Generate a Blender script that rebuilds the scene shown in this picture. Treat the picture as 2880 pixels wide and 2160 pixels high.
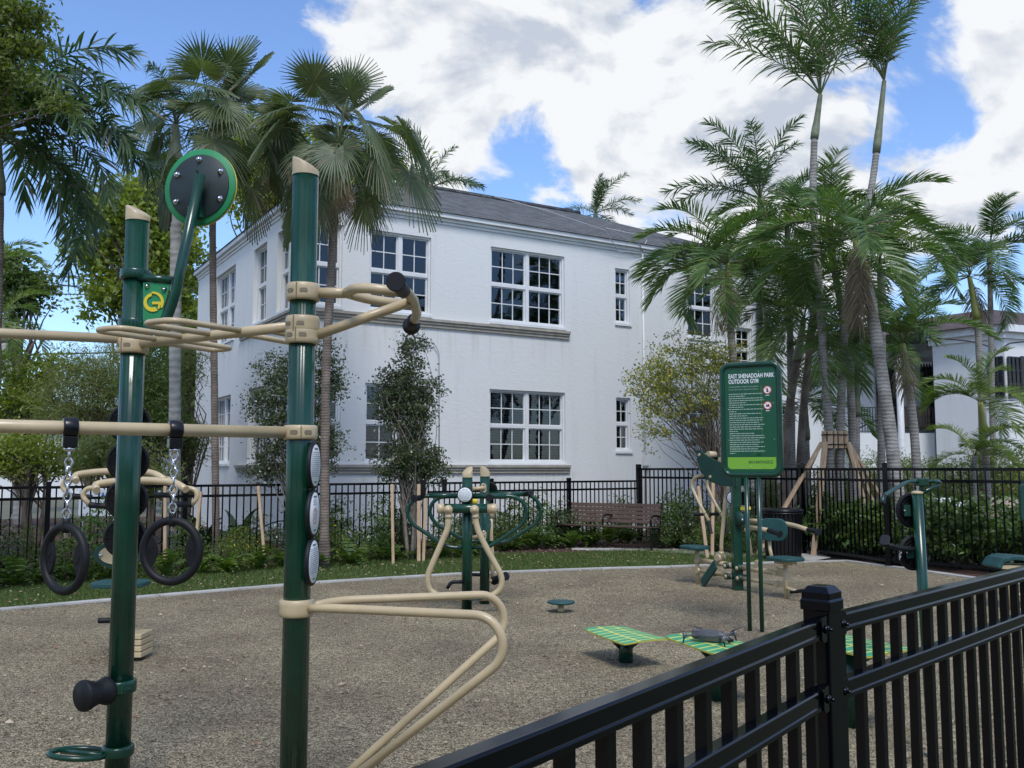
import bpy, math, random
import numpy as np
from mathutils import Vector, Matrix

# ------------------------------------------------------------------ scene, camera, sky, sun
scene = bpy.context.scene
for o in list(bpy.data.objects):
    bpy.data.objects.remove(o, do_unlink=True)
random.seed(7)
rng = np.random.default_rng(11)
COL = scene.collection
EYE = 1.55                                  # eye height in metres
PITCH = math.atan(182.5 / 2000.0)           # the camera looks a little upwards
CP, SP = math.cos(PITCH), math.sin(PITCH)

cam_d = bpy.data.cameras.new('camera')
cam = bpy.data.objects.new('camera', cam_d)
COL.objects.link(cam)
cam.location = (0, 0, EYE)
cam.rotation_euler = (math.pi / 2 + PITCH, 0, 0)
cam_d.sensor_width = 36
cam_d.lens = 36 * 2000 / 2212
cam_d.clip_start = 0.05
cam_d.clip_end = 3000
scene.camera = cam

SUN_EL, SUN_AZ = math.radians(55), math.radians(172)     # azimuth clockwise from +Y
SUN_STRENGTH, SUN_ANGLE = 1.25, math.radians(18)
SKY_STRENGTH = 0.15
EXPOSURE = 0.95

sun_d = bpy.data.lights.new('sun', 'SUN')
sun_d.energy = SUN_STRENGTH
sun_d.angle = SUN_ANGLE
sun_d.color = (1.0, 0.975, 0.94)
sun = bpy.data.objects.new('sun', sun_d)
COL.objects.link(sun)
sdir = Vector((math.sin(SUN_AZ) * math.cos(SUN_EL), math.cos(SUN_AZ) * math.cos(SUN_EL), math.sin(SUN_EL)))
sun.rotation_euler = (-sdir).to_track_quat('-Z', 'Y').to_euler()
sun.location = (0, 0, 40)

scene.view_settings.view_transform = 'Standard'
scene.view_settings.look = 'None'
scene.view_settings.exposure = EXPOSURE
scene.view_settings.gamma = 1
scene.view_settings.use_curve_mapping = False


def ray(u, v):
    cx = (u - 1106) / 2000.0
    cy = (829.5 - v) / 2000.0
    return Vector((cx, CP - cy * SP, SP + cy * CP))


def W(u, v, Y):
    r = ray(u, v)
    return Vector((r.x * Y / r.y, Y, EYE + r.z * Y / r.y))


def onZ(u, v, Z=0.0):
    r = ray(u, v)
    t = (Z - EYE) / r.z
    return Vector((r.x * t, r.y * t, Z))


world = bpy.data.worlds.new('World')
scene.world = world
world.use_nodes = True
nt = world.node_tree
nt.nodes.clear()


def N(tree, typ, **kw):
    n = tree.nodes.new(typ)
    for k, val in kw.items():
        setattr(n, k, val)
    return n


def build_world():
    L = nt.links.new
    out = N(nt, 'ShaderNodeOutputWorld')
    bg = N(nt, 'ShaderNodeBackground')
    bg.inputs['Strength'].default_value = SKY_STRENGTH
    L(bg.outputs[0], out.inputs[0])
    sky = N(nt, 'ShaderNodeTexSky', sky_type='NISHITA')
    sky.sun_disc = False
    sky.sun_elevation = SUN_EL
    sky.sun_rotation = SUN_AZ
    sky.air_density = 1.0
    sky.dust_density = 0.6
    sky.ozone_density = 2.2
    tc = N(nt, 'ShaderNodeTexCoord')
    stretch = N(nt, 'ShaderNodeVectorMath', operation='MULTIPLY')
    stretch.inputs[1].default_value = (1.0, 1.0, 1.55)
    L(tc.outputs['Generated'], stretch.inputs[0])

    def noise(src, off, scale, detail, rough, dist=0.0):
        a = N(nt, 'ShaderNodeVectorMath', operation='ADD')
        a.inputs[1].default_value = off
        L(src, a.inputs[0])
        n = N(nt, 'ShaderNodeTexNoise')
        n.inputs['Scale'].default_value = scale
        n.inputs['Detail'].default_value = detail
        n.inputs['Roughness'].default_value = rough
        n.inputs['Distortion'].default_value = dist
        L(a.outputs[0], n.inputs['Vector'])
        return n.outputs['Fac']

    def math_(op, a, b, clamp=False):
        m = N(nt, 'ShaderNodeMath', operation=op)
        m.use_clamp = clamp
        for i, x in enumerate((a, b)):
            if isinstance(x, (int, float)):
                m.inputs[i].default_value = x
            else:
                L(x, m.inputs[i])
        return m.outputs[0]

    base = (3.1, 1.7, 0.4)
    n1 = noise(stretch.outputs[0], base, 5.2, 12, 0.60, 0.35)
    up = Vector(base) + Vector((-0.012, 0.0, 0.035))
    n2 = noise(stretch.outputs[0], tuple(up), 5.2, 6, 0.55, 0.35)
    n0 = noise(stretch.outputs[0], base, 5.2, 6, 0.55, 0.35)
    n3 = noise(stretch.outputs[0], (7.3, 2.2, 5.1), 3.6, 6, 0.6, 0.3)
    # cloud banks seen in the photograph: (u, v, radius in degrees, weight)
    banks = [(1080, 200, 7, .14), (1480, 300, 8, .12), (1300, 90, 8, .12), (1620, 110, 7, .12), (960, 220, 5, .10),
             (2180, 320, 7, .22), (2170, 20, 4, .16), (740, 26, 4.0, .26), (1010, 20, 5, .12), (1780, 420, 7, .2), (2000, 450, 5, .14), (1380, 200, 7, .10), (890, 280, 5, .16), (1280, 260, 5, .10),
             (60, 640, 7, .02),
             (300, 200, 13, -.20), (560, 60, 5, -.12), (1960, 170, 4.5, -.22), (2180, 600, 5, -.2), (1120, 405, 4.0, -.28),
             (890, 110, 2.6, -.14), (1440, 10, 2.6, -.16), (1160, 290, 2.4, -.14), (1990, 330, 3, -.18), (120, 480, 8, -.14), (1650, 40, 2.2, -.08), (1700, 250, 2.6, -.08)]
    m = math_('ADD', math_('MULTIPLY', n1, 1.55), -0.272)
    for (u, v, rad, wt) in banks:
        d = ray(u, v).normalized()
        dp = N(nt, 'ShaderNodeVectorMath', operation='DOT_PRODUCT')
        dp.inputs[1].default_value = d
        L(tc.outputs['Generated'], dp.inputs[0])
        mr = N(nt, 'ShaderNodeMapRange', interpolation_type='SMOOTHSTEP')
        mr.inputs['From Min'].default_value = math.cos(math.radians(rad * 1.5))
        mr.inputs['From Max'].default_value = 1.0
        mr.inputs['To Min'].default_value = 0.0
        mr.inputs['To Max'].default_value = wt
        L(dp.outputs['Value'], mr.inputs['Value'])
        m = math_('ADD', m, mr.outputs[0])
    dens = N(nt, 'ShaderNodeMapRange', interpolation_type='SMOOTHSTEP')
    dens.inputs['From Min'].default_value = 0.49
    dens.inputs['From Max'].default_value = 0.66
    L(m, dens.inputs['Value'])
    rel = math_('SUBTRACT', n0, n2)
    sh = math_('MULTIPLY', rel, 6.0)
    sh = math_('ADD', sh, 0.60)
    grey = N(nt, 'ShaderNodeMapRange', interpolation_type='SMOOTHSTEP')
    grey.inputs['From Min'].default_value = 0.50
    grey.inputs['From Max'].default_value = 0.66
    grey.inputs['To Min'].default_value = 0.12
    grey.inputs['To Max'].default_value = -0.36
    L(n3, grey.inputs['Value'])
    sh = math_('ADD', sh, grey.outputs[0], True)
    ramp = N(nt, 'ShaderNodeValToRGB')
    ramp.color_ramp.elements[0].position = 0.05
    ramp.color_ramp.elements[0].color = (1.95, 2.15, 2.5, 1)
    ramp.color_ramp.elements[1].position = 0.78
    ramp.color_ramp.elements[1].color = (3.2, 3.27, 3.36, 1)
    L(sh, ramp.inputs[0])
    mix = N(nt, 'ShaderNodeMix', data_type='RGBA')
    L(dens.outputs[0], mix.inputs['Factor'])
    skyb = N(nt, 'ShaderNodeVectorMath', operation='MULTIPLY')
    skyb.inputs[1].default_value = (0.60, 0.68, 0.81)
    L(sky.outputs[0], skyb.inputs[0])
    L(skyb.outputs[0], mix.inputs['A'])
    L(ramp.outputs[0], mix.inputs['B'])
    L(mix.outputs['Result'], bg.inputs['Color'])


build_world()

# ------------------------------------------------------------------ materials
MATS = {}


def mat(name, color, rough=0.5, metal=0.0, var=0.0, vscale=8.0, color2=None, bump=0.0, bscale=40.0, coat=0.0,
        spec=0.5, detail=5.0, stretch=None, coord='Object'):
    if name in MATS:
        return MATS[name]
    m = bpy.data.materials.new(name)
    m.use_nodes = True
    t = m.node_tree
    p = t.nodes['Principled BSDF']
    p.inputs['Base Color'].default_value = (*color, 1)
    p.inputs['Roughness'].default_value = rough
    p.inputs['Metallic'].default_value = metal
    p.inputs['Specular IOR Level'].default_value = spec
    p.inputs['Coat Weight'].default_value = coat
    p.inputs['Coat Roughness'].default_value = 0.08
    if var or color2 or bump:
        tc = t.nodes.new('ShaderNodeTexCoord')
        mp = t.nodes.new('ShaderNodeMapping')
        t.links.new(tc.outputs[coord], mp.inputs[0])
        if stretch:
            mp.inputs['Scale'].default_value = stretch
    if var or color2:
        n = t.nodes.new('ShaderNodeTexNoise')
        n.inputs['Scale'].default_value = vscale
        n.inputs['Detail'].default_value = detail
        n.inputs['Roughness'].default_value = 0.6
        t.links.new(mp.outputs[0], n.inputs['Vector'])
        r = t.nodes.new('ShaderNodeValToRGB')
        c2 = color2 or tuple(c * (1 - var) for c in color)
        r.color_ramp.elements[0].position = 0.32
        r.color_ramp.elements[0].color = (*c2, 1)
        r.color_ramp.elements[1].position = 0.68
        r.color_ramp.elements[1].color = (*color, 1)
        t.links.new(n.outputs['Fac'], r.inputs[0])
        t.links.new(r.outputs[0], p.inputs['Base Color'])
        mr = t.nodes.new('ShaderNodeMapRange')
        mr.inputs['To Min'].default_value = min(1, rough + 0.1)
        mr.inputs['To Max'].default_value = max(0.02, rough - 0.05)
        t.links.new(n.outputs['Fac'], mr.inputs['Value'])
        t.links.new(mr.outputs[0], p.inputs['Roughness'])
    if bump:
        n2 = t.nodes.new('ShaderNodeTexNoise')
        n2.inputs['Scale'].default_value = bscale
        n2.inputs['Detail'].default_value = 5
        t.links.new(mp.outputs[0], n2.inputs['Vector'])
        b = t.nodes.new('ShaderNodeBump')
        b.inputs['Strength'].default_value = bump
        b.inputs['Distance'].default_value = 0.02
        t.links.new(n2.outputs['Fac'], b.inputs['Height'])
        t.links.new(b.outputs[0], p.inputs['Normal'])
    MATS[name] = m
    return m


def leafmat(name, c1, c2, trans=0.35, rough=0.45):
    m = bpy.data.materials.new(name)
    m.use_nodes = True
    t = m.node_tree
    p = t.nodes['Principled BSDF']
    a = t.nodes.new('ShaderNodeAttribute')
    a.attribute_name = 'rnd'
    oi = t.nodes.new('ShaderNodeObjectInfo')
    ad = t.nodes.new('ShaderNodeMath')
    ad.operation = 'MULTIPLY_ADD'
    ad.inputs[1].default_value = 0.35
    t.links.new(oi.outputs['Random'], ad.inputs[0])
    sc = t.nodes.new('ShaderNodeMath')
    sc.operation = 'MULTIPLY'
    sc.inputs[1].default_value = 0.75
    t.links.new(a.outputs['Fac'], sc.inputs[0])
    t.links.new(sc.outputs[0], ad.inputs[2])
    r = t.nodes.new('ShaderNodeValToRGB')
    r.color_ramp.elements[0].position = 0.05
    r.color_ramp.elements[0].color = (*c1, 1)
    r.color_ramp.elements[1].position = 1.0
    r.color_ramp.elements[1].color = (*c2, 1)
    t.links.new(ad.outputs[0], r.inputs[0])
    t.links.new(r.outputs[0], p.inputs['Base Color'])
    p.inputs['Roughness'].default_value = rough
    tr = t.nodes.new('ShaderNodeBsdfTranslucent')
    br = t.nodes.new('ShaderNodeMix')
    br.data_type = 'RGBA'
    br.blend_type = 'MULTIPLY'
    br.inputs['Factor'].default_value = 1
    br.inputs['B'].default_value = (1.5, 1.7, 0.7, 1)
    t.links.new(r.outputs[0], br.inputs['A'])
    t.links.new(br.outputs['Result'], tr.inputs['Color'])
    mx = t.nodes.new('ShaderNodeMixShader')
    mx.inputs[0].default_value = trans
    t.links.new(p.outputs[0], mx.inputs[1])
    t.links.new(tr.outputs[0], mx.inputs[2])
    t.links.new(mx.outputs[0], t.nodes['Material Output'].inputs['Surface'])
    MATS[name] = m
    return m


GREEN = mat('green_paint', (0.005, 0.054, 0.031), 0.22, coat=0.2, var=0.42, vscale=5, spec=.45, detail=10)
GREEN2 = mat('green_plate', (0.006, 0.05, 0.034), 0.5, var=0.2, vscale=6)
TEAL = mat('teal_plastic', (0.012, 0.075, 0.075), 0.5, var=0.3, vscale=9)
BEIGE = mat('beige_paint', (0.56, 0.445, 0.265), 0.36, coat=0.2, var=0.22, vscale=6, detail=10)
BLACK = mat('black_powder_coat', (0.006, 0.0065, 0.008), 0.3, spec=.4)
FENCEBLACK = mat('black_fence_paint', (0.0018, 0.0024, 0.004), 0.13, spec=.3)
RUBBER = mat('black_rubber', (0.008, 0.009, 0.011), 0.55, var=0.3, vscale=30, spec=.35)
CHROME = mat('chrome', (0.7, 0.7, 0.72), 0.16, 1.0)
VIVID = mat('vivid_green_plate', (0.018, 0.26, 0.09), 0.45, var=0.15, vscale=8)
YELLOW = mat('yellow_plate', (0.72, 0.55, 0.03), 0.5)
DARKGREY = mat('dark_grey_plate', (0.018, 0.032, 0.032), 0.5, var=0.2)
WHITEP = mat('white_print', (0.8, 0.82, 0.82), 0.4)
INK = mat('grey_ink', (0.2, 0.24, 0.26), 0.6)
REDINK = mat('red_ink', (0.6, 0.05, 0.04), 0.6)
SIGNG = mat('sign_green', (0.008, 0.082, 0.038), 0.35)
SIGNG2 = mat('sign_green_motif', (0.018, 0.115, 0.04), 0.35)
LIME = mat('sign_lime', (0.19, 0.42, 0.04), 0.35)
LIMED = mat('sign_lime_text', (0.06, 0.16, 0.03), 0.4)
WINW = mat('window_white', (0.76, 0.77, 0.77), 0.4, var=0.12, vscale=3)
TRIM = mat('grey_trim', (0.42, 0.385, 0.325), 0.8, var=0.3, vscale=6, bump=0.2, bscale=30)
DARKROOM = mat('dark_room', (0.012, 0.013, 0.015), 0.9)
BLIND = mat('blind_slat', (0.2, 0.21, 0.2), 0.6)
WOOD = mat('bench_wood', (0.135, 0.085, 0.062), 0.6, color2=(0.065, 0.04, 0.031), vscale=6, stretch=(1.5, 14, 14), bump=0.15, bscale=30)
TIMBER = mat('raw_timber', (0.64, 0.47, 0.30), 0.75, color2=(0.46, 0.30, 0.18), vscale=3, stretch=(6, 6, 1.2), bump=0.15)
CONC = mat('concrete', (0.50, 0.49, 0.46), 0.85, color2=(0.33, 0.32, 0.30), vscale=2.5, bump=0.25, bscale=60)
MULCH = mat('mulch', (0.10, 0.045, 0.028), 0.95, color2=(0.03, 0.016, 0.011), vscale=28, bump=1.0, bscale=45)
SOIL = mat('lawn_soil', (0.055, 0.075, 0.025), 0.95, color2=(0.05, 0.04, 0.022), vscale=5, bump=0.6)
SHEETG = mat('far_ground', (0.10, 0.11, 0.06), 0.95, color2=(0.16, 0.15, 0.12), vscale=0.15)
BARK = mat('bark', (0.17, 0.135, 0.10), 0.9, color2=(0.08, 0.06, 0.045), vscale=9, bump=0.6, bscale=22)
BARKL = mat('pale_bark', (0.30, 0.26, 0.21), 0.9, color2=(0.16, 0.13, 0.10), vscale=9, bump=0.5, bscale=22)
SHAFT = mat('crownshaft', (0.20, 0.24, 0.05), 0.45, color2=(0.30, 0.28, 0.07), vscale=5)
SHAFTG = mat('crownshaft_green', (0.22, 0.235, 0.14), 0.5, color2=(0.13, 0.14, 0.085), vscale=5)
WIRE = mat('wire', (0.03, 0.03, 0.035), 0.6)
WIREL = mat('pale_wire', (0.45, 0.46, 0.48), 0.6)
DRONE = mat('drone_grey', (0.085, 0.09, 0.10), 0.38, var=0.2)
LEAF_PETIOLE = mat('petiole', (0.12, 0.14, 0.05), 0.5)


def palm_bark(name, c1, c2, rings):
    m = bpy.data.materials.new(name)
    m.use_nodes = True
    t = m.node_tree
    p = t.nodes['Principled BSDF']
    p.inputs['Roughness'].default_value = 0.85
    tc = t.nodes.new('ShaderNodeTexCoord')
    w = t.nodes.new('ShaderNodeTexWave')
    w.bands_direction = 'Z'
    w.inputs['Scale'].default_value = rings
    w.inputs['Distortion'].default_value = 3.5
    w.inputs['Detail'].default_value = 4
    w.inputs['Detail Scale'].default_value = 2.5
    t.links.new(tc.outputs['Object'], w.inputs['Vector'])
    n = t.nodes.new('ShaderNodeTexNoise')
    n.inputs['Scale'].default_value = 4
    n.inputs['Detail'].default_value = 6
    t.links.new(tc.outputs['Object'], n.inputs['Vector'])
    mm = t.nodes.new('ShaderNodeMath')
    mm.operation = 'MULTIPLY_ADD'
    mm.inputs[1].default_value = 0.16
    t.links.new(w.outputs['Fac'], mm.inputs[0])
    t.links.new(n.outputs['Fac'], mm.inputs[2])
    r = t.nodes.new('ShaderNodeValToRGB')
    r.color_ramp.elements[0].position = 0.38
    r.color_ramp.elements[0].color = (*c2, 1)
    r.color_ramp.elements[1].position = 0.74
    r.color_ramp.elements[1].color = (*c1, 1)
    t.links.new(mm.outputs[0], r.inputs[0])
    t.links.new(r.outputs[0], p.inputs['Base Color'])
    b = t.nodes.new('ShaderNodeBump')
    b.inputs['Strength'].default_value = 0.3
    b.inputs['Distance'].default_value = 0.02
    t.links.new(w.outputs['Fac'], b.inputs['Height'])
    t.links.new(b.outputs[0], p.inputs['Normal'])
    MATS[name] = m
    return m


PBARK = palm_bark('palm_bark_grey', (0.33, 0.31, 0.28), (0.15, 0.135, 0.115), 5)
PBARKB = palm_bark('palm_bark_brown', (0.24, 0.19, 0.15), (0.09, 0.07, 0.055), 7)
PBARKR = palm_bark('royal_bark', (0.42, 0.41, 0.38), (0.24, 0.23, 0.21), 2.2)


def stucco():
    m = bpy.data.materials.new('white_stucco')
    m.use_nodes = True
    t = m.node_tree
    p = t.nodes['Principled BSDF']
    p.inputs['Roughness'].default_value = 0.8
    p.inputs['Specular IOR Level'].default_value = 0.25
    tc = t.nodes.new('ShaderNodeTexCoord')
    mp = t.nodes.new('ShaderNodeMapping')
    mp.inputs['Scale'].default_value = (1.6, 1.6, 0.22)
    t.links.new(tc.outputs['Object'], mp.inputs[0])
    n = t.nodes.new('ShaderNodeTexNoise')
    n.inputs['Scale'].default_value = 1.6
    n.inputs['Detail'].default_value = 8
    n.inputs['Roughness'].default_value = 0.65
    t.links.new(mp.outputs[0], n.inputs['Vector'])
    r = t.nodes.new('ShaderNodeValToRGB')
    r.color_ramp.elements[0].position = 0.28
    r.color_ramp.elements[0].color = (0.66, 0.665, 0.645, 1)
    r.color_ramp.elements[1].position = 0.46
    r.color_ramp.elements[1].color = (0.72, 0.725, 0.71, 1)
    t.links.new(n.outputs['Fac'], r.inputs[0])
    sx_ = t.nodes.new('ShaderNodeSeparateXYZ')
    t.links.new(tc.outputs['Object'], sx_.inputs[0])
    acc = None
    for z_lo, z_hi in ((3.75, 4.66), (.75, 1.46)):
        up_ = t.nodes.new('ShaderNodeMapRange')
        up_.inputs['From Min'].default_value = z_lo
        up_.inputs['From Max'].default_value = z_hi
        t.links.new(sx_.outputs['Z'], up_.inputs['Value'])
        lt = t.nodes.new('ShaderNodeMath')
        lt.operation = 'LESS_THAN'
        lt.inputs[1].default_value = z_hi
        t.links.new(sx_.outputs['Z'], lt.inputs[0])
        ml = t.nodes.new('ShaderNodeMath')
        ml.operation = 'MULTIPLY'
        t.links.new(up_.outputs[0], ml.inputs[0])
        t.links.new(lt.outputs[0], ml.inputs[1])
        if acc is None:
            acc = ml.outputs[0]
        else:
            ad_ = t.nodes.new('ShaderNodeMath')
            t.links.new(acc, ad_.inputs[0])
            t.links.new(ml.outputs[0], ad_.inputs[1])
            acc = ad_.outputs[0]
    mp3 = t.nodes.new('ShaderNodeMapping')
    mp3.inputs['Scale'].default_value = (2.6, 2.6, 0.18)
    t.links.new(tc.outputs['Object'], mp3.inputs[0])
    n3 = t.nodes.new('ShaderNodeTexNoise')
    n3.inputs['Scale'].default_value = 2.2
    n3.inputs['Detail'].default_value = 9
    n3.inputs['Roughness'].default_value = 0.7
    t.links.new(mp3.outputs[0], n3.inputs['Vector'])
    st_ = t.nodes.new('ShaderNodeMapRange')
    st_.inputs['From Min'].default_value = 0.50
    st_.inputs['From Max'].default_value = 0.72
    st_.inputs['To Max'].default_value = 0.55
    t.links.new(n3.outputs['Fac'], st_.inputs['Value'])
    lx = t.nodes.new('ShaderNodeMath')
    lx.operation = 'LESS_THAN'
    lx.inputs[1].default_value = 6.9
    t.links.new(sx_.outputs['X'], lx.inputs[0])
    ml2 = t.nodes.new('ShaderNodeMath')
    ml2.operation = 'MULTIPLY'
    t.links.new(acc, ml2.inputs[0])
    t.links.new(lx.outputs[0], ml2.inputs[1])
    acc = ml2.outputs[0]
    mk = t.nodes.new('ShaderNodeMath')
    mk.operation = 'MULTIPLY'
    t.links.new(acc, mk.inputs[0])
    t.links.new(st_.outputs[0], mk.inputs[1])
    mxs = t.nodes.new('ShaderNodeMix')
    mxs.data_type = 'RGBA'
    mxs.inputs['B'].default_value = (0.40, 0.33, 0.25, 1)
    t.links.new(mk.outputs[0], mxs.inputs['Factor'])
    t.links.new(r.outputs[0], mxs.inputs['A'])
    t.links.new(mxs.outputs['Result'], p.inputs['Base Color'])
    mp2 = t.nodes.new('ShaderNodeMapping')
    mp2.inputs['Scale'].default_value = (1, 1, 2.2)
    t.links.new(tc.outputs['Object'], mp2.inputs[0])
    n2 = t.nodes.new('ShaderNodeTexNoise')
    n2.inputs['Scale'].default_value = 7
    n2.inputs['Detail'].default_value = 8
    n2.inputs['Roughness'].default_value = 0.6
    n2.inputs['Distortion'].default_value = 0.7
    t.links.new(mp2.outputs[0], n2.inputs['Vector'])
    b = t.nodes.new('ShaderNodeBump')
    b.inputs['Strength'].default_value = 0.3
    b.inputs['Distance'].default_value = 0.02
    t.links.new(n2.outputs['Fac'], b.inputs['Height'])
    t.links.new(b.outputs[0], p.inputs['Normal'])
    MATS['stucco'] = m
    return m


STUCCO = stucco()


def rubber_ground():
    m = bpy.data.materials.new('rubber_mulch_surface')
    m.use_nodes = True
    t = m.node_tree
    p = t.nodes['Principled BSDF']
    p.inputs['Roughness'].default_value = 0.85
    p.inputs['Specular IOR Level'].default_value = 0.2
    tc = t.nodes.new('ShaderNodeTexCoord')
    n = t.nodes.new('ShaderNodeTexNoise')
    n.inputs['Scale'].default_value = 44
    n.inputs['Detail'].default_value = 3
    n.inputs['Roughness'].default_value = 0.7
    n.inputs['Distortion'].default_value = 2.2
    t.links.new(tc.outputs['Object'], n.inputs['Vector'])
    r = t.nodes.new('ShaderNodeValToRGB')
    e = r.color_ramp.elements
    e[0].position = 0.41
    e[0].color = (0.024, 0.021, 0.014, 1)
    e[1].position = 0.60
    e[1].color = (0.55, 0.48, 0.34, 1)
    k = e.new(0.50)
    k.color = (0.185, 0.157, 0.102, 1)
    t.links.new(n.outputs['Fac'], r.inputs[0])
    n2 = t.nodes.new('ShaderNodeTexNoise')
    n2.inputs['Scale'].default_value = 0.7
    n2.inputs['Detail'].default_value = 8
    n2.inputs['Roughness'].default_value = 0.62
    t.links.new(tc.outputs['Object'], n2.inputs['Vector'])
    r2 = t.nodes.new('ShaderNodeValToRGB')
    r2.color_ramp.elements[0].position = 0.35
    r2.color_ramp.elements[0].color = (0.66, 0.62, 0.60, 1)
    r2.color_ramp.elements[1].position = 0.65
    r2.color_ramp.elements[1].color = (1.08, 1.05, 0.98, 1)
    t.links.new(n2.outputs['Fac'], r2.inputs[0])
    mx = t.nodes.new('ShaderNodeMix')
    mx.data_type = 'RGBA'
    mx.blend_type = 'MULTIPLY'
    mx.inputs['Factor'].default_value = 1
    t.links.new(r.outputs[0], mx.inputs['A'])
    t.links.new(r2.outputs[0], mx.inputs['B'])
    t.links.new(mx.outputs['Result'], p.inputs['Base Color'])
    b = t.nodes.new('ShaderNodeBump')
    b.inputs['Strength'].default_value = 0.5
    b.inputs['Distance'].default_value = 0.012
    t.links.new(n.outputs['Fac'], b.inputs['Height'])
    t.links.new(b.outputs[0], p.inputs['Normal'])
    return m


def shingles(name, c1, c2, scale):
    m = bpy.data.materials.new(name)
    m.use_nodes = True
    t = m.node_tree
    p = t.nodes['Principled BSDF']
    p.inputs['Roughness'].default_value = 0.9
    tc = t.nodes.new('ShaderNodeTexCoord')
    br = t.nodes.new('ShaderNodeTexBrick')
    br.inputs['Scale'].default_value = scale
    br.inputs['Color1'].default_value = (*c1, 1)
    br.inputs['Color2'].default_value = (*c2, 1)
    br.inputs['Mortar'].default_value = tuple(c * 0.45 for c in c2) + (1,)
    br.inputs['Mortar Size'].default_value = 0.03
    br.inputs['Brick Width'].default_value = 0.6
    br.inputs['Row Height'].default_value = 0.3
    t.links.new(tc.outputs['UV'], br.inputs['Vector'])
    t.links.new(tc.outputs['Object'], br.inputs['Vector'])
    n = t.nodes.new('ShaderNodeTexNoise')
    n.inputs['Scale'].default_value = 3
    n.inputs['Detail'].default_value = 8
    t.links.new(tc.outputs['Object'], n.inputs['Vector'])
    mx = t.nodes.new('ShaderNodeMix')
    mx.data_type = 'RGBA'
    mx.blend_type = 'OVERLAY'
    mx.inputs['Factor'].default_value = 0.7
    t.links.new(br.outputs['Color'], mx.inputs['A'])
    t.links.new(n.outputs['Fac'], mx.inputs['B'])
    t.links.new(mx.outputs['Result'], p.inputs['Base Color'])
    return m


ROOFG = shingles('grey_shingle', (0.135, 0.138, 0.14), (0.07, 0.072, 0.076), 3.0)
ROOFB = shingles('brown_shingle', (0.105, 0.07, 0.068), (0.065, 0.042, 0.042), 3.0)


def glass():
    m = bpy.data.materials.new('window_glass')
    m.use_nodes = True
    t = m.node_tree
    t.nodes.remove(t.nodes['Principled BSDF'])
    tr = t.nodes.new('ShaderNodeBsdfTransparent')
    tr.inputs[0].default_value = (0.6, 0.64, 0.66, 1)
    gl = t.nodes.new('ShaderNodeBsdfGlossy')
    gl.inputs['Roughness'].default_value = 0.02
    gl.inputs['Color'].default_value = (0.9, 0.95, 1, 1)
    fr = t.nodes.new('ShaderNodeFresnel')
    fr.inputs['IOR'].default_value = 1.5
    n = t.nodes.new('ShaderNodeTexNoise')
    n.inputs['Scale'].default_value = 2.5
    tc = t.nodes.new('ShaderNodeTexCoord')
    t.links.new(tc.outputs['Object'], n.inputs['Vector'])
    b = t.nodes.new('ShaderNodeBump')
    b.inputs['Strength'].default_value = 0.06
    b.inputs['Distance'].default_value = 0.05
    t.links.new(n.outputs['Fac'], b.inputs['Height'])
    t.links.new(b.outputs[0], gl.inputs['Normal'])
    mx = t.nodes.new('ShaderNodeMixShader')
    t.links.new(fr.outputs[0], mx.inputs[0])
    t.links.new(tr.outputs[0], mx.inputs[1])
    t.links.new(gl.outputs[0], mx.inputs[2])
    t.links.new(mx.outputs[0], t.nodes['Material Output'].inputs['Surface'])
    return m


GLASS = glass()


# ------------------------------------------------------------------ mesh helpers
def basis(ax):
    ax = Vector(ax).normalized()
    h = Vector((0, 0, 1)) if abs(ax.z) < 0.9 else Vector((1, 0, 0))
    a = ax.cross(h).normalized()
    b = ax.cross(a).normalized()
    return a, b, ax


def fillet(pts, r, n=7):
    pts = [Vector(p) for p in pts]
    out = [pts[0]]
    for i in range(1, len(pts) - 1):
        p0, p, p1 = pts[i - 1], pts[i], pts[i + 1]
        a, b = (p0 - p), (p1 - p)
        la, lb = a.length, b.length
        a.normalize()
        b.normalize()
        rr = r[i - 1] if isinstance(r, (list, tuple)) else r
        d = min(rr, la * 0.49, lb * 0.49)
        s, e = p + a * d, p + b * d
        for k in range(n + 1):
            t = k / n
            out.append(s * (1 - t) ** 2 + p * 2 * t * (1 - t) + e * t * t)
    out.append(pts[-1])
    return out


def arc_fillet(p0, p, p1, r, n=18):
    """round corner of true radius r between two straight runs"""
    p0, p, p1 = Vector(p0), Vector(p), Vector(p1)
    a, b = (p0 - p).normalized(), (p1 - p).normalized()
    phi = a.angle(b)
    t = r / math.tan(phi / 2)
    bis = (a + b).normalized()
    c = p + bis * (r / math.sin(phi / 2))
    s, e = p + a * t, p + b * t
    x = (s - c).normalized()
    nrm = (s - c).cross(e - c).normalized()
    y = nrm.cross(x)
    ang = (s - c).angle(e - c)
    if (p - c).dot(x * math.cos(ang / 2) + y * math.sin(ang / 2)) < 0:
        y, ang = -y, ang
    return [c + (x * math.cos(ang * k / n) + y * math.sin(ang * k / n)) * r for k in range(n + 1)]


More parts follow.
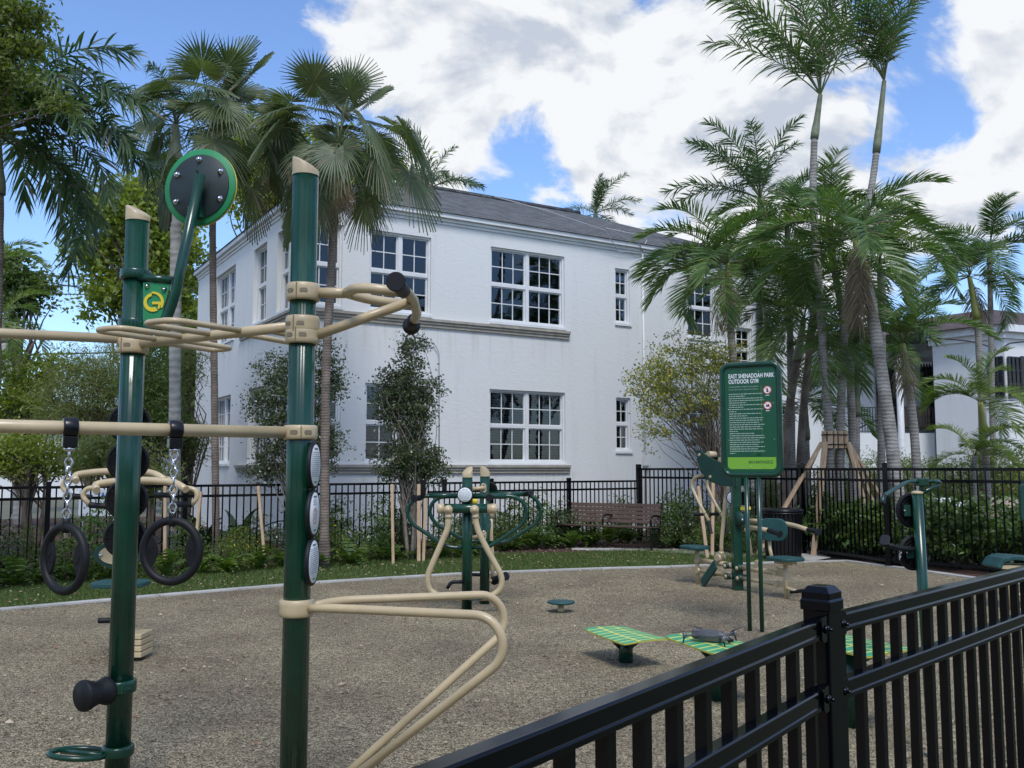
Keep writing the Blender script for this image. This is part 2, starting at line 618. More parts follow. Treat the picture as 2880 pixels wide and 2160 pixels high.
class MB:
    def __init__(self):
        self.v, self.f, self.mi, self.sm = [], [], [], []

    def add(self, vs, fs, mi=0, smooth=True):
        o = len(self.v)
        self.v += [tuple(x) for x in vs]
        self.f += [tuple(i + o for i in f) for f in fs]
        self.mi += [mi] * len(fs)
        self.sm += [smooth] * len(fs)
        return self

    def box(self, c, s, R=None, mi=0):
        c = Vector(c)
        vs = []
        for dz in (-.5, .5):
            for dy in (-.5, .5):
                for dx in (-.5, .5):
                    p = Vector((dx * s[0], dy * s[1], dz * s[2]))
                    vs.append((R @ p if R else p) + c)
        fs = [(0, 2, 3, 1), (4, 5, 7, 6), (0, 1, 5, 4), (2, 6, 7, 3), (0, 4, 6, 2), (1, 3, 7, 5)]
        return self.add(vs, fs, mi, False)

    def beam(self, p0, p1, w, h, up=(0, 0, 1), mi=0):
        p0, p1 = Vector(p0), Vector(p1)
        d = (p1 - p0)
        L = d.length
        d.normalize()
        u = Vector(up)
        s = d.cross(u)
        if s.length < 1e-4:
            s = d.cross(Vector((1, 0, 0)))
        s.normalize()
        u = s.cross(d).normalized()
        R = Matrix((d, s, u)).transposed()
        return self.box((p0 + p1) / 2, (L, w, h), R, mi)

    def tube(self, pts, r, seg=12, cap=True, mi=0, closed=False):
        pts = [Vector(p) for p in pts]
        n = len(pts)
        rs = r if isinstance(r, (list, tuple)) else [r] * n
        vs, fs = [], []
        prev = None
        for i, p in enumerate(pts):
            if closed:
                t = pts[(i + 1) % n] - pts[i - 1]
            else:
                t = pts[min(i + 1, n - 1)] - pts[max(i - 1, 0)]
            t.normalize()
            if prev is None:
                a, b, _ = basis(t)
            else:
                a = prev - t * prev.dot(t)
                a.normalize()
                b = t.cross(a)
            prev = a
            for k in range(seg):
                an = 2 * math.pi * k / seg
                vs.append(p + (a * math.cos(an) + b * math.sin(an)) * rs[i])
        m = n if closed else n - 1
        for i in range(m):
            j = (i + 1) % n
            for k in range(seg):
                k2 = (k + 1) % seg
                fs.append((i * seg + k, i * seg + k2, j * seg + k2, j * seg + k))
        self.add(vs, fs, mi, True)
        if cap and not closed:
            o = len(self.v) - len(vs)
            self.f += [tuple(o + k for k in range(seg))[::-1], tuple(o + (n - 1) * seg + k for k in range(seg))]
            self.mi += [mi, mi]
            self.sm += [False, False]
        return self

    def lathe(self, prof, o, ax=(0, 0, 1), seg=24, mi=0, flute=0.0, smooth=True, lobes=20):
        a, b, ax = basis(ax)
        o = Vector(o)
        vs, fs = [], []
        for (r, z) in prof:
            for k in range(seg):
                an = 2 * math.pi * k / seg
                rr = r * (1 - flute * (.5 + .5 * math.cos(lobes * an))) if flute else r
                vs.append(o + ax * z + (a * math.cos(an) + b * math.sin(an)) * rr)
        n = len(prof)
        for i in range(n - 1):
            for k in range(seg):
                k2 = (k + 1) % seg
                fs.append((i * seg + k, i * seg + k2, (i + 1) * seg + k2, (i + 1) * seg + k))
        self.add(vs, fs, mi, smooth)
        off = len(self.v) - len(vs)
        if prof[0][0] > 1e-5:
            self.f.append(tuple(off + k for k in range(seg))[::-1])
            self.mi.append(mi)
            self.sm.append(False)
        if prof[-1][0] > 1e-5:
            self.f.append(tuple(off + (n - 1) * seg + k for k in range(seg)))
            self.mi.append(mi)
            self.sm.append(False)
        return self

    def prism(self, poly, o, ux, uy, depth, mi=0, mis=None):
        o, ux, uy = Vector(o), Vector(ux), Vector(uy)
        nrm = ux.cross(uy).normalized() * depth
        n = len(poly)
        vs = [o + ux * x + uy * y for x, y in poly] + [o + ux * x + uy * y + nrm for x, y in poly]
        self.add(vs, [tuple(range(n))[::-1], tuple(range(n, 2 * n))], mi, False)
        off = len(self.v) - 2 * n
        for i in range(n):
            j = (i + 1) % n
            self.f.append((off + i, off + j, off + n + j, off + n + i))
            self.mi.append(mi if mis is None else mis)
            self.sm.append(False)
        return self

    def sphere(self, c, r, seg=12, rings=8, mi=0, sc=(1, 1, 1)):
        c = Vector(c)
        vs, fs = [], []
        for i in range(rings + 1):
            th = math.pi * i / rings
            for k in range(seg):
                an = 2 * math.pi * k / seg
                vs.append(c + Vector((r * sc[0] * math.sin(th) * math.cos(an), r * sc[1] * math.sin(th) * math.sin(an), r * sc[2] * math.cos(th))))
        for i in range(rings):
            for k in range(seg):
                k2 = (k + 1) % seg
                fs.append((i * seg + k, (i + 1) * seg + k, (i + 1) * seg + k2, i * seg + k2))
        return self.add(vs, fs, mi, True)

    def mesh(self, name, mats, org=(0, 0, 0)):
        me = bpy.data.meshes.new(name)
        ox, oy, oz = org
        me.from_pydata([(x - ox, y - oy, z - oz) for x, y, z in self.v], [], self.f)
        for m in (mats if isinstance(mats, (list, tuple)) else [mats]):
            me.materials.append(m)
        me.polygons.foreach_set('material_index', self.mi)
        me.polygons.foreach_set('use_smooth', self.sm)
        me.update()
        return me

    def build(self, name, mats, parent=None, org=None, bevel=0.0):
        if org is None:
            org = parent.get('_org', (0, 0, 0)) if parent else (0, 0, 0)
        return link(name, self.mesh(name, mats, org), parent, bevel=bevel, org=org)


ORG = {}


def link(name, me, parent=None, loc=(0, 0, 0), bevel=0.0, org=None):
    o = bpy.data.objects.new(name, me)
    COL.objects.link(o)
    o.location = loc
    if parent is not None:
        o.parent = parent
        ORG[o.name] = ORG.get(parent.name, (0, 0, 0))
    elif org is not None and tuple(org) != (0, 0, 0):
        o.location = org
        ORG[o.name] = tuple(org)
    if bevel:
        b = o.modifiers.new('bevel', 'BEVEL')
        b.width = bevel
        b.segments = 2
        b.limit_method = 'ANGLE'
        b.angle_limit = math.radians(40)
    return o


def part(mb, name, mats, parent, bevel=0.0):
    return link(name, mb.mesh(name, mats, ORG.get(parent.name, (0, 0, 0))), parent, bevel=bevel)


def thing(name, label, cat, org=(0, 0, 0), group=None, rot=0.0):
    o = bpy.data.objects.new(name, None)
    COL.objects.link(o)
    o.location = org
    o.empty_display_size = 0.1
    o['label'] = label
    o['category'] = cat
    if group:
        o['group'] = group
    if rot:
        o.rotation_euler = (0, 0, rot)
        ORG[o.name] = (0, 0, 0)        # children are written in the thing's own frame
    else:
        ORG[o.name] = tuple(org)
    return o


def single(mb, name, mats, label, cat, org, group=None, bevel=0.0):
    o = link(name, mb.mesh(name, mats, org), None, bevel=bevel)
    o.location = org
    ORG[o.name] = tuple(org)
    o['label'] = label
    o['category'] = cat
    if group:
        o['group'] = group
    return o


def structure(mb, name, mats, kind='structure', org=(0, 0, 0)):
    o = link(name, mb.mesh(name, mats, org), None)
    o.location = org
    o['kind'] = kind
    return o


def clone(src, parent, loc, rot=None, scale=None):
    o = src.copy()
    COL.objects.link(o)
    o.parent = parent
    o.location = loc
    if rot is not None:
        o.rotation_euler = rot
    if scale is not None:
        o.scale = scale
    return o


def text_mesh(s, size, align='LEFT', bold=0.0, extrude=0.0):
    c = bpy.data.curves.new('lettering', 'FONT')
    c.body = s
    c.size = size
    c.align_x = align
    c.offset = bold
    c.extrude = extrude
    c.resolution_u = 3
    o = bpy.data.objects.new('lettering', c)
    COL.objects.link(o)
    bpy.context.view_layer.update()
    dg = bpy.context.evaluated_depsgraph_get()
    me = bpy.data.meshes.new_from_object(o.evaluated_get(dg))
    bpy.data.objects.remove(o)
    bpy.data.curves.remove(c)
    return me


def add_text(mb, s, size, o, ux, uy, mi=0, align='LEFT', bold=0.0, sx=1.0):
    """lettering as flat faces in the plane o + x*ux + y*uy"""
    me = text_mesh(s, size, align, bold)
    o, ux, uy = Vector(o), Vector(ux), Vector(uy)
    vs = [o + ux * v.co.x * sx + uy * v.co.y for v in me.vertices]
    fs = [tuple(p.vertices) for p in me.polygons]
    mb.add(vs, fs, mi, False)
    xs_ = [v.co.x * sx for v in me.vertices]
    bpy.data.meshes.remove(me)
    return min(xs_), max(xs_)


def arc(c, r, a0, a1, n=16):
    return [(c[0] + r * math.cos(math.radians(a0 + (a1 - a0) * k / n)), c[1] + r * math.sin(math.radians(a0 + (a1 - a0) * k / n))) for k in range(n + 1)]


def roundrect(w, h, r, n=6):
    out = []
    for cx, cy, a in ((w / 2 - r, h / 2 - r, 0), (-w / 2 + r, h / 2 - r, 90), (-w / 2 + r, -h / 2 + r, 180), (w / 2 - r, -h / 2 + r, 270)):
        out += arc((cx, cy), r, a, a + 90, n)
    return out

# ------------------------------------------------------------------ ground
def sheet(name, pts, z, m, kind='structure'):
    mb = MB()
    mb.add([(p[0], p[1], z) for p in pts], [tuple(range(len(pts)))], 0, False)
    return structure(mb, name, m, kind)


mbg = MB()
mbg.add([(-400, -60, -.03), (400, -60, -.03), (400, 700, -.03), (-400, 700, -.03)], [(0, 1, 2, 3)], 0, False)
structure(mbg, 'ground', SHEETG)

KERB_PX = [(-500, 1372), (0, 1320), (345, 1289), (690, 1260), (1000, 1241), (1300, 1230), (1450, 1226), (1700, 1216), (1826, 1213),
           (1940, 1228), (2060, 1245), (2140, 1256), (2300, 1280), (2700, 1340)]
KERB = [onZ(u, v, 0.0) for u, v in KERB_PX]
BED_PX = [(-500, 1275), (0, 1243), (345, 1230), (690, 1211), (900, 1202), (1100, 1195), (1300, 1191), (1480, 1189), (1640, 1187)]
BED = [onZ(u, v, 0.0) for u, v in BED_PX]

rub = [(p.x, p.y) for p in KERB] + [(13, -3), (-13, -3)]
sheet('rubber_surface', rub[::-1], 0.0, rubber_ground())


def offset_line(pts, w):
    out = []
    for i, p in enumerate(pts):
        t = (pts[min(i + 1, len(pts) - 1)] - pts[max(i - 1, 0)])
        t.normalize()
        out.append(p + Vector((-t.y, t.x, 0)) * w)
    return out


def kerb():
    inner = KERB
    outer = offset_line(KERB, 0.15)
    mb = MB()
    n = len(inner)
    for i in range(n - 1):
        a, b, c, d = inner[i], inner[i + 1], outer[i + 1], outer[i]
        m = max(1, int((b - a).length / 1.5))
        for k in range(m):
            t0, t1 = k / m + 0.004, (k + 1) / m - 0.004
            P = [a.lerp(b, t0), a.lerp(b, t1), d.lerp(c, t1), d.lerp(c, t0)]
            vs = [(p.x, p.y, -.02) for p in P] + [(p.x, p.y, .018) for p in P]
            mb.add(vs, [(4, 5, 6, 7), (0, 1, 5, 4), (1, 2, 6, 5), (2, 3, 7, 6), (3, 0, 4, 7)], 0, False)
    structure(mb, 'kerb', CONC)
    return outer


KOUT = kerb()
lawn_edge = [p for p in KOUT[:8]]
sheet('lawn', [(p.x, p.y) for p in lawn_edge] + [(p.x, p.y + .02) for p in BED[::-1]], -.012, SOIL)
sheet('planting_bed', [(p.x, p.y) for p in BED] + [(9, 30), (-3, 34), (-20, 27), (-24, 16)], -.006, MULCH)
sheet('hedge_bed', [(p.x, p.y) for p in KOUT[8:]] + [(30, 12), (30, 30), (9.01, 30)], -.008, MULCH)
pad = [onZ(u, v) for u, v in ((1235, 1188), (1400, 1192), (1500, 1197), (1600, 1204), (1760, 1211), (1795, 1205), (1760, 1192), (1600, 1188), (1400, 1184), (1235, 1184))]
sheet('bench_path', [(p.x, p.y) for p in pad], .004, CONC)

# ------------------------------------------------------------------ white building
BO = Vector((-4.37, 18.75, 0))
BANG = math.atan2(.516, .856)
BEX = Vector((math.cos(BANG), math.sin(BANG), 0))
BEY = Vector((-math.sin(BANG), math.cos(BANG), 0))


def FR(u, v):
    """pixel -> (a, z) on the long facade"""
    r = ray(u, v)
    # a*BEX.x + BO.x = r.x*t ; a*BEX.y + BO.y = r.y*t
    k = r.x / r.y
    a = (k * BO.y - BO.x) / (BEX.x - k * BEX.y)
    Y = BO.y + a * BEX.y
    return a, EYE + r.z * Y / r.y


def FL(u, v):
    r = ray(u, v)
    k = r.x / r.y
    b = (k * BO.y - BO.x) / (BEY.x - k * BEY.y)
    Y = BO.y + b * BEY.y
    return b, EYE + r.z * Y / r.y


bld = thing('apartment_house', 'two storey white stucco apartment house with grey shingle roof', 'building', BO, rot=BANG)
UP0, UP1, LO0, LO1 = 4.93, 6.68, 1.67, 3.36
EAVE = 7.08
ALEN, BLEN = 15.0, 9.3
wins = []     # facade, start, end, z0, z1, sashes, cols, blind


def addw(fc, u0, u1, z0, z1, n, cols, blind):
    fn = FR if fc == 'R' else FL
    v = 700
    a0, a1 = sorted((fn(u0, v)[0], fn(u1, v)[0]))
    wins.append((fc, a0, a1, z0, z1, n, cols, blind))


addw('R', 664, 737, UP0, UP1, 1, 3, False)
addw('R', 664, 739, LO0, LO1, 1, 3, True)
addw('R', 797, 930, UP0, UP1, 2, 2, False)
addw('R', 791, 930, LO0, LO1, 2, 2, True)
addw('R', 1060, 1220, UP0, UP1, 2, 3, False)
addw('R', 1058, 1220, LO0, LO1, 2, 3, True)
addw('R', 1330, 1361, 5.18, UP1 - .1, 1, 2, False)
addw('R', 1329, 1360, 1.98, LO1 - .05, 1, 2, True)
addw('R', 1486, 1546, 5.0, UP1 - .05, 1, 3, False)
addw('R', 1486, 1546, 2.05, LO1 - .05, 1, 3, True)
addw('R', 1590, 1624, 4.2, 5.4, 1, 2, False)
addw('L', 464, 506, UP0 - .1, UP1 + .05, 2, 3, False)
addw('L', 466, 503, LO0, LO1 + .05, 2, 3, True)
addw('L', 545, 573, UP0, UP1 + .05, 1, 3, False)
addw('L', 541, 573, LO0, LO1 + .05, 1, 3, True)
addw('L', 596, 621, UP0, UP1 + .05, 1, 3, False)
addw('L', 594, 621, LO0, LO1 + .05, 1, 3, True)


def bl(fc, s, dep, z):
    """facade coordinates -> building frame; dep > 0 goes into the wall"""
    return Vector((s, dep, z)) if fc == 'R' else Vector((dep, s, z))


def facade(fc, length, height, m, name):
    ws = [w for w in wins if w[0] == fc]
    xs = sorted({0.0, length} | {w[1] for w in ws} | {w[2] for w in ws})
    zs = sorted({-.3, height} | {w[3] for w in ws} | {w[4] for w in ws})
    mb = MB()
    flip = fc == 'L'

    def quad(a, b, c, d):
        mb.add([a, b, c, d] if not flip else [d, c, b, a], [(0, 1, 2, 3)], 0, False)
    for i in range(len(xs) - 1):
        for j in range(len(zs) - 1):
            cx, cz = (xs[i] + xs[i + 1]) / 2, (zs[j] + zs[j + 1]) / 2
            if any(w[1] < cx < w[2] and w[3] < cz < w[4] for w in ws):
                continue
            quad(bl(fc, xs[i], 0, zs[j]), bl(fc, xs[i + 1], 0, zs[j]), bl(fc, xs[i + 1], 0, zs[j + 1]), bl(fc, xs[i], 0, zs[j + 1]))
    D = .17 if fc == 'R' else .22
    for (_, a0, a1, z0, z1, n, c, b) in ws:
        P = [(a0, z0), (a1, z0), (a1, z1), (a0, z1)]
        for k in range(4):
            (x0, y0), (x1, y1) = P[k], P[(k + 1) % 4]
            quad(bl(fc, x0, 0, y0), bl(fc, x0, D, y0), bl(fc, x1, D, y1), bl(fc, x1, 0, y1))
    return part(mb, name, m, bld)


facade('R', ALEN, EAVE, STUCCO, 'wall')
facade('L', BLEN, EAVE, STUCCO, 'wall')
mb = MB()
mb.add([(ALEN, 0, -.3), (ALEN, BLEN, -.3), (ALEN, BLEN, EAVE), (ALEN, 0, EAVE)], [(0, 1, 2, 3)], 0, False)
mb.add([(0, BLEN, -.3), (ALEN, BLEN, -.3), (ALEN, BLEN, EAVE), (0, BLEN, EAVE)], [(3, 2, 1, 0)], 0, False)
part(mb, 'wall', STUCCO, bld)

PANE = {}


def pane(w, h, fc, parent, pos):
    key = (round(w, 3), round(h, 3), fc)
    if key not in PANE:
        mb = MB()
        mb.box((0, 0, 0), (w, .006, h) if fc == 'R' else (.006, w, h))
        PANE[key] = mb.mesh('pane', GLASS)
    link('pane', PANE[key], parent, pos)


def window(fc, a0, a1, z0, z1, n, cols, blind):
    D = .11 if fc == 'R' else .15
    fr = MB()

    def bar(x0, x1, y0, y1, d0, d1):
        p, q = bl(fc, x0, d0, y0), bl(fc, x1, d1, y1)
        c = (p + q) / 2
        fr.box(c, (abs(q.x - p.x), abs(q.y - p.y), abs(q.z - p.z)))
    cas = .045
    bar(a0, a0 + cas, z0, z1, D - .06, D + .05)
    bar(a1 - cas, a1, z0, z1, D - .06, D + .05)
    bar(a0 + cas, a1 - cas, z1 - cas, z1, D - .06, D + .05)
    bar(a0 + cas, a1 - cas, z0, z0 + .06, D - .06, D + .05)
    ws = (a1 - a0 - 2 * cas - (n - 1) * .09) / n
    panes = []
    for k in range(n):
        x0 = a0 + cas + k * (ws + .09)
        x1 = x0 + ws
        if k:
            bar(x0 - .09, x0, z0 + .06, z1 - cas, D - .05, D + .05)
        zi0, zi1 = z0 + .06, z1 - cas
        zm = (zi0 + zi1) / 2
        bar(x0, x1, zm - .035, zm + .035, D - .03, D + .04)
        for (ya, yb, dd) in ((zi0, zm - .035, .02), (zm + .035, zi1, 0)):
            bar(x0, x0 + .03, ya, yb, D - .02 + dd, D + .03 + dd)
            bar(x1 - .03, x1, ya, yb, D - .02 + dd, D + .03 + dd)
            bar(x0 + .03, x1 - .03, ya, ya + .028, D - .018 + dd, D + .03 + dd)
            bar(x0 + .03, x1 - .03, yb - .028, yb, D - .018 + dd, D + .03 + dd)
            pw = (x1 - x0 - .06) / cols
            ph = (yb - ya - .056) / 2
            for c in range(1, cols):
                xc = x0 + .03 + c * pw
                bar(xc - .011, xc + .011, ya + .028, yb - .028, D - .008 + dd, D + .02 + dd)
            ym = ya + .028 + ph
            bar(x0 + .03, x1 - .03, ym - .011, ym + .011, D - .006 + dd, D + .018 + dd)
            for c in range(cols):
                for r_ in range(2):
                    panes.append((pw - .022, ph - .011, bl(fc, x0 + .03 + (c + .5) * pw, D + .008 + dd, ya + .028 + (r_ + .5) * ph)))
    w = part(fr, 'window', WINW, bld)
    for pw, ph, pos in panes:
        pane(pw, ph, fc, w, pos)
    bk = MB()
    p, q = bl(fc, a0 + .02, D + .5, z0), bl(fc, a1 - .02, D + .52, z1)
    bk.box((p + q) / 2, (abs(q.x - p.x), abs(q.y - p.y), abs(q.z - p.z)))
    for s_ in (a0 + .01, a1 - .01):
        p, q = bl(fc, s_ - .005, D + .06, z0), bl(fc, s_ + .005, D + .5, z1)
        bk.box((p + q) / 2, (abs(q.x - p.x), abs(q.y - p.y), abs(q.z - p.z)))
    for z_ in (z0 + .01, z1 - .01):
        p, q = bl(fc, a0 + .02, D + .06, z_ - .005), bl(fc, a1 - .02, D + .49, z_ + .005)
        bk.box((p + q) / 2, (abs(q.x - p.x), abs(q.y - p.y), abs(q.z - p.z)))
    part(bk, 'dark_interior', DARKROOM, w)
    if blind:
        bm = MB()
        z = z0 + .08
        while z < z1 - .08:
            p, q = bl(fc, a0 + .09, D + .10, z), bl(fc, a1 - .09, D + .135, z + .048)
            if fc == 'R':
                bm.add([(p.x, p.y, p.z), (q.x, p.y, p.z), (q.x, q.y, q.z), (p.x, q.y, q.z)], [(0, 1, 2, 3)], 0, False)
            else:
                bm.add([(p.x, p.y, p.z), (p.x, q.y, p.z), (q.x, q.y, q.z), (q.x, p.y, q.z)], [(3, 2, 1, 0)], 0, False)
            z += .062
        part(bm, 'blind', BLIND, w)
    sl = MB()
    p, q = bl(fc, a0 - .03, -.04, z0 - .06), bl(fc, a1 + .03, D - .06, z0 - .003)
    sl.box((p + q) / 2, (abs(q.x - p.x), abs(q.y - p.y), abs(q.z - p.z)))
    part(sl, 'sill', WINW, w)


for w in wins:
    window(*w)


def ledge(zc, ra, lb):
    """stepped string course round the corner; ra = end on long facade, lb = end on short facade"""
    mb = MB()
    for (dz0, dz1, pr) in ((-.085, -.02, .045), (-.017, .04, .07), (.043, .10, .10)):
        mb.box(((ra - pr) / 2, -pr / 2, zc + (dz0 + dz1) / 2), (ra + pr, pr, dz1 - dz0))
        mb.box((-pr / 2, lb / 2 + .001, zc + (dz0 + dz1) / 2), (pr, lb, dz1 - dz0))
    part(mb, 'ledge', TRIM, bld)


RA = FR(1228, 710)[0]
LB = FL(522, 700)[0]
ledge(4.74, RA, LB)
ledge(1.53, FR(1229, 1012)[0], LB)

mb = MB()      # cornice and gutter
for (z0, z1, pr) in ((EAVE - .06, EAVE + .0, .03), (EAVE + .003, EAVE + .07, .07), (EAVE + .073, EAVE + .17, .15)):
    mb.box(((ALEN + .0) / 2, -pr / 2, (z0 + z1) / 2), (ALEN + 2 * pr, pr, z1 - z0))
    mb.box((-pr / 2, BLEN / 2 + .002, (z0 + z1) / 2), (pr, BLEN + .001, z1 - z0))
part(mb, 'cornice', WINW, bld)
mb = MB()
Zr = EAVE + .175
e = .19
ridge = Zr + 2.15
A0, A1, B0, B1 = -e, ALEN + e, -e, BLEN + e
hb = (B1 - B0) / 2
vs = [(A0, B0, Zr), (A1, B0, Zr), (A1, B1, Zr), (A0, B1, Zr), (A0 + hb, B0 + hb, ridge), (A1 - hb, B0 + hb, ridge)]
mb.add(vs, [(0, 1, 5, 4), (1, 2, 5), (2, 3, 4, 5), (3, 0, 4), (3, 2, 1, 0)], 0, False)
rf = part(mb, 'roof', ROOFG, bld)
mb = MB()
mb.tube([(0 + A0 + hb, B0 + hb, ridge + .02), (A1 - hb, B0 + hb, ridge + .02)], .07, 8)
mb.tube([(A0, B0, Zr + .02), (A0 + hb, B0 + hb, ridge + .02)], .05, 8)
part(mb, 'ridge_cap', ROOFG, rf)
mb = MB()      # downpipe, electrical box, service cables
aD = FR(1389, 800)[0]
mb.tube([(aD, -.04, .2), (aD, -.04, EAVE - .05)], .028, 10)
mb.box((aD, -.09, 1.75), (.13, .12, .25))
part(mb, 'downpipe', STUCCO, bld)
mb = MB()


def fr3(u, v, out=.06):
    a, z = FR(u, v)
    return Vector((a, -out, z))


for cpts in (fillet([fr3(889, 735), fr3(935, 742), fr3(946, 760), fr3(946, 1010)], .3),
             [fr3(1055, 432, .3), fr3(1160, 462, .36), fr3(1290, 505, .36), fr3(1330, 545, .1), fr3(1380, 548, .08), fr3(1392, 520, .1)],
             [fr3(1290, 500, .36), fr3(1350, 512, .36), fr3(1385, 545, .08)]):
    mb = MB()
    mb.tube(cpts, .011, 6)
    part(mb, 'cable', WIREL, bld)
# rust-stained patches under the sill are in the stucco; a loop of cable on the wall
mb = MB()
c = fr3(883, 735)
mb.tube([c + Vector((math.cos(t) * .11, -.03, math.sin(t) * .13)) for t in np.linspace(0, 2 * math.pi, 20)[:-1]], .02, 6, closed=True)
part(mb, 'cable_coil', WIRE, bld)

# ------------------------------------------------------------------ house on the right
HB = W(2025, 1012, 33)
HB.z = 0
hs = thing('corner_house', 'white stucco house with brown hip roof and balcony railing', 'house', HB)


def H(u, v, d):
    return W(u, v, d)


def wallq(mb, u0, d0, u1, d1, z0, z1):
    p, q = W(u0, 1012, d0), W(u1, 1012, d1)
    mb.add([(p.x, p.y, z0), (q.x, q.y, z0), (q.x, q.y, z1), (p.x, p.y, z1)], [(0, 1, 2, 3)], 0, False)


def zat(v, d):
    return W(1106, v, d).z


mb = MB()
HE = 6.35
wallq(mb, 2025, 33.5, 2182, 31.5, -.3, HE)
wallq(mb, 2182, 31.5, 2520, 34.5, -.3, HE)
wallq(mb, 2025, 36.5, 2025, 33.5, -.3, HE)
wallq(mb, 1700, 36.5, 2025, 36.5, -.3, HE)
part(mb, 'wall', STUCCO, hs)
mb = MB()        # balcony block
for (u0, u1, d0, d1, z0, z1) in ((1842, 2022, 34.2, 36.4, -.3, 2.85),):
    p, q = W(u0, 1012, d0), W(u1, 1012, d0)
    mb.box(((p.x + q.x) / 2, (d0 + d1) / 2, (z0 + z1) / 2), (q.x - p.x, d1 - d0, z1 - z0))
part(mb, 'balcony', STUCCO, hs)
mb = MB()
p, q = W(1842, 1012, 34.3), W(2020, 1012, 34.3)
nb = 30
mb.box(((p.x + q.x) / 2, 34.3, 3.80), (q.x - p.x, .05, .04))
mb.box(((p.x + q.x) / 2, 34.3, 2.92), (q.x - p.x, .04, .03))
for i in range(nb + 1):
    x = p.x + (q.x - p.x) * i / nb
    mb.box((x, 34.3, 3.35), (.025, .025, .9))
    if i % 3 == 1:
        mb.tube([(x + .09 * math.cos(t), 34.29, 3.35 + .16 * math.sin(t)) for t in np.linspace(0, 6.283, 13)[:-1]], .014, 5, closed=True)
mb.tube([(p.x + .1, 34.25, 2.95), (p.x + 1.6, 34.25, 3.7)], .03, 6)
part(mb, 'balcony_railing', WIRE, hs)
mb = MB()
p = W(1845, 1012, 34.25)
mb.box((p.x, 34.25, 4.1), (.08, .08, 2.5))
part(mb, 'balcony_post', WIRE, hs)


def hwin(u0, u1, d0, d1, v0, v1, name='window', cols=3, rows=3):
    p, q = W(u0, 1012, d0), W(u1, 1012, d1)
    z0, z1 = zat(v1, (d0 + d1) / 2), zat(v0, (d0 + d1) / 2)
    t = (q - p)
    L = t.length
    t.normalize()
    nrm = Vector((t.y, -t.x, 0))
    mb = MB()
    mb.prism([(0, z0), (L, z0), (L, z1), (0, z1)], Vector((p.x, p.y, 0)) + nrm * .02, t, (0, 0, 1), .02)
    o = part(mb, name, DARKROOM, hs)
    mb = MB()
    for i in range(cols + 1):
        a = L * i / cols
        c = Vector((p.x, p.y, (z0 + z1) / 2)) + t * a + nrm * .06
        mb.beam(c - Vector((0, 0, (z1 - z0) / 2)), c + Vector((0, 0, (z1 - z0) / 2)), .04, .05, up=nrm)
    for i in range(rows + 1):
        z = z0 + (z1 - z0) * i / rows
        c = Vector((p.x, p.y, z)) + nrm * .055
        mb.beam(c, c + t * L, .035, .04)
    part(mb, 'frame', mat('dark_frame', (.035, .035, .04), .5), o)
    mb = MB()
    mb.prism([(0, z0), (L, z0), (L, z1), (0, z1)], Vector((p.x, p.y, 0)) + nrm * .05, t, (0, 0, 1), .004)
    part(mb, 'pane', GLASS, o)


hwin(2146, 2179, 31.95, 31.52, 772, 858, cols=3)
hwin(2186, 2212, 31.52, 31.75, 772, 858, cols=3)
hwin(2214, 2250, 31.75, 32.1, 772, 858, cols=3)
hwin(1996, 2021, 36.45, 36.45, 782, 925, 'door', 2, 4)
hwin(1945, 1990, 36.45, 36.45, 880, 925, 'window', 3, 2)
hwin(1898, 1940, 36.45, 36.45, 790, 925, 'window', 3, 4)
mb = MB()      # awning, scalloped
p, q = W(1950, 1012, 35.4), W(2023, 1012, 35.4)
za, zb = zat(768, 36.4), zat(782, 35.4)
n = 12
for i in range(n):
    x0, x1 = p.x + (q.x - p.x) * i / n, p.x + (q.x - p.x) * (i + 1) / n
    xm = (x0 + x1) / 2
    mb.add([(x0, 36.4, za), (x1, 36.4, za), (x1, 35.4, zb), (x0, 35.4, zb), (xm, 35.38, zb - .2)], [(0, 3, 2, 1), (3, 4, 2)], 0, False)
part(mb, 'awning', WINW, hs)
mb = MB()
p = W(1950, 1012, 34.1)
mb.tube(fillet([(p.x, 34.1, 5.6), (p.x, 34.1, 1.9), (p.x - .3, 34.0, 1.6)], .2), .12, 10)
part(mb, 'downpipe', WINW, hs)
mb = MB()
p = W(2002, 1012, 36)
mb.box((p.x - .4, 35.9, 3.55), (1.1, .04, .8))
part(mb, 'hanging_mat', mat('mat_tan', (.28, .19, .11), .8), hs)
mb = MB()       # eave moulding
for (za, zb, pr) in ((HE - .35, HE - .15, .1), (HE - .147, HE + .1, .3)):
    P = [W(2025, 1012, 33.5), W(2182, 1012, 31.5), W(2520, 1012, 34.5)]
    for a, b in zip(P[:-1], P[1:]):
        t = (b - a).normalized()
        nrm = Vector((t.y, -t.x, 0))
        mb.beam(Vector((a.x, a.y, (za + zb) / 2)) - t * .1 + nrm * pr / 2, Vector((b.x, b.y, (za + zb) / 2)) + t * .1 + nrm * pr / 2, pr, zb - za)
    a, b = W(1700, 1012, 36.5), W(2025, 1012, 36.5)
    mb.box(((a.x + b.x) / 2, 36.5 - pr / 2, (za + zb) / 2 - .005), (b.x - a.x + .3, pr, zb - za))
part(mb, 'eave', WINW, hs)
mb = MB()
E = [W(1690, 1012, 36.0), W(2015, 1012, 33.0), W(2183, 1012, 31.1), W(2560, 1012, 34.3)]
E = [(p.x, p.y, HE + .1) for p in E]
ap = W(2138, 668, 38)
ap2 = W(2330, 690, 41)
ap0 = W(1900, 700, 41)
bk = [(E[3][0], 50, HE + .1), (E[0][0], 50, HE + .1)]
mb.add(E + bk + [tuple(ap), tuple(ap2), tuple(ap0)], [(1, 2, 6), (2, 3, 7, 6), (0, 1, 6, 8), (3, 4, 7), (4, 5, 8, 6, 7), (5, 0, 8), (0, 5, 4, 3, 2, 1)], 0, False)
part(mb, 'roof', ROOFB, hs)
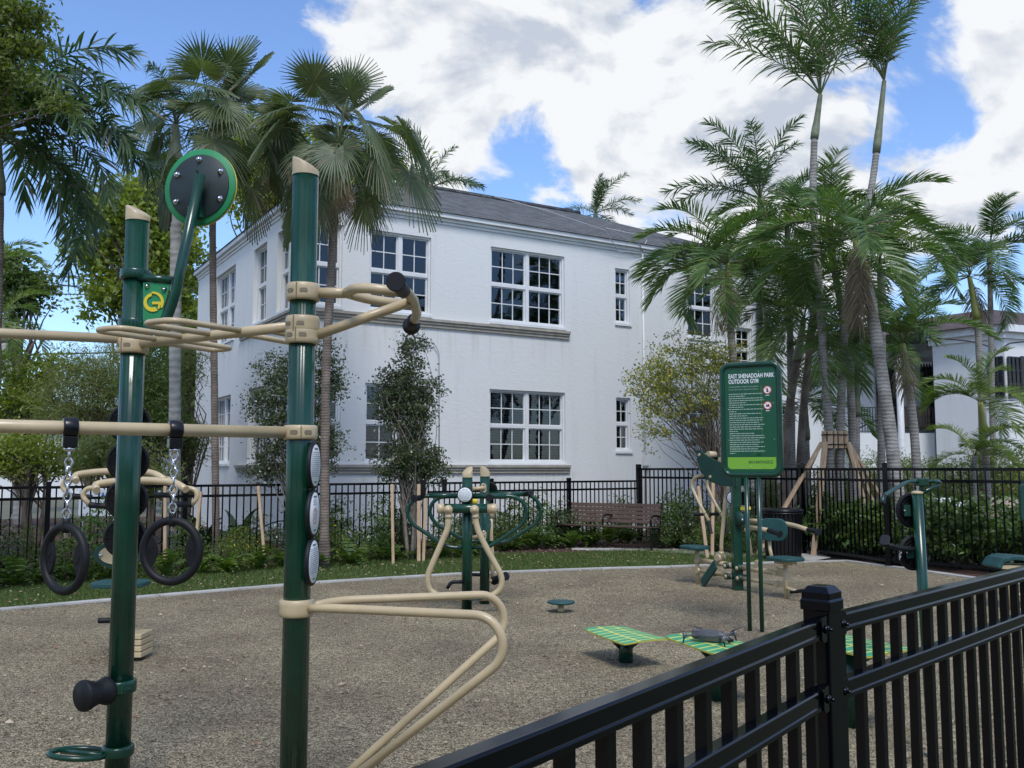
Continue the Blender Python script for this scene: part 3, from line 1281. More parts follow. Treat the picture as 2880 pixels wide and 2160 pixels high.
mb = MB()
pp = [W(1960, 726, 33), W(2090, 736, 31.5), W(2130, 745, 31), W(2160, 762, 31), W(2175, 742, 31), W(2240, 735, 31)]
mb.tube(fillet(pp, .4), .025, 6)
part(mb, 'cable', WIRE, hs)

# far pale house glimpsed at the left edge and low wall
hp = W(40, 1012, 48)
fh = thing('distant_house', 'pale distant house glimpsed between left hand bushes', 'house', (hp.x, 48, 0))
mb = MB()
mb.box((hp.x, 50, 1.6), (14, 4, 3.8))
part(mb, 'wall', STUCCO, fh)
mb = MB()
mb.add([(hp.x - 7.4, 47.6, 3.55), (hp.x + 7.4, 47.6, 3.55), (hp.x + 7.4, 52.4, 3.55), (hp.x - 7.4, 52.4, 3.55), (hp.x - 5, 50, 4.7), (hp.x + 5, 50, 4.7)],
       [(0, 1, 5, 4), (1, 2, 5), (2, 3, 4, 5), (3, 0, 4)], 0, False)
part(mb, 'roof', ROOFB, fh)
for k in range(3):
    mb = MB()
    mb.box((hp.x - 4 + 3.5 * k, 47.97, 1.8), (1.2, .05, 1.3))
    part(mb, 'window', DARKROOM, fh)

# ------------------------------------------------------------------ fences
def rail_profile(w, h):
    a = w / 2
    return [(-a, -h), (a, -h), (a, -h * .78), (a * .86, -h * .72), (a * .86, -h * .08), (a * .7, 0), (-a * .7, 0), (-a * .86, -h * .08), (-a * .86, -h * .72), (-a, -h * .78)]


def fence(name, label, pts, top, spacing, pk, rail_w, rail_h, post_w, rails, post_every=1.83, cap_h=.03, bevel=0.0, post_top=.04, ends=(True, True), group=None):
    root = thing(name, label, 'fence', (pts[0][0], pts[0][1], 0), group)
    org = Vector((pts[0][0], pts[0][1], 0))
    pm = MB()
    pm.box((0, 0, 0), (pk, pk, top - rail_h * .5 - .06))
    pmesh = pm.mesh('picket', FENCEBLACK)
    po = MB()
    H_ = top + post_top
    po.box((0, 0, H_ / 2), (post_w, post_w, H_))
    pomesh = po.mesh('post', FENCEBLACK)
    cm = MB()
    c = post_w / 2 + .004
    z0 = H_ - .012
    vs = []
    for (s, z) in ((c, 0), (c, cap_h * .45), (c * .93, cap_h * .55), (c * .93, cap_h * .85), (c * .62, cap_h * 1.15)):
        vs += [(-s, -s, z0 + z), (s, -s, z0 + z), (s, s, z0 + z), (-s, s, z0 + z)]
    fs = []
    for k in range(4):
        for i in range(4):
            j = (i + 1) % 4
            fs.append((k * 4 + i, k * 4 + j, k * 4 + 4 + j, k * 4 + 4 + i))
    fs += [(16, 17, 18, 19), (3, 2, 1, 0)]
    cm.add(vs, fs, 0, False)
    cmesh = cm.mesh('cap', FENCEBLACK)
    posts = []

    def addpost(p, ang):
        o = link('post', pomesh, root, p - org, bevel=bevel)
        o.rotation_euler = (0, 0, ang)
        link('cap', cmesh, o, (0, 0, 0), bevel=bevel)
    for i in range(len(pts) - 1):
        a, b = Vector((*pts[i][:2], 0)), Vector((*pts[i + 1][:2], 0))
        d = b - a
        L = d.length
        d.normalize()
        ang = math.atan2(d.y, d.x)
        nrm = Vector((-d.y, d.x, 0))
        if i > 0 or ends[0]:
            addpost(a, ang)
        np_ = max(1, round(L / post_every))
        for k in range(1, np_):
            addpost(a + d * L * k / np_, ang)
        if i == len(pts) - 2 and ends[1]:
            addpost(b, ang)
        for z in rails:
            mb = MB()
            off = post_w * .3
            mb.prism(rail_profile(rail_w, rail_h), a + d * off + Vector((0, 0, z)), nrm, (0, 0, 1), L - 2 * off)
            part(mb, 'rail', FENCEBLACK, root, bevel=bevel * .4)
        n = int(L / spacing)
        st = (L - (n - 1) * spacing) / 2
        for k in range(n):
            s = st + k * spacing
            seg = L / np_
            if min(s % seg, seg - s % seg) < post_w * .5 + pk * .6:
                continue
            o = link('picket', pmesh, root, a + d * s - org + Vector((0, 0, .05 + (top - rail_h * .5 - .06) / 2)))
            o.rotation_euler = (0, 0, ang)
    return root


NPOST = onZ(1776, 1331, 1.25)
NL = onZ(920, 1659, 1.25)
NR = onZ(2212, 1224, 1.25)
dl = (NL - NPOST).normalized()
dr = (NR - NPOST).normalized()
ov = Vector((dr.y, -dr.x, 0)).normalized() * .05
if ov.y > 0:
    ov = -ov
vg = [NPOST + dl * 7 + ov, NPOST + ov, NPOST + dr * 14 + ov]
sheet('added_dark_verge', [(p.x, p.y) for p in vg][::-1] + [(-14, -40), (40, -40)][::1], .006, SOIL)  # unseen dark ground added outside the near fence to darken its reflections
fn = fence('picket_fence', 'glossy black metal picket fence along the rubber surface beside the green step platforms',
           [(NPOST + dl * 1.9)[:2], NPOST[:2], (NPOST + dr * 4.8)[:2]], 1.25, .097, .02, .036, .037, .056, (1.25, 1.115, .16), post_every=2.4, cap_h=.042, bevel=.0022, post_top=.026)
# rail brackets with bolts on the near post
for dd in (dl, dr):
    dd2 = Vector((dd.x, dd.y, 0)).normalized()
    nrm = Vector((dd2.y, -dd2.x, 0))
    if nrm.y > 0:
        nrm = -nrm
    for z in (1.25, 1.115):
        mb = MB()
        c = NPOST + dd2 * .045
        c.z = z - .018
        pts = [(x - .0, y) for x, y in roundrect(.042, .05, .012, 4)]
        mb.prism(pts, c + nrm * .0185, dd2, (0, 0, 1), .003 if dd2.cross(Vector((0, 0, 1))).dot(nrm) > 0 else -.003)
        br = part(mb, 'bracket', FENCEBLACK, fn)
        mb = MB()
        mb.lathe([(.0085, 0), (.0085, .003), (.006, .006), (0, .007)], c + nrm * .0215, nrm, 14)
        mb.lathe([(.0035, .005), (.0035, .013), (0, .014)], c + nrm * .0215, nrm, 8)
        part(mb, 'bolt', FENCEBLACK, br)

LOWF = [(-8.2, 12.2), (2.72, 20.15)]
fence('picket_fence', 'low black picket fence in front of the white apartment house', LOWF, 1.3, .115, .019, .035, .04, .07, (1.3, 1.14, .14), ends=(True, False))
TALLF = [(2.75, 20.2), (5.35, 17.2), (5.97, 14.85), (7.5, 13.3), (12.0, 9.4)]
fence('picket_fence', 'tall black picket fence before the palms and clipped hedge', TALLF, 1.56, .115, .021, .04, .045, .085, (1.56, 1.38, .12), post_every=2.2, post_top=.06)

# ------------------------------------------------------------------ exercise rig (the big green posts)
P1 = Vector((-1.885, 4.57, 0))
P2 = Vector((-0.921, 4.03, 0))
P3 = Vector((-3.35, 4.0, 0))
P4 = Vector((-2.58, 2.94, 0))
PR = 0.0572
rig = thing('exercise_rig', 'tall green and beige multi station exercise rig with dip bars and hanging rings', 'exercise rig', (P2.x, P2.y, 0))


def post(parent, p, h, r=PR, slant=(1, 0), m=GREEN, cap=True, caph=.07, name='post'):
    mb = MB()
    seg = 120
    mb.lathe([(r, 0), (r, h)], (p.x, p.y, 0), seg=seg, flute=.016)
    part(mb, name, m, parent)
    if cap:
        mb = MB()
        rr = r * 1.03
        vs, fs = [], []
        s = Vector((slant[0], slant[1], 0)).normalized()
        prof = [(rr, lambda c: h - .012), (rr, lambda c: h + caph * (.55 - .45 * c)), (rr * .95, lambda c: h + caph * (.65 - .45 * c)), (rr * .7, lambda c: h + caph * (.72 - .33 * c)), (0.001, lambda c: h + caph * .74)]
        sg = 24
        for (q, zf) in prof:
            for k in range(sg):
                an = 2 * math.pi * k / sg
                dx, dy = math.cos(an), math.sin(an)
                vs.append((p.x + q * dx, p.y + q * dy, zf(dx * s.x + dy * s.y)))
        for i in range(len(prof) - 1):
            for k in range(sg):
                k2 = (k + 1) % sg
                fs.append((i * sg + k, i * sg + k2, (i + 1) * sg + k2, (i + 1) * sg + k))
        mb.add(vs, fs)
        part(mb, 'post_cap', BEIGE, parent)


def collar(parent, p, z, m=BEIGE, h=.075, r=PR, name='collar', split=None, dimple=True):
    mb = MB()
    R = r + .017
    mb.lathe([(r + .002, -h / 2), (R - .006, -h / 2), (R - .001, -h / 2 + .006), (R, -h * .2), (R, h * .2), (R - .001, h / 2 - .006), (R - .006, h / 2), (r + .002, h / 2)], (p.x, p.y, z), seg=28)
    o = part(mb, name, m, parent)
    if split is not None:
        mb = MB()
        d = Vector((math.cos(split), math.sin(split), 0))
        t = Vector((-d.y, d.x, 0))
        c = Vector((p.x, p.y, z))
        mb.beam(c + d * (R - .004) - Vector((0, 0, h / 2 - .004)), c + d * (R - .004) + Vector((0, 0, h / 2 - .004)), .005, .011, up=d)
        for s_ in (-1, 1):
            a2 = split + s_ * .42
            d2 = Vector((math.cos(a2), math.sin(a2), 0))
            t2 = Vector((-d2.y, d2.x, 0))
            mb.prism(roundrect(.034, .018, .008, 4), c + d2 * (R - .003), t2, (0, 0, 1), .0045)
        part(mb, 'clamp_slot', mat('beige_shadow_slot', (.20, .16, .10), .6) if m is BEIGE else GREEN2, o)
    return o


post(rig, P1, 2.80, slant=(.6, -.2))
post(rig, P2, 2.86, slant=(1, -.1))
post(rig, P3, 2.80, slant=(1, 0))
post(rig, P4, 2.80, slant=(1, 0))


def bar(parent, pts, r, m=BEIGE, name='bar', fil=None, seg=12, n=8):
    mb = MB()
    if fil:
        pts = fillet(pts, fil, n)
    mb.tube(pts, r, seg)
    return part(mb, name, m, parent)


def grip(parent, p0, p1, r, m=RUBBER, flare=1.5, name='grip', both=False):
    p0, p1 = Vector(p0), Vector(p1)
    d = p1 - p0
    L = d.length
    fl = r * flare
    prof = [(r * .9, 0), (r, .004), (r, L - fl * .9), (r * 1.1, L - fl * .6), (fl, L - fl * .15), (fl, L - .004), (fl * .92, L)]
    if both:
        prof = [(fl * .9, 0), (fl, .004), (fl, fl * .2), (r * 1.1, fl * .6)] + prof[2:]
    mb = MB()
    mb.lathe(prof, p0, d, 20)
    return part(mb, name, m, parent)


Z3 = Vector((0, 0, 1))
# overhead beam between the two posts with hairpin rung loops
zb = 2.165
d12 = (P2 - P1).normalized()
n12 = Vector((-d12.y, d12.x, 0))
L12 = (P2 - P1).length
collar(rig, P1, zb - .01, split=-2.0)
collar(rig, P2, zb + .012, split=-1.9)
bar(rig, [P1 + Z3 * zb, P2 + Z3 * (zb + .012)], .024, name='overhead_beam')
for s0, s1, reach, sd in ((.17, .33, .33, -1), (.10, .24, .46, 1), (.50, .68, .36, -1), (.62, .78, .46, 1)):
    a = P1 + d12 * L12 * s0 + Z3 * (zb + .012)
    b = P1 + d12 * L12 * s1 + Z3 * (zb + .012)
    q = n12 * sd
    pts = [a, a + q * reach - d12 * .05 + Z3 * .006, b + q * reach - d12 * .05 + Z3 * .006, b]
    bar(rig, pts, .0138, name='rung_loop', fil=.07)
bar(rig, [P1 + Z3 * 2.19, P3 + Z3 * 2.19], .024, name='overhead_beam')
collar(rig, P3, 2.19)
# target disc arm on the first post
collar(rig, P1, 2.515, GREEN, h=.05)
collar(rig, P1, 2.262, GREEN, h=.06)
D1 = 4.53


def Q(u, v, d=D1):
    return W(u, v, d)


bar(rig, [Q(300, 716), Q(352, 708), Q(378, 640), Q(433, 378)], .026, GREEN, 'disc_arm', fil=[.12, .1])
bar(rig, [Q(300, 598), Q(372, 606)], .021, GREEN, 'arm_brace')
yaw = math.radians(13)
nd = Vector((-math.sin(yaw), -math.cos(yaw), 0))
dc = Q(434, 406, 4.62)
DT = .029
mb = MB()
mb.lathe([(.0, 0), (.197, 0), (.2, .003), (.2, .011), (.197, .014), (0, .014)], dc, nd, 56)
disc = part(mb, 'target_disc', VIVID, rig)
mb = MB()
mb.lathe([(0, -.0145), (.197, -.0145), (.199, -.010), (.199, -.0003), (0, -.0003)], dc, nd, 56)
part(mb, 'back_layer', YELLOW, disc)
mb = MB()
mb.lathe([(0, .0145), (.166, .0145), (.168, .0165), (.168, .0205), (.166, .0225), (0, .0225)], dc, nd, 56)
part(mb, 'face_plate', DARKGREY, disc)
ax_, bx_, _ = basis(nd)
for k in range(6):
    an = math.radians(60 * k + 30)
    mb = MB()
    mb.lathe([(.016, .023), (.016, .027), (.0095, .029), (.0095, .038), (.0, .040)], dc + (ax_ * math.cos(an) + bx_ * math.sin(an)) * .142, nd, 12)
    part(mb, 'bolt', CHROME, disc)
mb = MB()
g0 = Q(434, 372, 4.6) + nd * .02
g1 = Q(421, 470, 4.6) + nd * .02
g2 = Q(447, 474, 4.6) + nd * .02
sidev = (g2 - g1)
for q in (0, 1):
    off = nd * (.012 * q)
mb.add([g0, g1, g2, g0 + nd * .03, g1 + nd * .03, g2 + nd * .03], [(0, 1, 2), (5, 4, 3), (0, 3, 4, 1), (1, 4, 5, 2), (2, 5, 3, 0)], 0, False)
part(mb, 'gusset', GREEN, disc)
# emblem panel: green plate with a yellow round letter G
pl = [(309, 610), (368, 612), (358, 650), (350, 678), (342, 695), (325, 706), (309, 708)]
mb = MB()
P0 = Q(309, 708, 4.525)
vs = [Q(u, v, 4.525) for u, v in pl]
vs2 = [p + Vector((0, .012, 0)) for p in vs]
n = len(vs)
mb.add(vs + vs2, [tuple(range(n))[::-1], tuple(range(n, 2 * n))] + [(i, (i + 1) % n, n + (i + 1) % n, n + i) for i in range(n)], 0, False)
ep = part(mb, 'emblem_panel', VIVID, rig)
mb = MB()
ec = Q(331, 653, 4.521)
k = 4.521 / 2000
outer = arc((0, 0), 23 * k, 70, 395, 22)
tail = [(22 * k, 16 * k - 34 * k), (14 * k, -22 * k)]
C_out = arc((0, 0), 21 * k, 100, 300, 20)
C_in = arc((-1.5 * k, 1 * k), 12.5 * k, 300, 100, 20)
mb.prism([(x, y) for x, y in C_out + C_in], ec, (1, 0, 0), (0, 0, 1), .002)
sw_o = arc((0, 0), 23.5 * k, 100, -35, 16)
sw_i = arc((-3 * k, -1 * k), 20.5 * k, -25, 96, 16)
mb.prism([(x, y) for x, y in sw_o + sw_i][::-1], ec, (1, 0, 0), (0, 0, 1), .002)
mb.prism([(-2 * k, -4.5 * k), (17 * k, -4.5 * k), (17 * k, 1.5 * k), (-2 * k, 1.5 * k)], ec, (1, 0, 0), (0, 0, 1), .002)
mb.prism([(11 * k, -16 * k), (17.5 * k, -11 * k), (17 * k, -4.7 * k), (11 * k, -4.7 * k)], ec, (1, 0, 0), (0, 0, 1), .002)
part(mb, 'emblem', YELLOW, ep)
for (u, v) in ((318, 618), (355, 625), (317, 696)):
    mb = MB()
    mb.lathe([(.0135, 0), (.0135, .003), (.008, .006), (.008, .012), (0, .014)], Q(u, v, 4.524), (0, -1, 0), 12)
    part(mb, 'bolt', CHROME, ep)

# info discs: backs on the first post, printed fronts on the second
def info_disc(parent, c, nrm, R=.098, lines=True, warn=False, back=False):
    c, nrm = Vector(c), Vector(nrm).normalized()
    mb = MB()
    mb.lathe([(0, -.010), (R, -.010), (R + .004, -.006), (R + .004, .004), (R - .002, .009), (R - .008, .006), (0, .006)], c, nrm, 40)
    if back:
        for q in (.35, .55, .75, .93):
            mb.lathe([(R * q - .002, -.0102), (R * q, -.017), (R * q + .002, -.0102)], c, nrm, 40)
        a, b, _ = basis(nrm)
        for k in range(12):
            an = k * math.pi / 6
            dd = a * math.cos(an) + b * math.sin(an)
            mb.beam(c - nrm * .012 + dd * R * .3, c - nrm * .012 + dd * R * .95, .003, .007, up=nrm)
    o = part(mb, 'info_disc', RUBBER, parent)
    mb = MB()
    mb.lathe([(0, .0063), (R - .008, .0063), (R - .009, .0078), (0, .0078)], c, nrm, 40)
    face = part(mb, 'printed_face', WHITEP, o)
    up = Vector((0, 0, 1))
    ux = up.cross(nrm).normalized()
    if not back:
        mb = MB()
        o2 = c + nrm * .0083
        r_ = random.Random(int(c.z * 1000))
        # grey text block lines in broken words
        y = R * .55
        while y > -R * .55:
            half = math.sqrt(max(0, (R * .86) ** 2 - y * y)) * (.95 if not warn else .5)
            x = -half
            while x < half - .012:
                w = r_.uniform(.006, .02)
                w = min(w, half - x)
                if not warn or abs(y) > R * .0 or True:
                    pass
                mb.prism([(x, y), (x + w, y), (x + w, y + .0028), (x, y + .0028)], o2, ux, up, .0004)
                x += w + .004
            y -= .0085
            if warn and y < R * .35:
                break
        mb.prism([(-.03, R * .68), (.03, R * .68), (.03, R * .76), (-.03, R * .76)], o2, ux, up, .0006)
        part(mb, 'print', INK, face)
        mb = MB()
        mb.prism([(-.02, -R * .78), (.02, -R * .78), (.02, -R * .70), (-.02, -R * .70)], o2, ux, up, .0006)
        part(mb, 'print', VIVID, face)
        if warn:
            mb = MB()
            rr = arc((0, -.012), .034, 0, 360, 28)
            ri = arc((0, -.012), .030, 360, 0, 28)
            for i in range(28):
                mb.prism([rr[i], rr[i + 1], ri[27 - i], ri[28 - i]], o2, ux, up, .0005)
            part(mb, 'print', REDINK, face)
            mb = MB()
            mb.prism(arc((0, .008), .006, 0, 360, 10)[:-1], o2, ux, up, .0005)
            mb.prism([(-.006, -.03), (.006, -.03), (.007, 0), (-.007, 0)], o2, ux, up, .0005)
            part(mb, 'print', INK, face)
    return o


for v in (915, 997, 1079, 1161):
    z = W(280, v, 4.64).z
    info_disc(rig, (P1.x - .035, P1.y + PR + .02, z), (-.2, .98, 0), back=True)
nf = Vector((1, -.02, 0)).normalized()
for i, v in enumerate((1005, 1108, 1212)):
    z = W(690, v, 4.02).z
    info_disc(rig, Vector((P2.x, P2.y, z)) + nf * (PR + .012) + Vector((0, -.03, 0)), nf, warn=(i == 1))

# pull-up handle on the second post
zc1, zc2 = 2.322, 2.128
collar(rig, P2, zc1, split=-1.75)
collar(rig, P2, zc2, split=-1.75, h=.07)
hA, hB = Vector((-.462, 3.62, 2.289)), Vector((-.525, 4.78, 2.289))
hI = (hB - hA).normalized() * .03
bar(rig, [hA + hI, hA.lerp(hB, .3) + Vector((.05, 0, 0)), hA.lerp(hB, .7) + Vector((.05, 0, 0)), hB - hI], .023, name='pull_up_bar', fil=.3)
grip(rig, hA + (hB - hA).normalized() * .2 + Vector((.018, 0, 0)), hA, .031, flare=1.3)
grip(rig, hB - (hB - hA).normalized() * .22 + Vector((.02, 0, 0)), hB, .029, flare=1.6)
F = W(758, 633, 4.0)
bar(rig, [Vector((P2.x + .06, P2.y, zc1)), F], .0235, name='handle_arm')
bar(rig, [F - Vector((.02, 0, 0)), F + Vector((.05, -.14, 0.0)), hA.lerp(hB, .2) + Vector((.02, 0, 0))], .0225, name='handle_arm', fil=.12)
bar(rig, [F - Vector((.02, 0, 0)), F + Vector((.06, .10, -.01)), hA.lerp(hB, .46) + Vector((.03, 0, 0))], .0225, name='handle_arm', fil=.12)
bar(rig, [Vector((P2.x + .05, P2.y, zc2)), hA.lerp(hB, .34) + Vector((.03, 0, -.012))], .0225, name='handle_strut')

# ring beam
zr = 1.705
collar(rig, P2, zr, h=.062, split=-1.3)
bar(rig, [Vector((P2.x, P2.y, zr)), Vector((P4.x, P4.y, zr))], .0255, name='ring_beam', seg=20)
collar(rig, P4, zr, h=.06)
# dip bars
zd = .958
collar(rig, P2, zd, h=.072, split=2.6)
mbx = Vector((P2.x, P2.y, zd))
for (ex, ey, dy) in ((.17, 3.66, -.03), (.17, 4.43, .03)):
    st = mbx + Vector((.045, dy * .7, 0))
    kn = mbx + Vector((.16, dy * 4.2 if dy > 0 else dy * 3.4, .012))
    cor = Vector((ex, ey, zd + .012))
    low = Vector((P2.x + .03, P2.y + dy, .09))
    pts = fillet([st, kn, kn.lerp(cor, .3)], .09)[:-1] + arc_fillet(kn, cor, low, .115) + [low]
    bar(rig, pts, .0188, name='dip_bar', seg=16)
collar(rig, P2, .1, h=.07)
# foot roller and foot loop on the first post
collar(rig, P1, .508, GREEN, h=.06, split=-1.1)
rd = Vector((-.52, -.85, 0)).normalized()
c0 = Vector((P1.x, P1.y, .5)) + rd * (PR + .0)
mb = MB()
mb.lathe([(.03, 0), (.060, .004), (.066, .016), (.064, .03), (.054, .055), (.053, .07), (.064, .105), (.071, .122), (.072, .138), (.069, .146), (.0, .148)], c0, rd, 32)
part(mb, 'foot_roller', RUBBER, rig)
collar(rig, P1, .208, GREEN, h=.05)
ld = Vector((-.97, -.25, 0)).normalized()
ln = Vector((-ld.y, ld.x, 0))
c0 = Vector((P1.x, P1.y, .205))
lp = [c0 + ld * .17 + ld * (.13 * math.cos(t)) + ln * (.085 * math.sin(t)) + Z3 * .012 * math.cos(t) for t in np.linspace(0, 2 * math.pi, 33)[:-1]]
mb = MB()
mb.tube(lp, .0135, 10, closed=True)
mb.tube([c0 + ld * .06 + ln * .05, c0 + ld * .26 - ln * .06], .012, 10)
part(mb, 'foot_loop', GREEN, rig)


# gym rings on chains
def gym_ring(t, yaw, label, zc):
    c = Vector((P2.x, P2.y, zr)).lerp(Vector((P4.x, P4.y, zr)), t)
    R = .116
    g = thing('gym_ring', label, 'gym ring', (c.x, c.y, zc), 'gym rings hanging from the beige beam')
    d = (P4 - P2).normalized()
    mb = MB()
    mb.lathe([(.0262, -.026), (.036, -.026), (.039, -.02), (.039, .02), (.036, .026), (.0262, .026)], (c.x, c.y, zr), d, 28)
    n_ = Vector((-d.y, d.x, 0))
    mb.beam(Vector((c.x, c.y, zr - .034)), Vector((c.x, c.y, zr - .075)), .046, .052, up=d)
    mb.beam(Vector((c.x, c.y, zr + .004)) - n_ * .04, Vector((c.x, c.y, zr - .03)) - n_ * .04, .03, .02, up=n_)
    part(mb, 'hanger', BLACK, g, bevel=.003)
    top = zr - .075
    rt = zc + R + .035
    mb = MB()
    mb.lathe([(.02, 0), (.02, .012), (.009, .014), (.009, .02)], (c.x, c.y, top), (0, 0, -1), 12)
    L = top - .012 - rt
    nl = max(3, round(L / .034))
    st = L / nl
    for k in range(nl):
        zc_ = rt + st * (k + .5)
        a = .25 + k * math.pi * .5 + .3 * math.sin(k)
        u_ = Vector((math.cos(a), math.sin(a), 0))
        pts = [Vector((c.x, c.y, zc_)) + u_ * .0125 * math.cos(q) + Z3 * (st * .62) * math.sin(q) for q in np.linspace(0, 2 * math.pi, 15)[:-1]]
        mb.tube(pts, .0046, 7, closed=True)
    part(mb, 'chain', CHROME, g)
    ux = Vector((math.cos(yaw), math.sin(yaw), 0))
    mb = MB()
    mb.tube([Vector((c.x, c.y, zc)) + ux * R * math.cos(q) + Z3 * R * 1.04 * math.sin(q) for q in np.linspace(0, 2 * math.pi, 41)[:-1]], .0165, 14, closed=True)
    mb.lathe([(.013, -.02), (.018, .0), (.014, .02), (.016, .035)], (c.x, c.y, zc + R), (0, 0, 1), 14)
    ring = part(mb, 'ring', RUBBER, g)
    mb = MB()
    mb.lathe([(.008, -.035), (.008, .0)], (c.x, c.y, zc + R - .004), (0, 0, 1), 10)
    part(mb, 'swivel', CHROME, g)
    uy = Z3
    for s in (-1, 1):
        poly = arc((0, 0), R - .008, -38, 38, 12) + [(x, y) for x, y in arc((.152, 0), .094, 135.4, 224.6, 10)]
        poly = [(s * x, y) for x, y in poly]
        if s < 0:
            poly = poly[::-1]
        mb = MB()
        mb.prism(poly, Vector((c.x, c.y, zc)) - ux.cross(uy) * .006, ux, uy, .012)
        for q in (-1, 1):
            w = .003
            mb.prism([(s * .085 - .012, -.016 * q - w), (s * .085 + .012, .016 * q - w), (s * .085 + .012, .016 * q + w), (s * .085 - .012, -.016 * q + w)], Vector((c.x, c.y, zc)) + ux.cross(uy) * .006, ux, uy, .002)
            mb.prism([(s * .085 - .012, -.016 * q - w), (s * .085 + .012, .016 * q - w), (s * .085 + .012, .016 * q + w), (s * .085 - .012, -.016 * q + w)], Vector((c.x, c.y, zc)) - ux.cross(uy) * .008, ux, uy, .002)
        part(mb, 'grip_pad', RUBBER, ring)


def t_of(u):
    k = (u - 1106) / 2000 * 1.0
    a, b = P2, P4
    return (k * a.y - a.x) / ((b.x - a.x) - k * (b.y - a.y))


gym_ring(t_of(152), math.radians(-28), 'black gym ring hanging nearly edge on, outside the first green post', W(147, 1207, 3.53).z)
gym_ring(t_of(379), math.radians(-6), 'black gym ring hanging nearly face on, between the two green posts', W(375, 1190, 3.745).z)


# ------------------------------------------------------------------ seated press behind the first post
def cA(x, y, d):
    return W(153.6 + .2685 * x, 983 + .2685 * y, d)


DA = 7.85
b0 = cA(440, 1560, DA)
sp = thing('seated_press', 'beige and green seated press machine half hidden behind the first green post', 'exercise machine', (b0.x, DA, 0))
post(sp, Vector((b0.x - .16, DA + .25, 0)), 1.4, cap=False)
for dd, sx, sy in ((0, 0, 0), (.75, -165, -75)):
    def A(x, y, q=0):
        return cA(x + sx, y + sy, DA - .25 + dd + q)
    bar(sp, [A(205, 285, -.1), A(190, 235), A(360, 210), A(560, 200), A(830, 215), A(925, 278, -.1)], .03, name='handle_bar', fil=.12)
    bar(sp, [A(215, 260), A(120, 268), A(88, 330), A(150, 402)], .02, name='handle_hook', fil=.1)
    grip(sp, A(330, 415), A(148, 402), .024, flare=1.05)
    bar(sp, [A(915, 262), A(1000, 275), A(1020, 340), A(970, 400)], .02, name='handle_hook', fil=.1)
    grip(sp, A(830, 396), A(972, 398), .024, flare=1.05)
oc = cA(385, 800, DA + .1)
mb = MB()
ov = [(.21 * math.cos(t), .115 * math.sin(t)) for t in np.linspace(0, 2 * math.pi, 37)[:-1]]
mb.prism(ov, oc + Vector((0, .02, 0)), (1, 0, 0), (0, 0, 1), .045)
bp = part(mb, 'backrest', GREEN2, sp, bevel=.006)
mb = MB()
mb.prism([(x * .74, y * .7) for x, y in ov], oc + Vector((0, -.026, 0)), (1, 0, 0), (0, 0, 1), .012)
part(mb, 'back_plate', BEIGE, bp)
mb = MB()
mb.lathe([(.016, 0), (.016, .008), (.009, .012), (.009, .026), (0, .028)], oc + Vector((-.135, -.038, 0)), (0, -1, 0), 12)
part(mb, 'bolt', CHROME, bp)
mb = MB()
mb.prism(roundrect(.42, .34, .1, 6), cA(400, 1055, DA - .1), (1, 0, 0), (0, 1, 0), .04)
part(mb, 'seat', TEAL, sp, bevel=.008)
for k in range(4):
    mb = MB()
    q = cA(470, 1418 + 43 * k, DA - .15)
    mb.box((q.x, DA - .1, .03 + .048 * (3 - k) + .022), (.25, .25, .042))
    part(mb, 'base_slab', BEIGE, sp, bevel=.006)
bar(sp, [cA(420, 1560, DA - .1), cA(420, 1050, DA - .1)], .035, name='seat_post')
bar(sp, [cA(440, 1330, DA - .1), cA(310, 1330, DA - .2)], .018, name='foot_bar')
grip(sp, cA(320, 1330, DA - .2), cA(222, 1332, DA - .2), .022, flare=1.05)
bar(sp, [cA(430, 1000, DA + .2), cA(430, 250, DA + .25)], .04, GREEN, name='mast')


# ------------------------------------------------------------------ twin post leg swing machine
def cM(x, y, d):
    return W(860.2 + .2037 * x, 998.4 + .2037 * y, d)


DM, DN = 10.35, 10.85
m0 = cM(731, 1525, DM)
aw = thing('air_walker', 'green post air walker with beige swinging legs and white round notice', 'exercise machine', (m0.x, DM, 0))
post(aw, Vector((cM(731, 800, DM).x, DM, 0)), cM(731, 150, DM).z, slant=(-.8, -1), caph=.1)
FQ = DM - .02


def M(x, y, q=0):
    return cM(x, y, DM + q)


bar(aw, [M(700, 357), M(240, 360), M(118, 440), M(95, 540), M(140, 650), M(470, 870), M(560, 905), M(690, 905)], .022, GREEN, 'hand_loop', fil=[.1, .12, .1, .1, .12, .08])
bar(aw, [M(760, 357), M(1210, 357), M(1330, 420), M(1370, 540), M(1320, 660), M(1010, 872), M(930, 905), M(780, 905)], .022, GREEN, 'hand_loop', fil=[.1, .12, .1, .1, .12, .08])
bar(aw, [M(330, 352), M(620, 357)], .03, GREEN, 'cross_tube')
bar(aw, [M(790, 360), M(1150, 362)], .03, GREEN, 'cross_tube')
grip(aw, M(265, 375), M(265, 185), .03, flare=1.25)
grip(aw, M(490, 345, .35), M(490, 180, .35), .028, flare=1.25)
grip(aw, M(235, 378, 0), M(165, 386, -.12), .032, flare=1.4)
grip(aw, M(990, 368, 0), M(965, 375, -.14), .032, flare=1.3)
bar(aw, [M(470, 492, -.09), M(1000, 492, -.09)], .053, GREEN, 'axle_beam', seg=20)
for (xa, xb) in ((480, 408), (955, 1055)):
    mb = MB()
    p, q = M(xa, 492, -.09), M(xb, 492, -.09)
    d = (q - p)
    mb.lathe([(.055, -.01), (.056, d.length * .55), (.052, d.length * .8), (.04, d.length * .97), (0, d.length)], p, d, 20)
    part(mb, 'beam_cap', BEIGE, aw)
mb = MB()
mb.tube([M(731, 250), M(731, 440)], .061, 20)
part(mb, 'sleeve', GREEN, aw)
info_disc(aw, M(707, 345, -.12), (0, -1, 0), R=.085)
lq = -.19
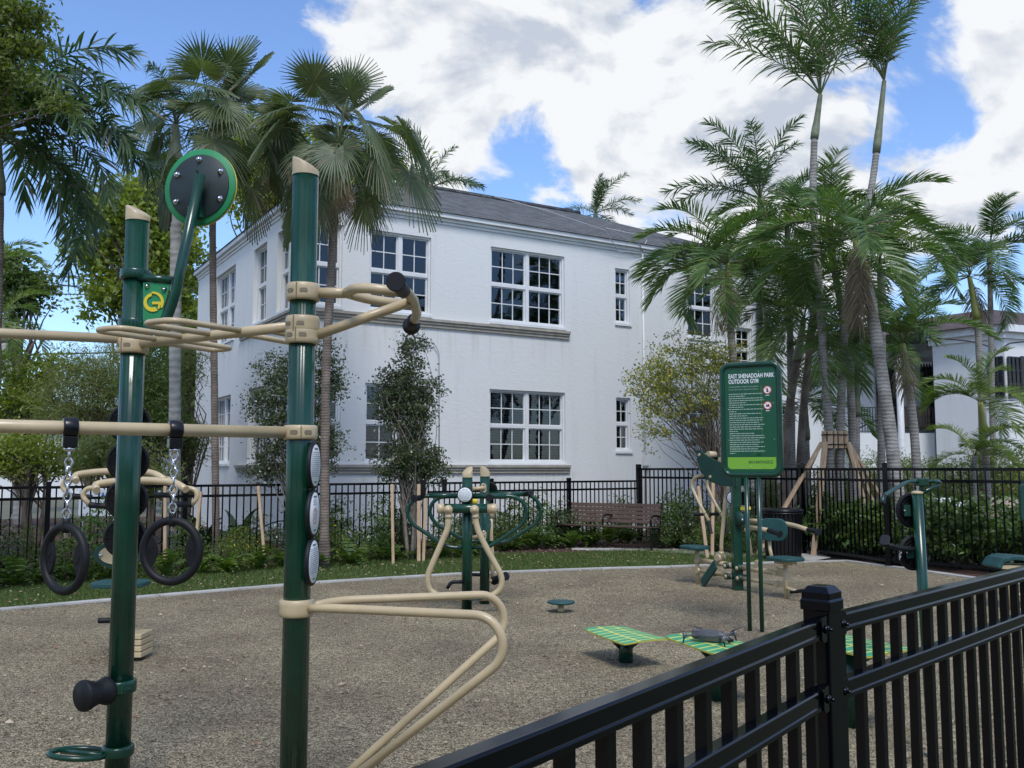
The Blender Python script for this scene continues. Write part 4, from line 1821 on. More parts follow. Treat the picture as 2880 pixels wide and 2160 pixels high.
for (knx, pts, foot) in ((535, [(530, 560), (532, 640), (520, 720), (440, 900), (315, 1190), (315, 1300), (345, 1370), (470, 1440)], (415, 1432)),
                         (812, [(820, 560), (825, 640), (850, 740), (930, 900), (1080, 1170), (1105, 1260), (1080, 1360), (960, 1435), (850, 1440)], (815, 1428))):
    mb = MB()
    p = M(knx, 500, lq + .11)
    mb.lathe([(.02, 0), (.046, .005), (.05, .03), (.05, .09), (.044, .105), (.026, .108), (.024, .116), (0, .117)], p, (0, -1, 0), 20)
    a, b = M(knx + 3, 520, lq + .05), M(pts[0][0], 590, lq + .05)
    mb.lathe([(.042, 0), (.036, (b - a).length * .6), (.041, (b - a).length * .7), (.041, (b - a).length)], a, b - a, 18)
    kn = part(mb, 'knuckle', BEIGE, aw)
    bar(aw, [M(x, y, lq + .05) for x, y in pts], .033, name='swing_leg', fil=.13, seg=14)
    mb = MB()
    mb.lathe([(0.035, 0), (.05, .001), (.03, .012), (.012, .013)], p + Vector((0, -.107, 0)), (0, -1, 0), 14)
    mb = MB()
    f0 = M(*foot, lq + .02)
    mb.prism(roundrect(.20, .34, .09, 6), f0 - Vector((0, 0.1, 0)), (1, 0, 0), (0, 1, 0), .03)
    part(mb, 'foot_plate', TEAL, aw, bevel=.006)
mb = MB()
mb.lathe([(.03, 0), (.035, .01), (.035, .05), (.02, .055)], M(615, 1435, -.2), (1, 0, 0), 12)
part(mb, 'bumper', YELLOW, aw)
mb = MB()
mb.tube(fillet([M(690, 1270, -.05), M(560, 1270, -.05), M(520, 1340, -.05)], .08), .02, 10)
part(mb, 'stop_bar', RUBBER, aw)

n0 = cM(920, 1500, DN)
sw = thing('hip_twister', 'second green post machine with yellow lever right behind the air walker', 'exercise machine', (n0.x, DN, 0))
post(sw, Vector((cM(918, 800, DN).x, DN, 0)), cM(918, 140, DN).z, slant=(.9, 1), caph=.1)


def NN(x, y, q=0):
    return cM(x, y, DN + q)


bar(sw, [NN(960, 335), NN(1370, 335), NN(1475, 400), NN(1520, 520), NN(1480, 640), NN(1160, 840), NN(1080, 852), NN(960, 852)], .022, GREEN, 'hand_loop', fil=.11)
bar(sw, [NN(880, 345), NN(430, 372), NN(350, 440), NN(330, 540), NN(390, 650), NN(690, 825), NN(880, 850)], .022, GREEN, 'hand_loop', fil=.11)
bar(sw, [NN(990, 335), NN(1350, 340)], .028, GREEN, 'cross_tube')
grip(sw, NN(1350, 340), NN(1405, 318, -.1), .03, flare=1.3)
for y, z in ((275, 0), (775, 0)):
    mb = MB()
    mb.prism(roundrect(.066, .11, .03, 5), NN(905, y, -.062), (1, 0, 0), (0, 0, 1), .012)
    pt = part(mb, 'hinge_plate', BEIGE, sw)
    mb = MB()
    mb.tube([NN(910, y, -.06), NN(890, y, -.12), NN(790, y + (8 if y < 500 else 25), -.12)], .022, 12)
    part(mb, 'hinge_pin', BEIGE, pt)
    for s in (-1, 1):
        mb = MB()
        mb.lathe([(.011, 0), (.011, .006), (0, .008)], NN(905, y + 42 * s, -.074), (0, -1, 0), 10)
        part(mb, 'bolt', CHROME, pt)
mb = MB()
mb.beam(NN(815, 650, -.1), NN(815, 400, -.1), .055, .03, up=(0, 1, 0))
mb.lathe([(.0, 0), (.035, .001), (.035, .03), (0, .031)], NN(815, 415, -.085), (0, -1, 0), 16)
part(mb, 'lever', YELLOW, sw)
info_disc(sw, NN(975, 290, .07), (.3, 1, 0), R=.085, back=True)
bar(sw, [NN(985, 560, .15), NN(985, 830, .15), NN(1000, 1000, .15), NN(1000, 1290, .15)], .024, name='swing_leg', fil=.1)
mb = MB()
mb.lathe([(.032, 0), (.032, .05), (.027, .06)], NN(985, 590, .15), (0, 0, 1), 14)
part(mb, 'knuckle', BEIGE, sw)
bar(sw, [NN(930, 852, .1), NN(985, 600, .15)], .02, GREEN, 'brace')
grip(sw, NN(1010, 1260, .1), NN(1150, 1205, -.05), .045, flare=1.12, name='roller', both=True)
bar(sw, [NN(920, 1262, 0), NN(1030, 1252, .1)], .018, name='roller_axle')
bar(sw, [NN(780, 1192, 0), NN(920, 1195, 0)], .02, RUBBER, name='stop_bar')

# ------------------------------------------------------------------ low round step
s0 = onZ(1212, 1322)
st = thing('balance_step', 'small round teal step on a short beige stem', 'step', (s0.x, s0.y, 0))
mb = MB()
mb.lathe([(.04, 0), (.04, .045), (.034, .05), (.034, .085)], (s0.x, s0.y, 0), seg=18)
part(mb, 'stem', BEIGE, st)
mb = MB()
mb.lathe([(.03, .085), (.12, .088), (.148, .098), (.152, .106), (.149, .114), (.14, .117), (0, .119)], (s0.x, s0.y, 0), seg=40)
part(mb, 'tread', TEAL, st)


# ------------------------------------------------------------------ green step platforms
def plate_mat():
    m = bpy.data.materials.new('platform_print')
    m.use_nodes = True
    t = m.node_tree
    p = t.nodes['Principled BSDF']
    p.inputs['Roughness'].default_value = 0.5
    tc = t.nodes.new('ShaderNodeTexCoord')
    br = t.nodes.new('ShaderNodeTexBrick')
    br.inputs['Scale'].default_value = 1
    br.inputs['Color1'].default_value = (.05, .36, .18, 1)
    br.inputs['Color2'].default_value = (.04, .31, .15, 1)
    br.inputs['Mortar'].default_value = (.66, .64, .14, 1)
    br.inputs['Mortar Size'].default_value = .0105
    br.inputs['Mortar Smooth'].default_value = .2
    br.inputs['Brick Width'].default_value = .088
    br.inputs['Row Height'].default_value = .142
    mp = t.nodes.new('ShaderNodeMapping')
    mp.inputs['Location'].default_value = (.0, .071, 0)
    t.links.new(tc.outputs['Object'], mp.inputs[0])
    t.links.new(mp.outputs[0], br.inputs['Vector'])
    n = t.nodes.new('ShaderNodeTexNoise')
    n.inputs['Scale'].default_value = 18
    n.inputs['Detail'].default_value = 6
    t.links.new(tc.outputs['Object'], n.inputs['Vector'])
    mx = t.nodes.new('ShaderNodeMix')
    mx.data_type = 'RGBA'
    mx.blend_type = 'OVERLAY'
    mx.inputs['Factor'].default_value = .35
    t.links.new(br.outputs['Color'], mx.inputs['A'])
    t.links.new(n.outputs['Fac'], mx.inputs['B'])
    t.links.new(mx.outputs['Result'], p.inputs['Base Color'])
    return m


PLATE = plate_mat()


def platform(c, h, label, ang):
    o = thing('step_platform', label, 'platform', (c.x, c.y, 0), 'green step platforms')
    mb = MB()
    mb.lathe([(.057, 0), (.057, h - .03)], (c.x, c.y, 0), seg=24)
    part(mb, 'pedestal', GREEN, o)
    mb = MB()
    for k in range(4):
        a = ang + k * math.pi / 2
        d = Vector((math.cos(a), math.sin(a), 0))
        t = Vector((-d.y, d.x, 0))
        L = .22 if k % 2 == 0 else .14
        mb.prism([(.05, h - .13), (L, h - .04), (L, h - .022), (.05, h - .022)], Vector((c.x, c.y, 0)) - t * .004, d, (0, 0, 1), .008)
    mb.box((c.x, c.y, h - .025), (.2, .2, .008), Matrix.Rotation(ang, 3, 'Z'))
    part(mb, 'bracket', mat('dark_bracket', (.012, .03, .025), .5), o)
    # curved plate with rounded outline
    nx, ny = 30, 18
    LX, LY = .70, .43
    th = .012
    vs, fs, mi = [], [], []

    def co(i, j):
        x, y = (i / nx - .5) * LX, (j / ny - .5) * LY
        # waisted outline with pulled out corners
        x2 = x * (1 - .10 * (1 - (2 * y / LY) ** 2)) if False else x
        y2 = y * (1 - .05 * (1 - (2 * x / LX) ** 2))
        # round the corners
        ex, ey = abs(2 * x2 / LX), abs(2 * y / LY)
        k = 1 - .07 * (ex ** 6) * (ey ** 6)
        z = .006 * (2 * x / LX) ** 2 - .012 * (2 * y / LY) ** 2 + .006 * (2 * x / LX) * (2 * y / LY)
        return x2 * k, y2 * k, z
    for side in (1, 0):
        for i in range(nx + 1):
            for j in range(ny + 1):
                x, y, z = co(i, j)
                vs.append((x, y, z - (0 if side else th)))
    q = (nx + 1) * (ny + 1)
    mbp = MB()
    ft, fb = [], []
    for i in range(nx):
        for j in range(ny):
            a = i * (ny + 1) + j
            ft.append((a, a + ny + 1, a + ny + 2, a + 1))
            fb.append((q + a, q + a + 1, q + a + ny + 2, q + a + ny + 1))
    edge = [i * (ny + 1) for i in range(nx + 1)] + [nx * (ny + 1) + j for j in range(1, ny + 1)] + [i * (ny + 1) + ny for i in range(nx - 1, -1, -1)] + [j for j in range(ny - 1, 0, -1)]
    fe = [(edge[k], q + edge[k], q + edge[(k + 1) % len(edge)], edge[(k + 1) % len(edge)]) for k in range(len(edge))]
    mbp.add(vs, ft, 0, True)
    mbp.f += fb + fe
    mbp.mi += [2] * len(fb) + [1] * len(fe)
    mbp.sm += [True] * len(fb) + [False] * len(fe)
    pl = link('tread_plate', mbp.mesh('tread_plate', [PLATE, mat('yellow_edge', (.45, .40, .06), .6), GREEN2]), o, (0, 0, h))
    pl.rotation_euler = (0, 0, ang)
    return pl


pa = math.radians(-67)
platform(onZ(1352, 1430), .225, 'lowest green step platform with yellow grid print and nothing on it', pa)
c2 = Vector((1.385, 6.4, 0))
platform(c2, .38, 'green step platform with yellow grid print carrying a grey drone', pa)
platform(Vector((2.07, 5.75, 0)), .50, 'green step platform half hidden behind the black fence post', pa)

# ------------------------------------------------------------------ drone
dz = .38 + .075
dctr = W(1536, 1362, 6.4)
dctr.z = .405
dr_ = thing('drone', 'folded out grey quadcopter drone resting on a green step platform', 'drone', (dctr.x, dctr.y, .39))
fw = Vector((.86, -.5, 0)).normalized()
sd_ = Vector((-fw.y, fw.x, 0))
upv = Z3
bz = .420


def DP(f, s, z):
    return Vector((dctr.x, dctr.y, bz)) + fw * f * 1.25 + sd_ * s * 1.1 + upv * z * 1.35


mb = MB()
secs = [(-.105, .026, -.010, .016), (-.09, .034, -.018, .024), (-.02, .04, -.022, .030), (.05, .036, -.022, .026), (.09, .026, -.016, .014), (.10, .018, -.01, .006)]
vs, fs = [], []
for (f, w, z0, z1) in secs:
    vs += [DP(f, -w * .8, z0), DP(f, w * .8, z0), DP(f, w, (z0 + z1) / 2), DP(f, w * .62, z1), DP(f, -w * .62, z1), DP(f, -w, (z0 + z1) / 2)]
for i in range(len(secs) - 1):
    for k in range(6):
        k2 = (k + 1) % 6
        fs.append((i * 6 + k, i * 6 + k2, i * 6 + 6 + k2, i * 6 + 6 + k))
fs += [tuple(range(6))[::-1], tuple(range(len(vs) - 6, len(vs)))]
mb.add(vs, fs, 0, False)
part(mb, 'body', DRONE, dr_, bevel=.003)
mb = MB()
mb.sphere(DP(.10, 0, -.012), .018)
mb.lathe([(.011, 0), (.011, .012), (.008, .013)], DP(.112, 0, -.012), fw, 14)
part(mb, 'camera_gimbal', BLACK, dr_)
for (f0, s0_, f1, s1, leg) in ((.06, .03, .10, .115, True), (.06, -.03, .10, -.115, True), (-.06, .03, -.12, .10, False), (-.06, -.03, -.12, -.10, False)):
    mb = MB()
    a, b = DP(f0, s0_, .0), DP(f1, s1, .004)
    mb.tube([a, a.lerp(b, .5) + upv * .004, b], [.011, .008, .009], 8)
    arm = part(mb, 'arm', DRONE, dr_)
    mb = MB()
    mb.lathe([(.012, -.012), (.013, 0), (.013, .016), (.008, .02), (.004, .026)], b, upv, 14)
    part(mb, 'motor', mat('motor_grey', (.18, .18, .19), .35, .6), arm)
    mb = MB()
    foot = dctr.z - .012
    fe = Vector((b.x, b.y, 0)) + (-fw if f1 < 0 else fw) * .01
    mb.tube([b - upv * .008, Vector((fe.x, fe.y, .381))], [.006, .0045], 6)
    part(mb, 'leg', BLACK, arm)
    an = random.uniform(0, 3.1)
    pd = Vector((math.cos(an), math.sin(an), 0))
    pn = Vector((-pd.y, pd.x, 0))
    c = b + upv * .028
    for s in (-1, 1):
        mb = MB()
        q = [c + pd * s * .004 - pn * .004, c + pd * s * .03 - pn * .011, c + pd * s * .095 - pn * .006 - upv * .004, c + pd * s * .10 + upv * -.004, c + pd * s * .09 + pn * .004 - upv * .004, c + pd * s * .03 + pn * .006, c + pd * s * .004 + pn * .004]
        n = len(q)
        mb.add(q + [p - upv * .0012 for p in q], [tuple(range(n)), tuple(range(n, 2 * n))[::-1]] + [(i, n + i, n + (i + 1) % n, (i + 1) % n) for i in range(n)], 0, False)
        part(mb, 'propeller_blade', BLACK, arm)

# ------------------------------------------------------------------ notice sign
sb = onZ(1633, 1364)
sg = thing('notice_sign', 'tall dark green park gym notice sign on two thin green posts', 'sign', (sb.x, sb.y, 0))
ya = math.radians(-27)
sx = Vector((math.cos(ya), math.sin(ya), 0))          # right edge nearer to the viewer
sn = Vector((sx.y, -sx.x, 0))                          # facing the viewer
if sn.y > 0:
    sn = -sn
SWd, SHt = .55, 1.075
cc = W(1632, 906, sb.y)
SC = Vector((sb.x, sb.y, cc.z))
for s in (-1, 1):
    p = Vector((sb.x, sb.y, 0)) + sx * s * .058
    mb = MB()
    mb.lathe([(.021, 0), (.021, SC.z - SHt / 2 + .01)], p, seg=16)
    part(mb, 'post', GREEN, sg)
mb = MB()
rr = roundrect(SWd, SHt, .075, 8)
mb.tube([SC + sx * x + Z3 * y for x, y in rr], .027, 14, closed=True)
part(mb, 'frame', GREEN, sg)
mb = MB()
ri = roundrect(SWd - .03, SHt - .03, .07, 8)
mb.prism(ri, SC - sn * .006, sx, Z3, .012 if sx.cross(Z3).dot(sn) > 0 else -.012)
panel = part(mb, 'panel', SIGNG, sg)
fo = SC + sn * .0065
if sx.cross(Z3).dot(sn) <= 0:
    raise RuntimeError('sign faces away')
pw, ph = SWd - .085, SHt - .11
mb = MB()
lim = [(x, y) for x, y in roundrect(pw, ph, .035, 6) if y < -ph / 2 + .11] 
lim = sorted(lim, key=lambda q: 0)
lb = [(pw / 2, -ph / 2 + .115), (-pw / 2, -ph / 2 + .115)] + arc((-pw / 2 + .035, -ph / 2 + .035), .035, 180, 270, 6) + arc((pw / 2 - .035, -ph / 2 + .035), .035, 270, 360, 6)
mb.prism(lb, fo, sx, Z3, .001)
part(mb, 'lime_band', LIME, panel)
mb = MB()
_, wp = add_text(MB(), 'PARKS', .046, fo, sx, Z3, 0, 'LEFT', .0013, .9)
_, wm = add_text(MB(), 'MIAMI', .046, fo, sx, Z3, 0, 'LEFT', .0, .9)
add_text(mb, 'PARKS', .046, fo + sn * .0016 + sx * (pw / 2 - .03 - wp) + Z3 * (-ph / 2 + .052), sx, Z3, 0, 'LEFT', .0013, .9)
add_text(mb, 'MIAMI', .046, fo + sn * .0016 + sx * (pw / 2 - .034 - wp - wm) + Z3 * (-ph / 2 + .052), sx, Z3, 0, 'LEFT', .0004, .9)
part(mb, 'lettering', LIMED, panel)
mb = MB()
tx = -pw / 2 + .022
add_text(mb, 'EAST SHENADOAH PARK', .060, fo + sn * .001 + sx * tx + Z3 * (ph / 2 - .075), sx, Z3, 0, 'LEFT', .0012, .65)
add_text(mb, 'OUTDOOR GYM', .060, fo + sn * .001 + sx * tx + Z3 * (ph / 2 - .128), sx, Z3, 0, 'LEFT', .0012, .65)
part(mb, 'lettering', WHITEP, panel)
mb = MB()
add_text(mb, 'The fitness equipment is designed for your enjoyment.', .0185, fo + sn * .001 + sx * tx + Z3 * (ph / 2 - .165), sx, Z3, 0, 'LEFT', 0.0, .72)
add_text(mb, 'For your safety, we ask to comply with the following:', .0185, fo + sn * .001 + sx * tx + Z3 * (ph / 2 - .192), sx, Z3, 0, 'LEFT', 0.0, .72)
r_ = random.Random(4)
y = ph / 2 - .235
for wline in (.33, .16, .33, .34, .17, .34, .14, .33, .07, .31, .18, .33, .32, .29, .34, .30, .32, .08, .24, .34, .34, .29, .33, .28, .34, .27, .34, .05):
    x = tx
    while x < tx + wline:
        w = min(r_.uniform(.012, .04), tx + wline - x)
        mb.prism([(x, y), (x + w, y), (x + w, y + .0068), (x, y + .0068)], fo, sx, Z3, .0008)
        x += w + .006
    y -= .0215
part(mb, 'small_print', mat('print_pale', (.42, .52, .44), .5), panel)['kind'] = 'stuff'
mb = MB()
mb.prism([(pw / 2 - .128, -ph / 2 + .26), (pw / 2 - .126, -ph / 2 + .26), (pw / 2 - .126, ph / 2 - .15), (pw / 2 - .128, ph / 2 - .15)], fo, sx, Z3, .0008)
part(mb, 'divider', LIME, panel)
for i, yy in enumerate((ph / 2 - .2, ph / 2 - .35)):
    cx = pw / 2 - .068
    mb = MB()
    mb.prism(arc((cx, yy), .040, 0, 360, 28)[:-1], fo, sx, Z3, .0008)
    icon = part(mb, 'pictogram', WHITEP, panel)
    mb = MB()
    ro, rj = arc((cx, yy), .040, 0, 360, 28), arc((cx, yy), .033, 0, 360, 28)
    for k in range(28):
        mb.prism([ro[k], ro[k + 1], rj[k + 1], rj[k]], fo + sn * .001, sx, Z3, .0008)
    dx = .0245
    mb.prism([(cx - dx, yy + dx - .004), (cx - dx, yy + dx + .003), (cx + dx, yy - dx + .004), (cx + dx, yy - dx - .003)][::-1], fo + sn * .0012, sx, Z3, .0008)
    part(mb, 'ring_mark', REDINK, icon)
    mb = MB()
    if i == 0:
        mb.prism(arc((cx, yy + .014), .006, 0, 360, 10)[:-1], fo + sn * .0009, sx, Z3, .0006)
        mb.prism([(cx - .008, yy - .022), (cx + .008, yy - .022), (cx + .009, yy + .007), (cx - .009, yy + .007)], fo + sn * .0009, sx, Z3, .0006)
    else:
        mb.prism([(cx - .018, yy - .014), (cx + .018, yy - .014), (cx + .014, yy + .014), (cx - .004, yy + .004), (cx - .016, yy - .002)], fo + sn * .0009, sx, Z3, .0006)
    part(mb, 'figure_mark', BLACK, icon)
    mb = MB()
    for q, wl in ((.055, .036),):
        mb.prism([(cx - wl / 2, yy - q), (cx + wl / 2, yy - q), (cx + wl / 2, yy - q + .006), (cx - wl / 2, yy - q + .006)], fo, sx, Z3, .0008)
    part(mb, 'small_print', WHITEP, icon)
mb = MB()        # pale leaf motif above the band
for k in range(15):
    a = math.radians(20 + k * 10)
    c0_ = Vector((.07, -ph / 2 + .13, 0))
    e0 = (c0_.x + .13 * math.cos(a), c0_.y + .10 * math.sin(a))
    t_ = (-math.sin(a) * .006, math.cos(a) * .006)
    mb.prism([(c0_.x - t_[0], c0_.y - t_[1]), (e0[0], e0[1]), (c0_.x + t_[0], c0_.y + t_[1])], fo, sx, Z3, .0006)
mb.prism(arc((-.16, -ph / 2 + .20), .05, 0, 360, 20)[:-1], fo, sx, Z3, .0006)
part(mb, 'leaf_motif', SIGNG2, panel)
for (x, y) in [(-.08, ph / 2 - .012), (.08, ph / 2 - .012), (-.12, -ph / 2 + .016), (0, -ph / 2 + .016), (.12, -ph / 2 + .016), (-pw / 2 + .012, .1), (pw / 2 - .012, .15), (-pw / 2 + .012, -.2), (pw / 2 - .012, -.2)]:
    mb = MB()
    mb.lathe([(.006, 0), (.006, .003), (0, .005)], fo + sx * x + Z3 * y, sn, 8)
    part(mb, 'screw', CHROME, panel)


# ------------------------------------------------------------------ two seat press machine beside the sign
def dS(u):
    return 12.7 - (u - 1507) / 188.0 * 1.43


def cS(x, y, q=0):
    u, v = 1474.6 + .2083 * x, 960 + .2083 * y
    return W(u, v, dS(u) + q)


pb = cS(572, 1480)
pm_ = thing('press_machine', 'green and beige two seat press machine standing behind the notice sign', 'exercise machine', (pb.x, pb.y, 0))
mdir = (cS(1060, 1500) - cS(150, 1400))
mdir.z = 0
mdir.normalize()
mperp = Vector((-mdir.y, mdir.x, 0))
mang = math.atan2(mdir.y, mdir.x)
mb = MB()
mb.box((pb.x, pb.y, cS(572, 330).z / 2), (.118, .118, cS(572, 330).z), Matrix.Rotation(.1, 3, 'Z'))
part(mb, 'post', GREEN, pm_, bevel=.012)
cres = [(190, 70), (220, 58), (300, 118), (400, 170), (470, 195), (560, 200), (610, 260), (610, 430), (520, 435), (440, 425), (330, 385), (250, 300), (205, 190)]
for q in (-.075, .075):
    vs = [cS(x, y) + mperp * (q - .01) for x, y in cres]
    vs2 = [p + mperp * .02 for p in vs]
    n = len(vs)
    mb = MB()
    mb.add(vs + vs2, [tuple(range(n)), tuple(range(n, 2 * n))[::-1]] + [(i, n + i, n + (i + 1) % n, (i + 1) % n) for i in range(n)], 0, False)
    part(mb, 'side_plate', GREEN2, pm_)
for (x, y) in ((225, 108), (340, 335)):
    mb = MB()
    mb.tube([cS(x, y) - mperp * .1, cS(x, y) + mperp * .1], .02, 12)
    part(mb, 'axle', BEIGE, pm_)
for (x, y, r_) in ((300, 105, .045), (425, 165, .045)):
    mb = MB()
    mb.tube([cS(x, y) - mperp * .06, cS(x, y) + mperp * .06], r_, 14)
    part(mb, 'roller', BEIGE, pm_)
for q in (-.02, .3):
    def S(x, y, qq=0):
        return cS(x, y) + mperp * (q + qq)
    dx = 0 if q < 0 else -30
    bar(pm_, [S(215 + dx, 130), S(190 + dx, 230), S(250 + dx, 310), S(140 + dx, 335), S(100 + dx, 420), S(160 + dx, 560), S(285 + dx, 795)], .022, name='pull_arm', fil=[.05, .04, .1, .1, .1])
    grip(pm_, S(285 + dx, 795), S(303 + dx, 925), .026, flare=1.35)
    grip(pm_, S(255 + dx, 722), S(140 + dx, 730), .022, flare=1.3)
info_disc(pm_, cS(523, 555, -.07), Vector((-.55, -.83, 0)), R=.085)
info_disc(pm_, cS(630, 560, .09), Vector((.55, .83, 0)), R=.085, back=True)
mb = MB()
mb.lathe([(0, -.055), (.088, -.055), (.088, .055), (0, .055)], cS(605, 768, -.03), mperp, 28)
hub = part(mb, 'hub_cover', GREEN2, pm_)
for (x, y) in ((655, 780),):
    mb = MB()
    mb.lathe([(.018, 0), (.018, .008), (.01, .012), (0, .013)], cS(x, y, -.03) - mperp * .056, -mperp, 14)
    part(mb, 'bolt', CHROME, hub)
bar(pm_, [cS(455, 430), cS(432, 700), cS(402, 1010), cS(402, 1130)], .026, name='leg_lever', fil=.1)
mb = MB()
mb.lathe([(.036, 0), (.03, .06), (.036, .07), (.036, .1)], cS(402, 1190), (0, 0, 1), 16)
mb.tube([cS(390, 1175) - mperp * .06, cS(390, 1175) + mperp * .06], .048, 16)
part(mb, 'knuckle', BEIGE, pm_)
bar(pm_, [cS(655, 870), cS(690, 1000), cS(712, 1150)], .022, name='leg_lever')
bar(pm_, [cS(700, 860, -.05), cS(890, 890, -.12)], .028, name='press_arm')
grip(pm_, cS(890, 890, -.12), cS(1010, 932, -.15), .03, flare=1.5)
bar(pm_, [cS(700, 790, .1), cS(900, 800, .25), cS(1150, 835, .28), cS(1305, 888, .25)], .028, name='press_arm', fil=.15)
grip(pm_, cS(1300, 886, .25), cS(1412, 908, .22), .03, flare=1.5)
bc = cS(940, 882, .12)
mb = MB()
bx2 = Vector((.86, -.5, 0)).normalized()
mb.prism(roundrect(.36, .275, .11, 7), bc, bx2, Z3, .045)
part(mb, 'backrest', TEAL, pm_, bevel=.01)
bar(pm_, [cS(898, 960, .12), cS(905, 1080, .1), cS(925, 1175, .05)], .022, name='back_support')
sc_ = cS(1065, 1195)
mb = MB()
mb.prism(roundrect(.42, .36, .13, 7), Vector((sc_.x, sc_.y, sc_.z - .01)), mdir, mperp, .04)
part(mb, 'seat', TEAL, pm_, bevel=.01)
mb = MB()
mb.box((sc_.x, sc_.y, sc_.z - .035), (.3, .08, .04), Matrix.Rotation(mang, 3, 'Z'))
mb.tube([sc_ - Z3 * .03, Vector((sc_.x, sc_.y, 0))], .027, 16)
part(mb, 'seat_post', BEIGE, pm_)
bar(pm_, [Vector((sc_.x, sc_.y, .13)), cS(1120, 1505), cS(1200, 1525)], .02, name='foot_bar', fil=.06)
grip(pm_, cS(1210, 1522), cS(1120, 1530), .022, flare=1.02)
grip(pm_, cS(1215, 1522), cS(1300, 1512), .022, flare=1.02)
s2 = cS(150, 1065)
mb = MB()
mb.prism(roundrect(.40, .34, .13, 7), Vector((s2.x - .03, s2.y, s2.z - .02)), mdir, mperp, .04)
part(mb, 'seat', TEAL, pm_, bevel=.01)
bar(pm_, [Vector((s2.x, s2.y, s2.z - .01)), Vector((s2.x, s2.y, 0))], .027, name='seat_post')
for (a, b, r_) in (((620, 1275), (975, 1332), .034), ((620, 1388), (985, 1448), .026), ((195, 1205), (525, 1255), .034), ((175, 1310), (525, 1370), .026)):
    bar(pm_, [cS(*a), cS(*b)], r_, name='link_tube')
mb = MB()
mb.beam(cS(985, 1320), cS(1065, 1335), .03, .1)
mb.beam(cS(985, 1448), cS(1065, 1460), .03, .06)
part(mb, 'link_bracket', BEIGE, pm_)
for (x, y) in ((480, 1255), (605, 1280), (612, 1385), (490, 1365)):
    mb = MB()
    mb.tube([cS(x, y) - mperp * .07, cS(x, y) + mperp * .07], .042, 16)
    kb = part(mb, 'pivot', GREEN2, pm_)
    mb = MB()
    mb.lathe([(.025, 0), (.025, .008), (.012, .014), (0, .015)], cS(x, y) - mperp * .07, -mperp, 14)
    part(mb, 'bolt', BEIGE, kb)
for (x, y) in ((160, 1208), (170, 1308), (972, 1330), (985, 1445), (785, 1225)):
    mb = MB()
    mb.tube([cS(x, y) - mperp * .04, cS(x, y) + mperp * .04], .035, 14)
    part(mb, 'pivot', BEIGE, pm_)
for (a, b, q) in (((420, 1235), (275, 1440), -.12), ((520, 1330), (460, 1430), .15)):
    mb = MB()
    p, r_ = cS(*a) + mperp * q, cS(*b) + mperp * q
    mb.beam(p, r_, .16, .03, up=(-.6, -.4, .5))
    part(mb, 'foot_plate', GREEN2, pm_, bevel=.01)
bar(pm_, [cS(345, 1350) - mperp * .05, cS(520, 1330)], .022, name='pedal_arm')
mb = MB()
mb.beam(cS(615, 665, -.05), cS(690, 660, -.05), .05, .04)
mb.beam(cS(650, 670, -.09), cS(665, 700, -.09), .03, .02)
part(mb, 'clip', YELLOW, pm_)

# ------------------------------------------------------------------ thin post station behind the fence
def cR(x, y, d=4.94):
    return W(1904.6 + .18517 * x, 1013.8 + .18517 * y, d)


hb_ = onZ(2016, 1638)
hy = hb_.y
hc = thing('handlebar_station', 'slim green post with handlebar and two round discs behind the near fence', 'exercise machine', (hb_.x, hb_.y, 0))
htop = cR(412, 275, hy)
mb = MB()
mb.tube([Vector((hb_.x, hb_.y, 0)), Vector((htop.x, htop.y, htop.z))], .028, 18)
part(mb, 'post', GREEN, hc)


def K(x, y, q=0):
    return cR(x, y, hy + q)


mb = MB()
mb.sphere(htop, .033, sc=(1, 1, .4))
part(mb, 'post_cap', BEIGE, hc)
mb = MB()
mb.box(K(470, 150), (.062, .05, .045))
mb.tube([K(470, 180), K(450, 260)], .012, 10)
part(mb, 'head_box', GREEN, hc, bevel=.006)
bar(hc, [K(420, 140, -.02), K(300, 145, -.05), K(110, 255, -.2), K(20, 310, -.28), K(5, 400, -.3)], .0105, GREEN, 'handlebar', fil=.06)
grip(hc, K(30, 300, -.27), K(5, 408, -.3), .013, flare=1.1)
bar(hc, [K(530, 140, .02), K(660, 140, .1), K(685, 170, .12), K(470, 275, 0)], .0105, GREEN, 'handlebar', fil=.04)
info_disc(hc, K(335, 480, .05), (-.3, .95, 0), R=.092, back=True)
info_disc(hc, K(362, 975, .05), (-.3, .95, 0), R=.092, back=True)
for (x, y) in ((300, 480), (330, 970)):
    mb = MB()
    mb.box(K(x, y, .01), (.05, .002, .062), Matrix.Rotation(.4, 3, 'Z'))
    part(mb, 'sticker', GREEN2, hc)
    mb = MB()
    mb.lathe([(.005, 0), (.005, .006), (0, .008)], K(x - 35, y, -.005), (0, -1, 0), 10)
    part(mb, 'bolt', CHROME, hc)
bar(hc, [K(370, 930), K(210, 925, -.06), K(60, 880, -.1)], .014, RUBBER, 'lever', fil=.05)
mb = MB()
mb.prism(roundrect(.05, .1, .02, 5), K(40, 850, -.12), (.85, -.5, 0), (.3, .5, .5), .02)
part(mb, 'hand_pedal', RUBBER, hc, bevel=.004)
mb = MB()
for k in range(4):
    c = K(222 - 4 * k, 960 + 25 * k, -.05)
    a = k * 1.57
    u_ = Vector((math.cos(a), math.sin(a), 0))
    mb.tube([c + u_ * .005 * math.cos(q) + Z3 * .009 * math.sin(q) for q in np.linspace(0, 6.283, 11)[:-1]], .002, 6, closed=True)
part(mb, 'chain', CHROME, hc)

# ------------------------------------------------------------------ seat machine cut by the right edge
e0 = Vector((5.68, 10.5, 0))
em = thing('leg_press_bench', 'beige and green bench machine at the right edge behind the near fence', 'exercise machine', tuple(e0))


def cE(u, v, q=0):
    return W(u, v, 10.5 + q)


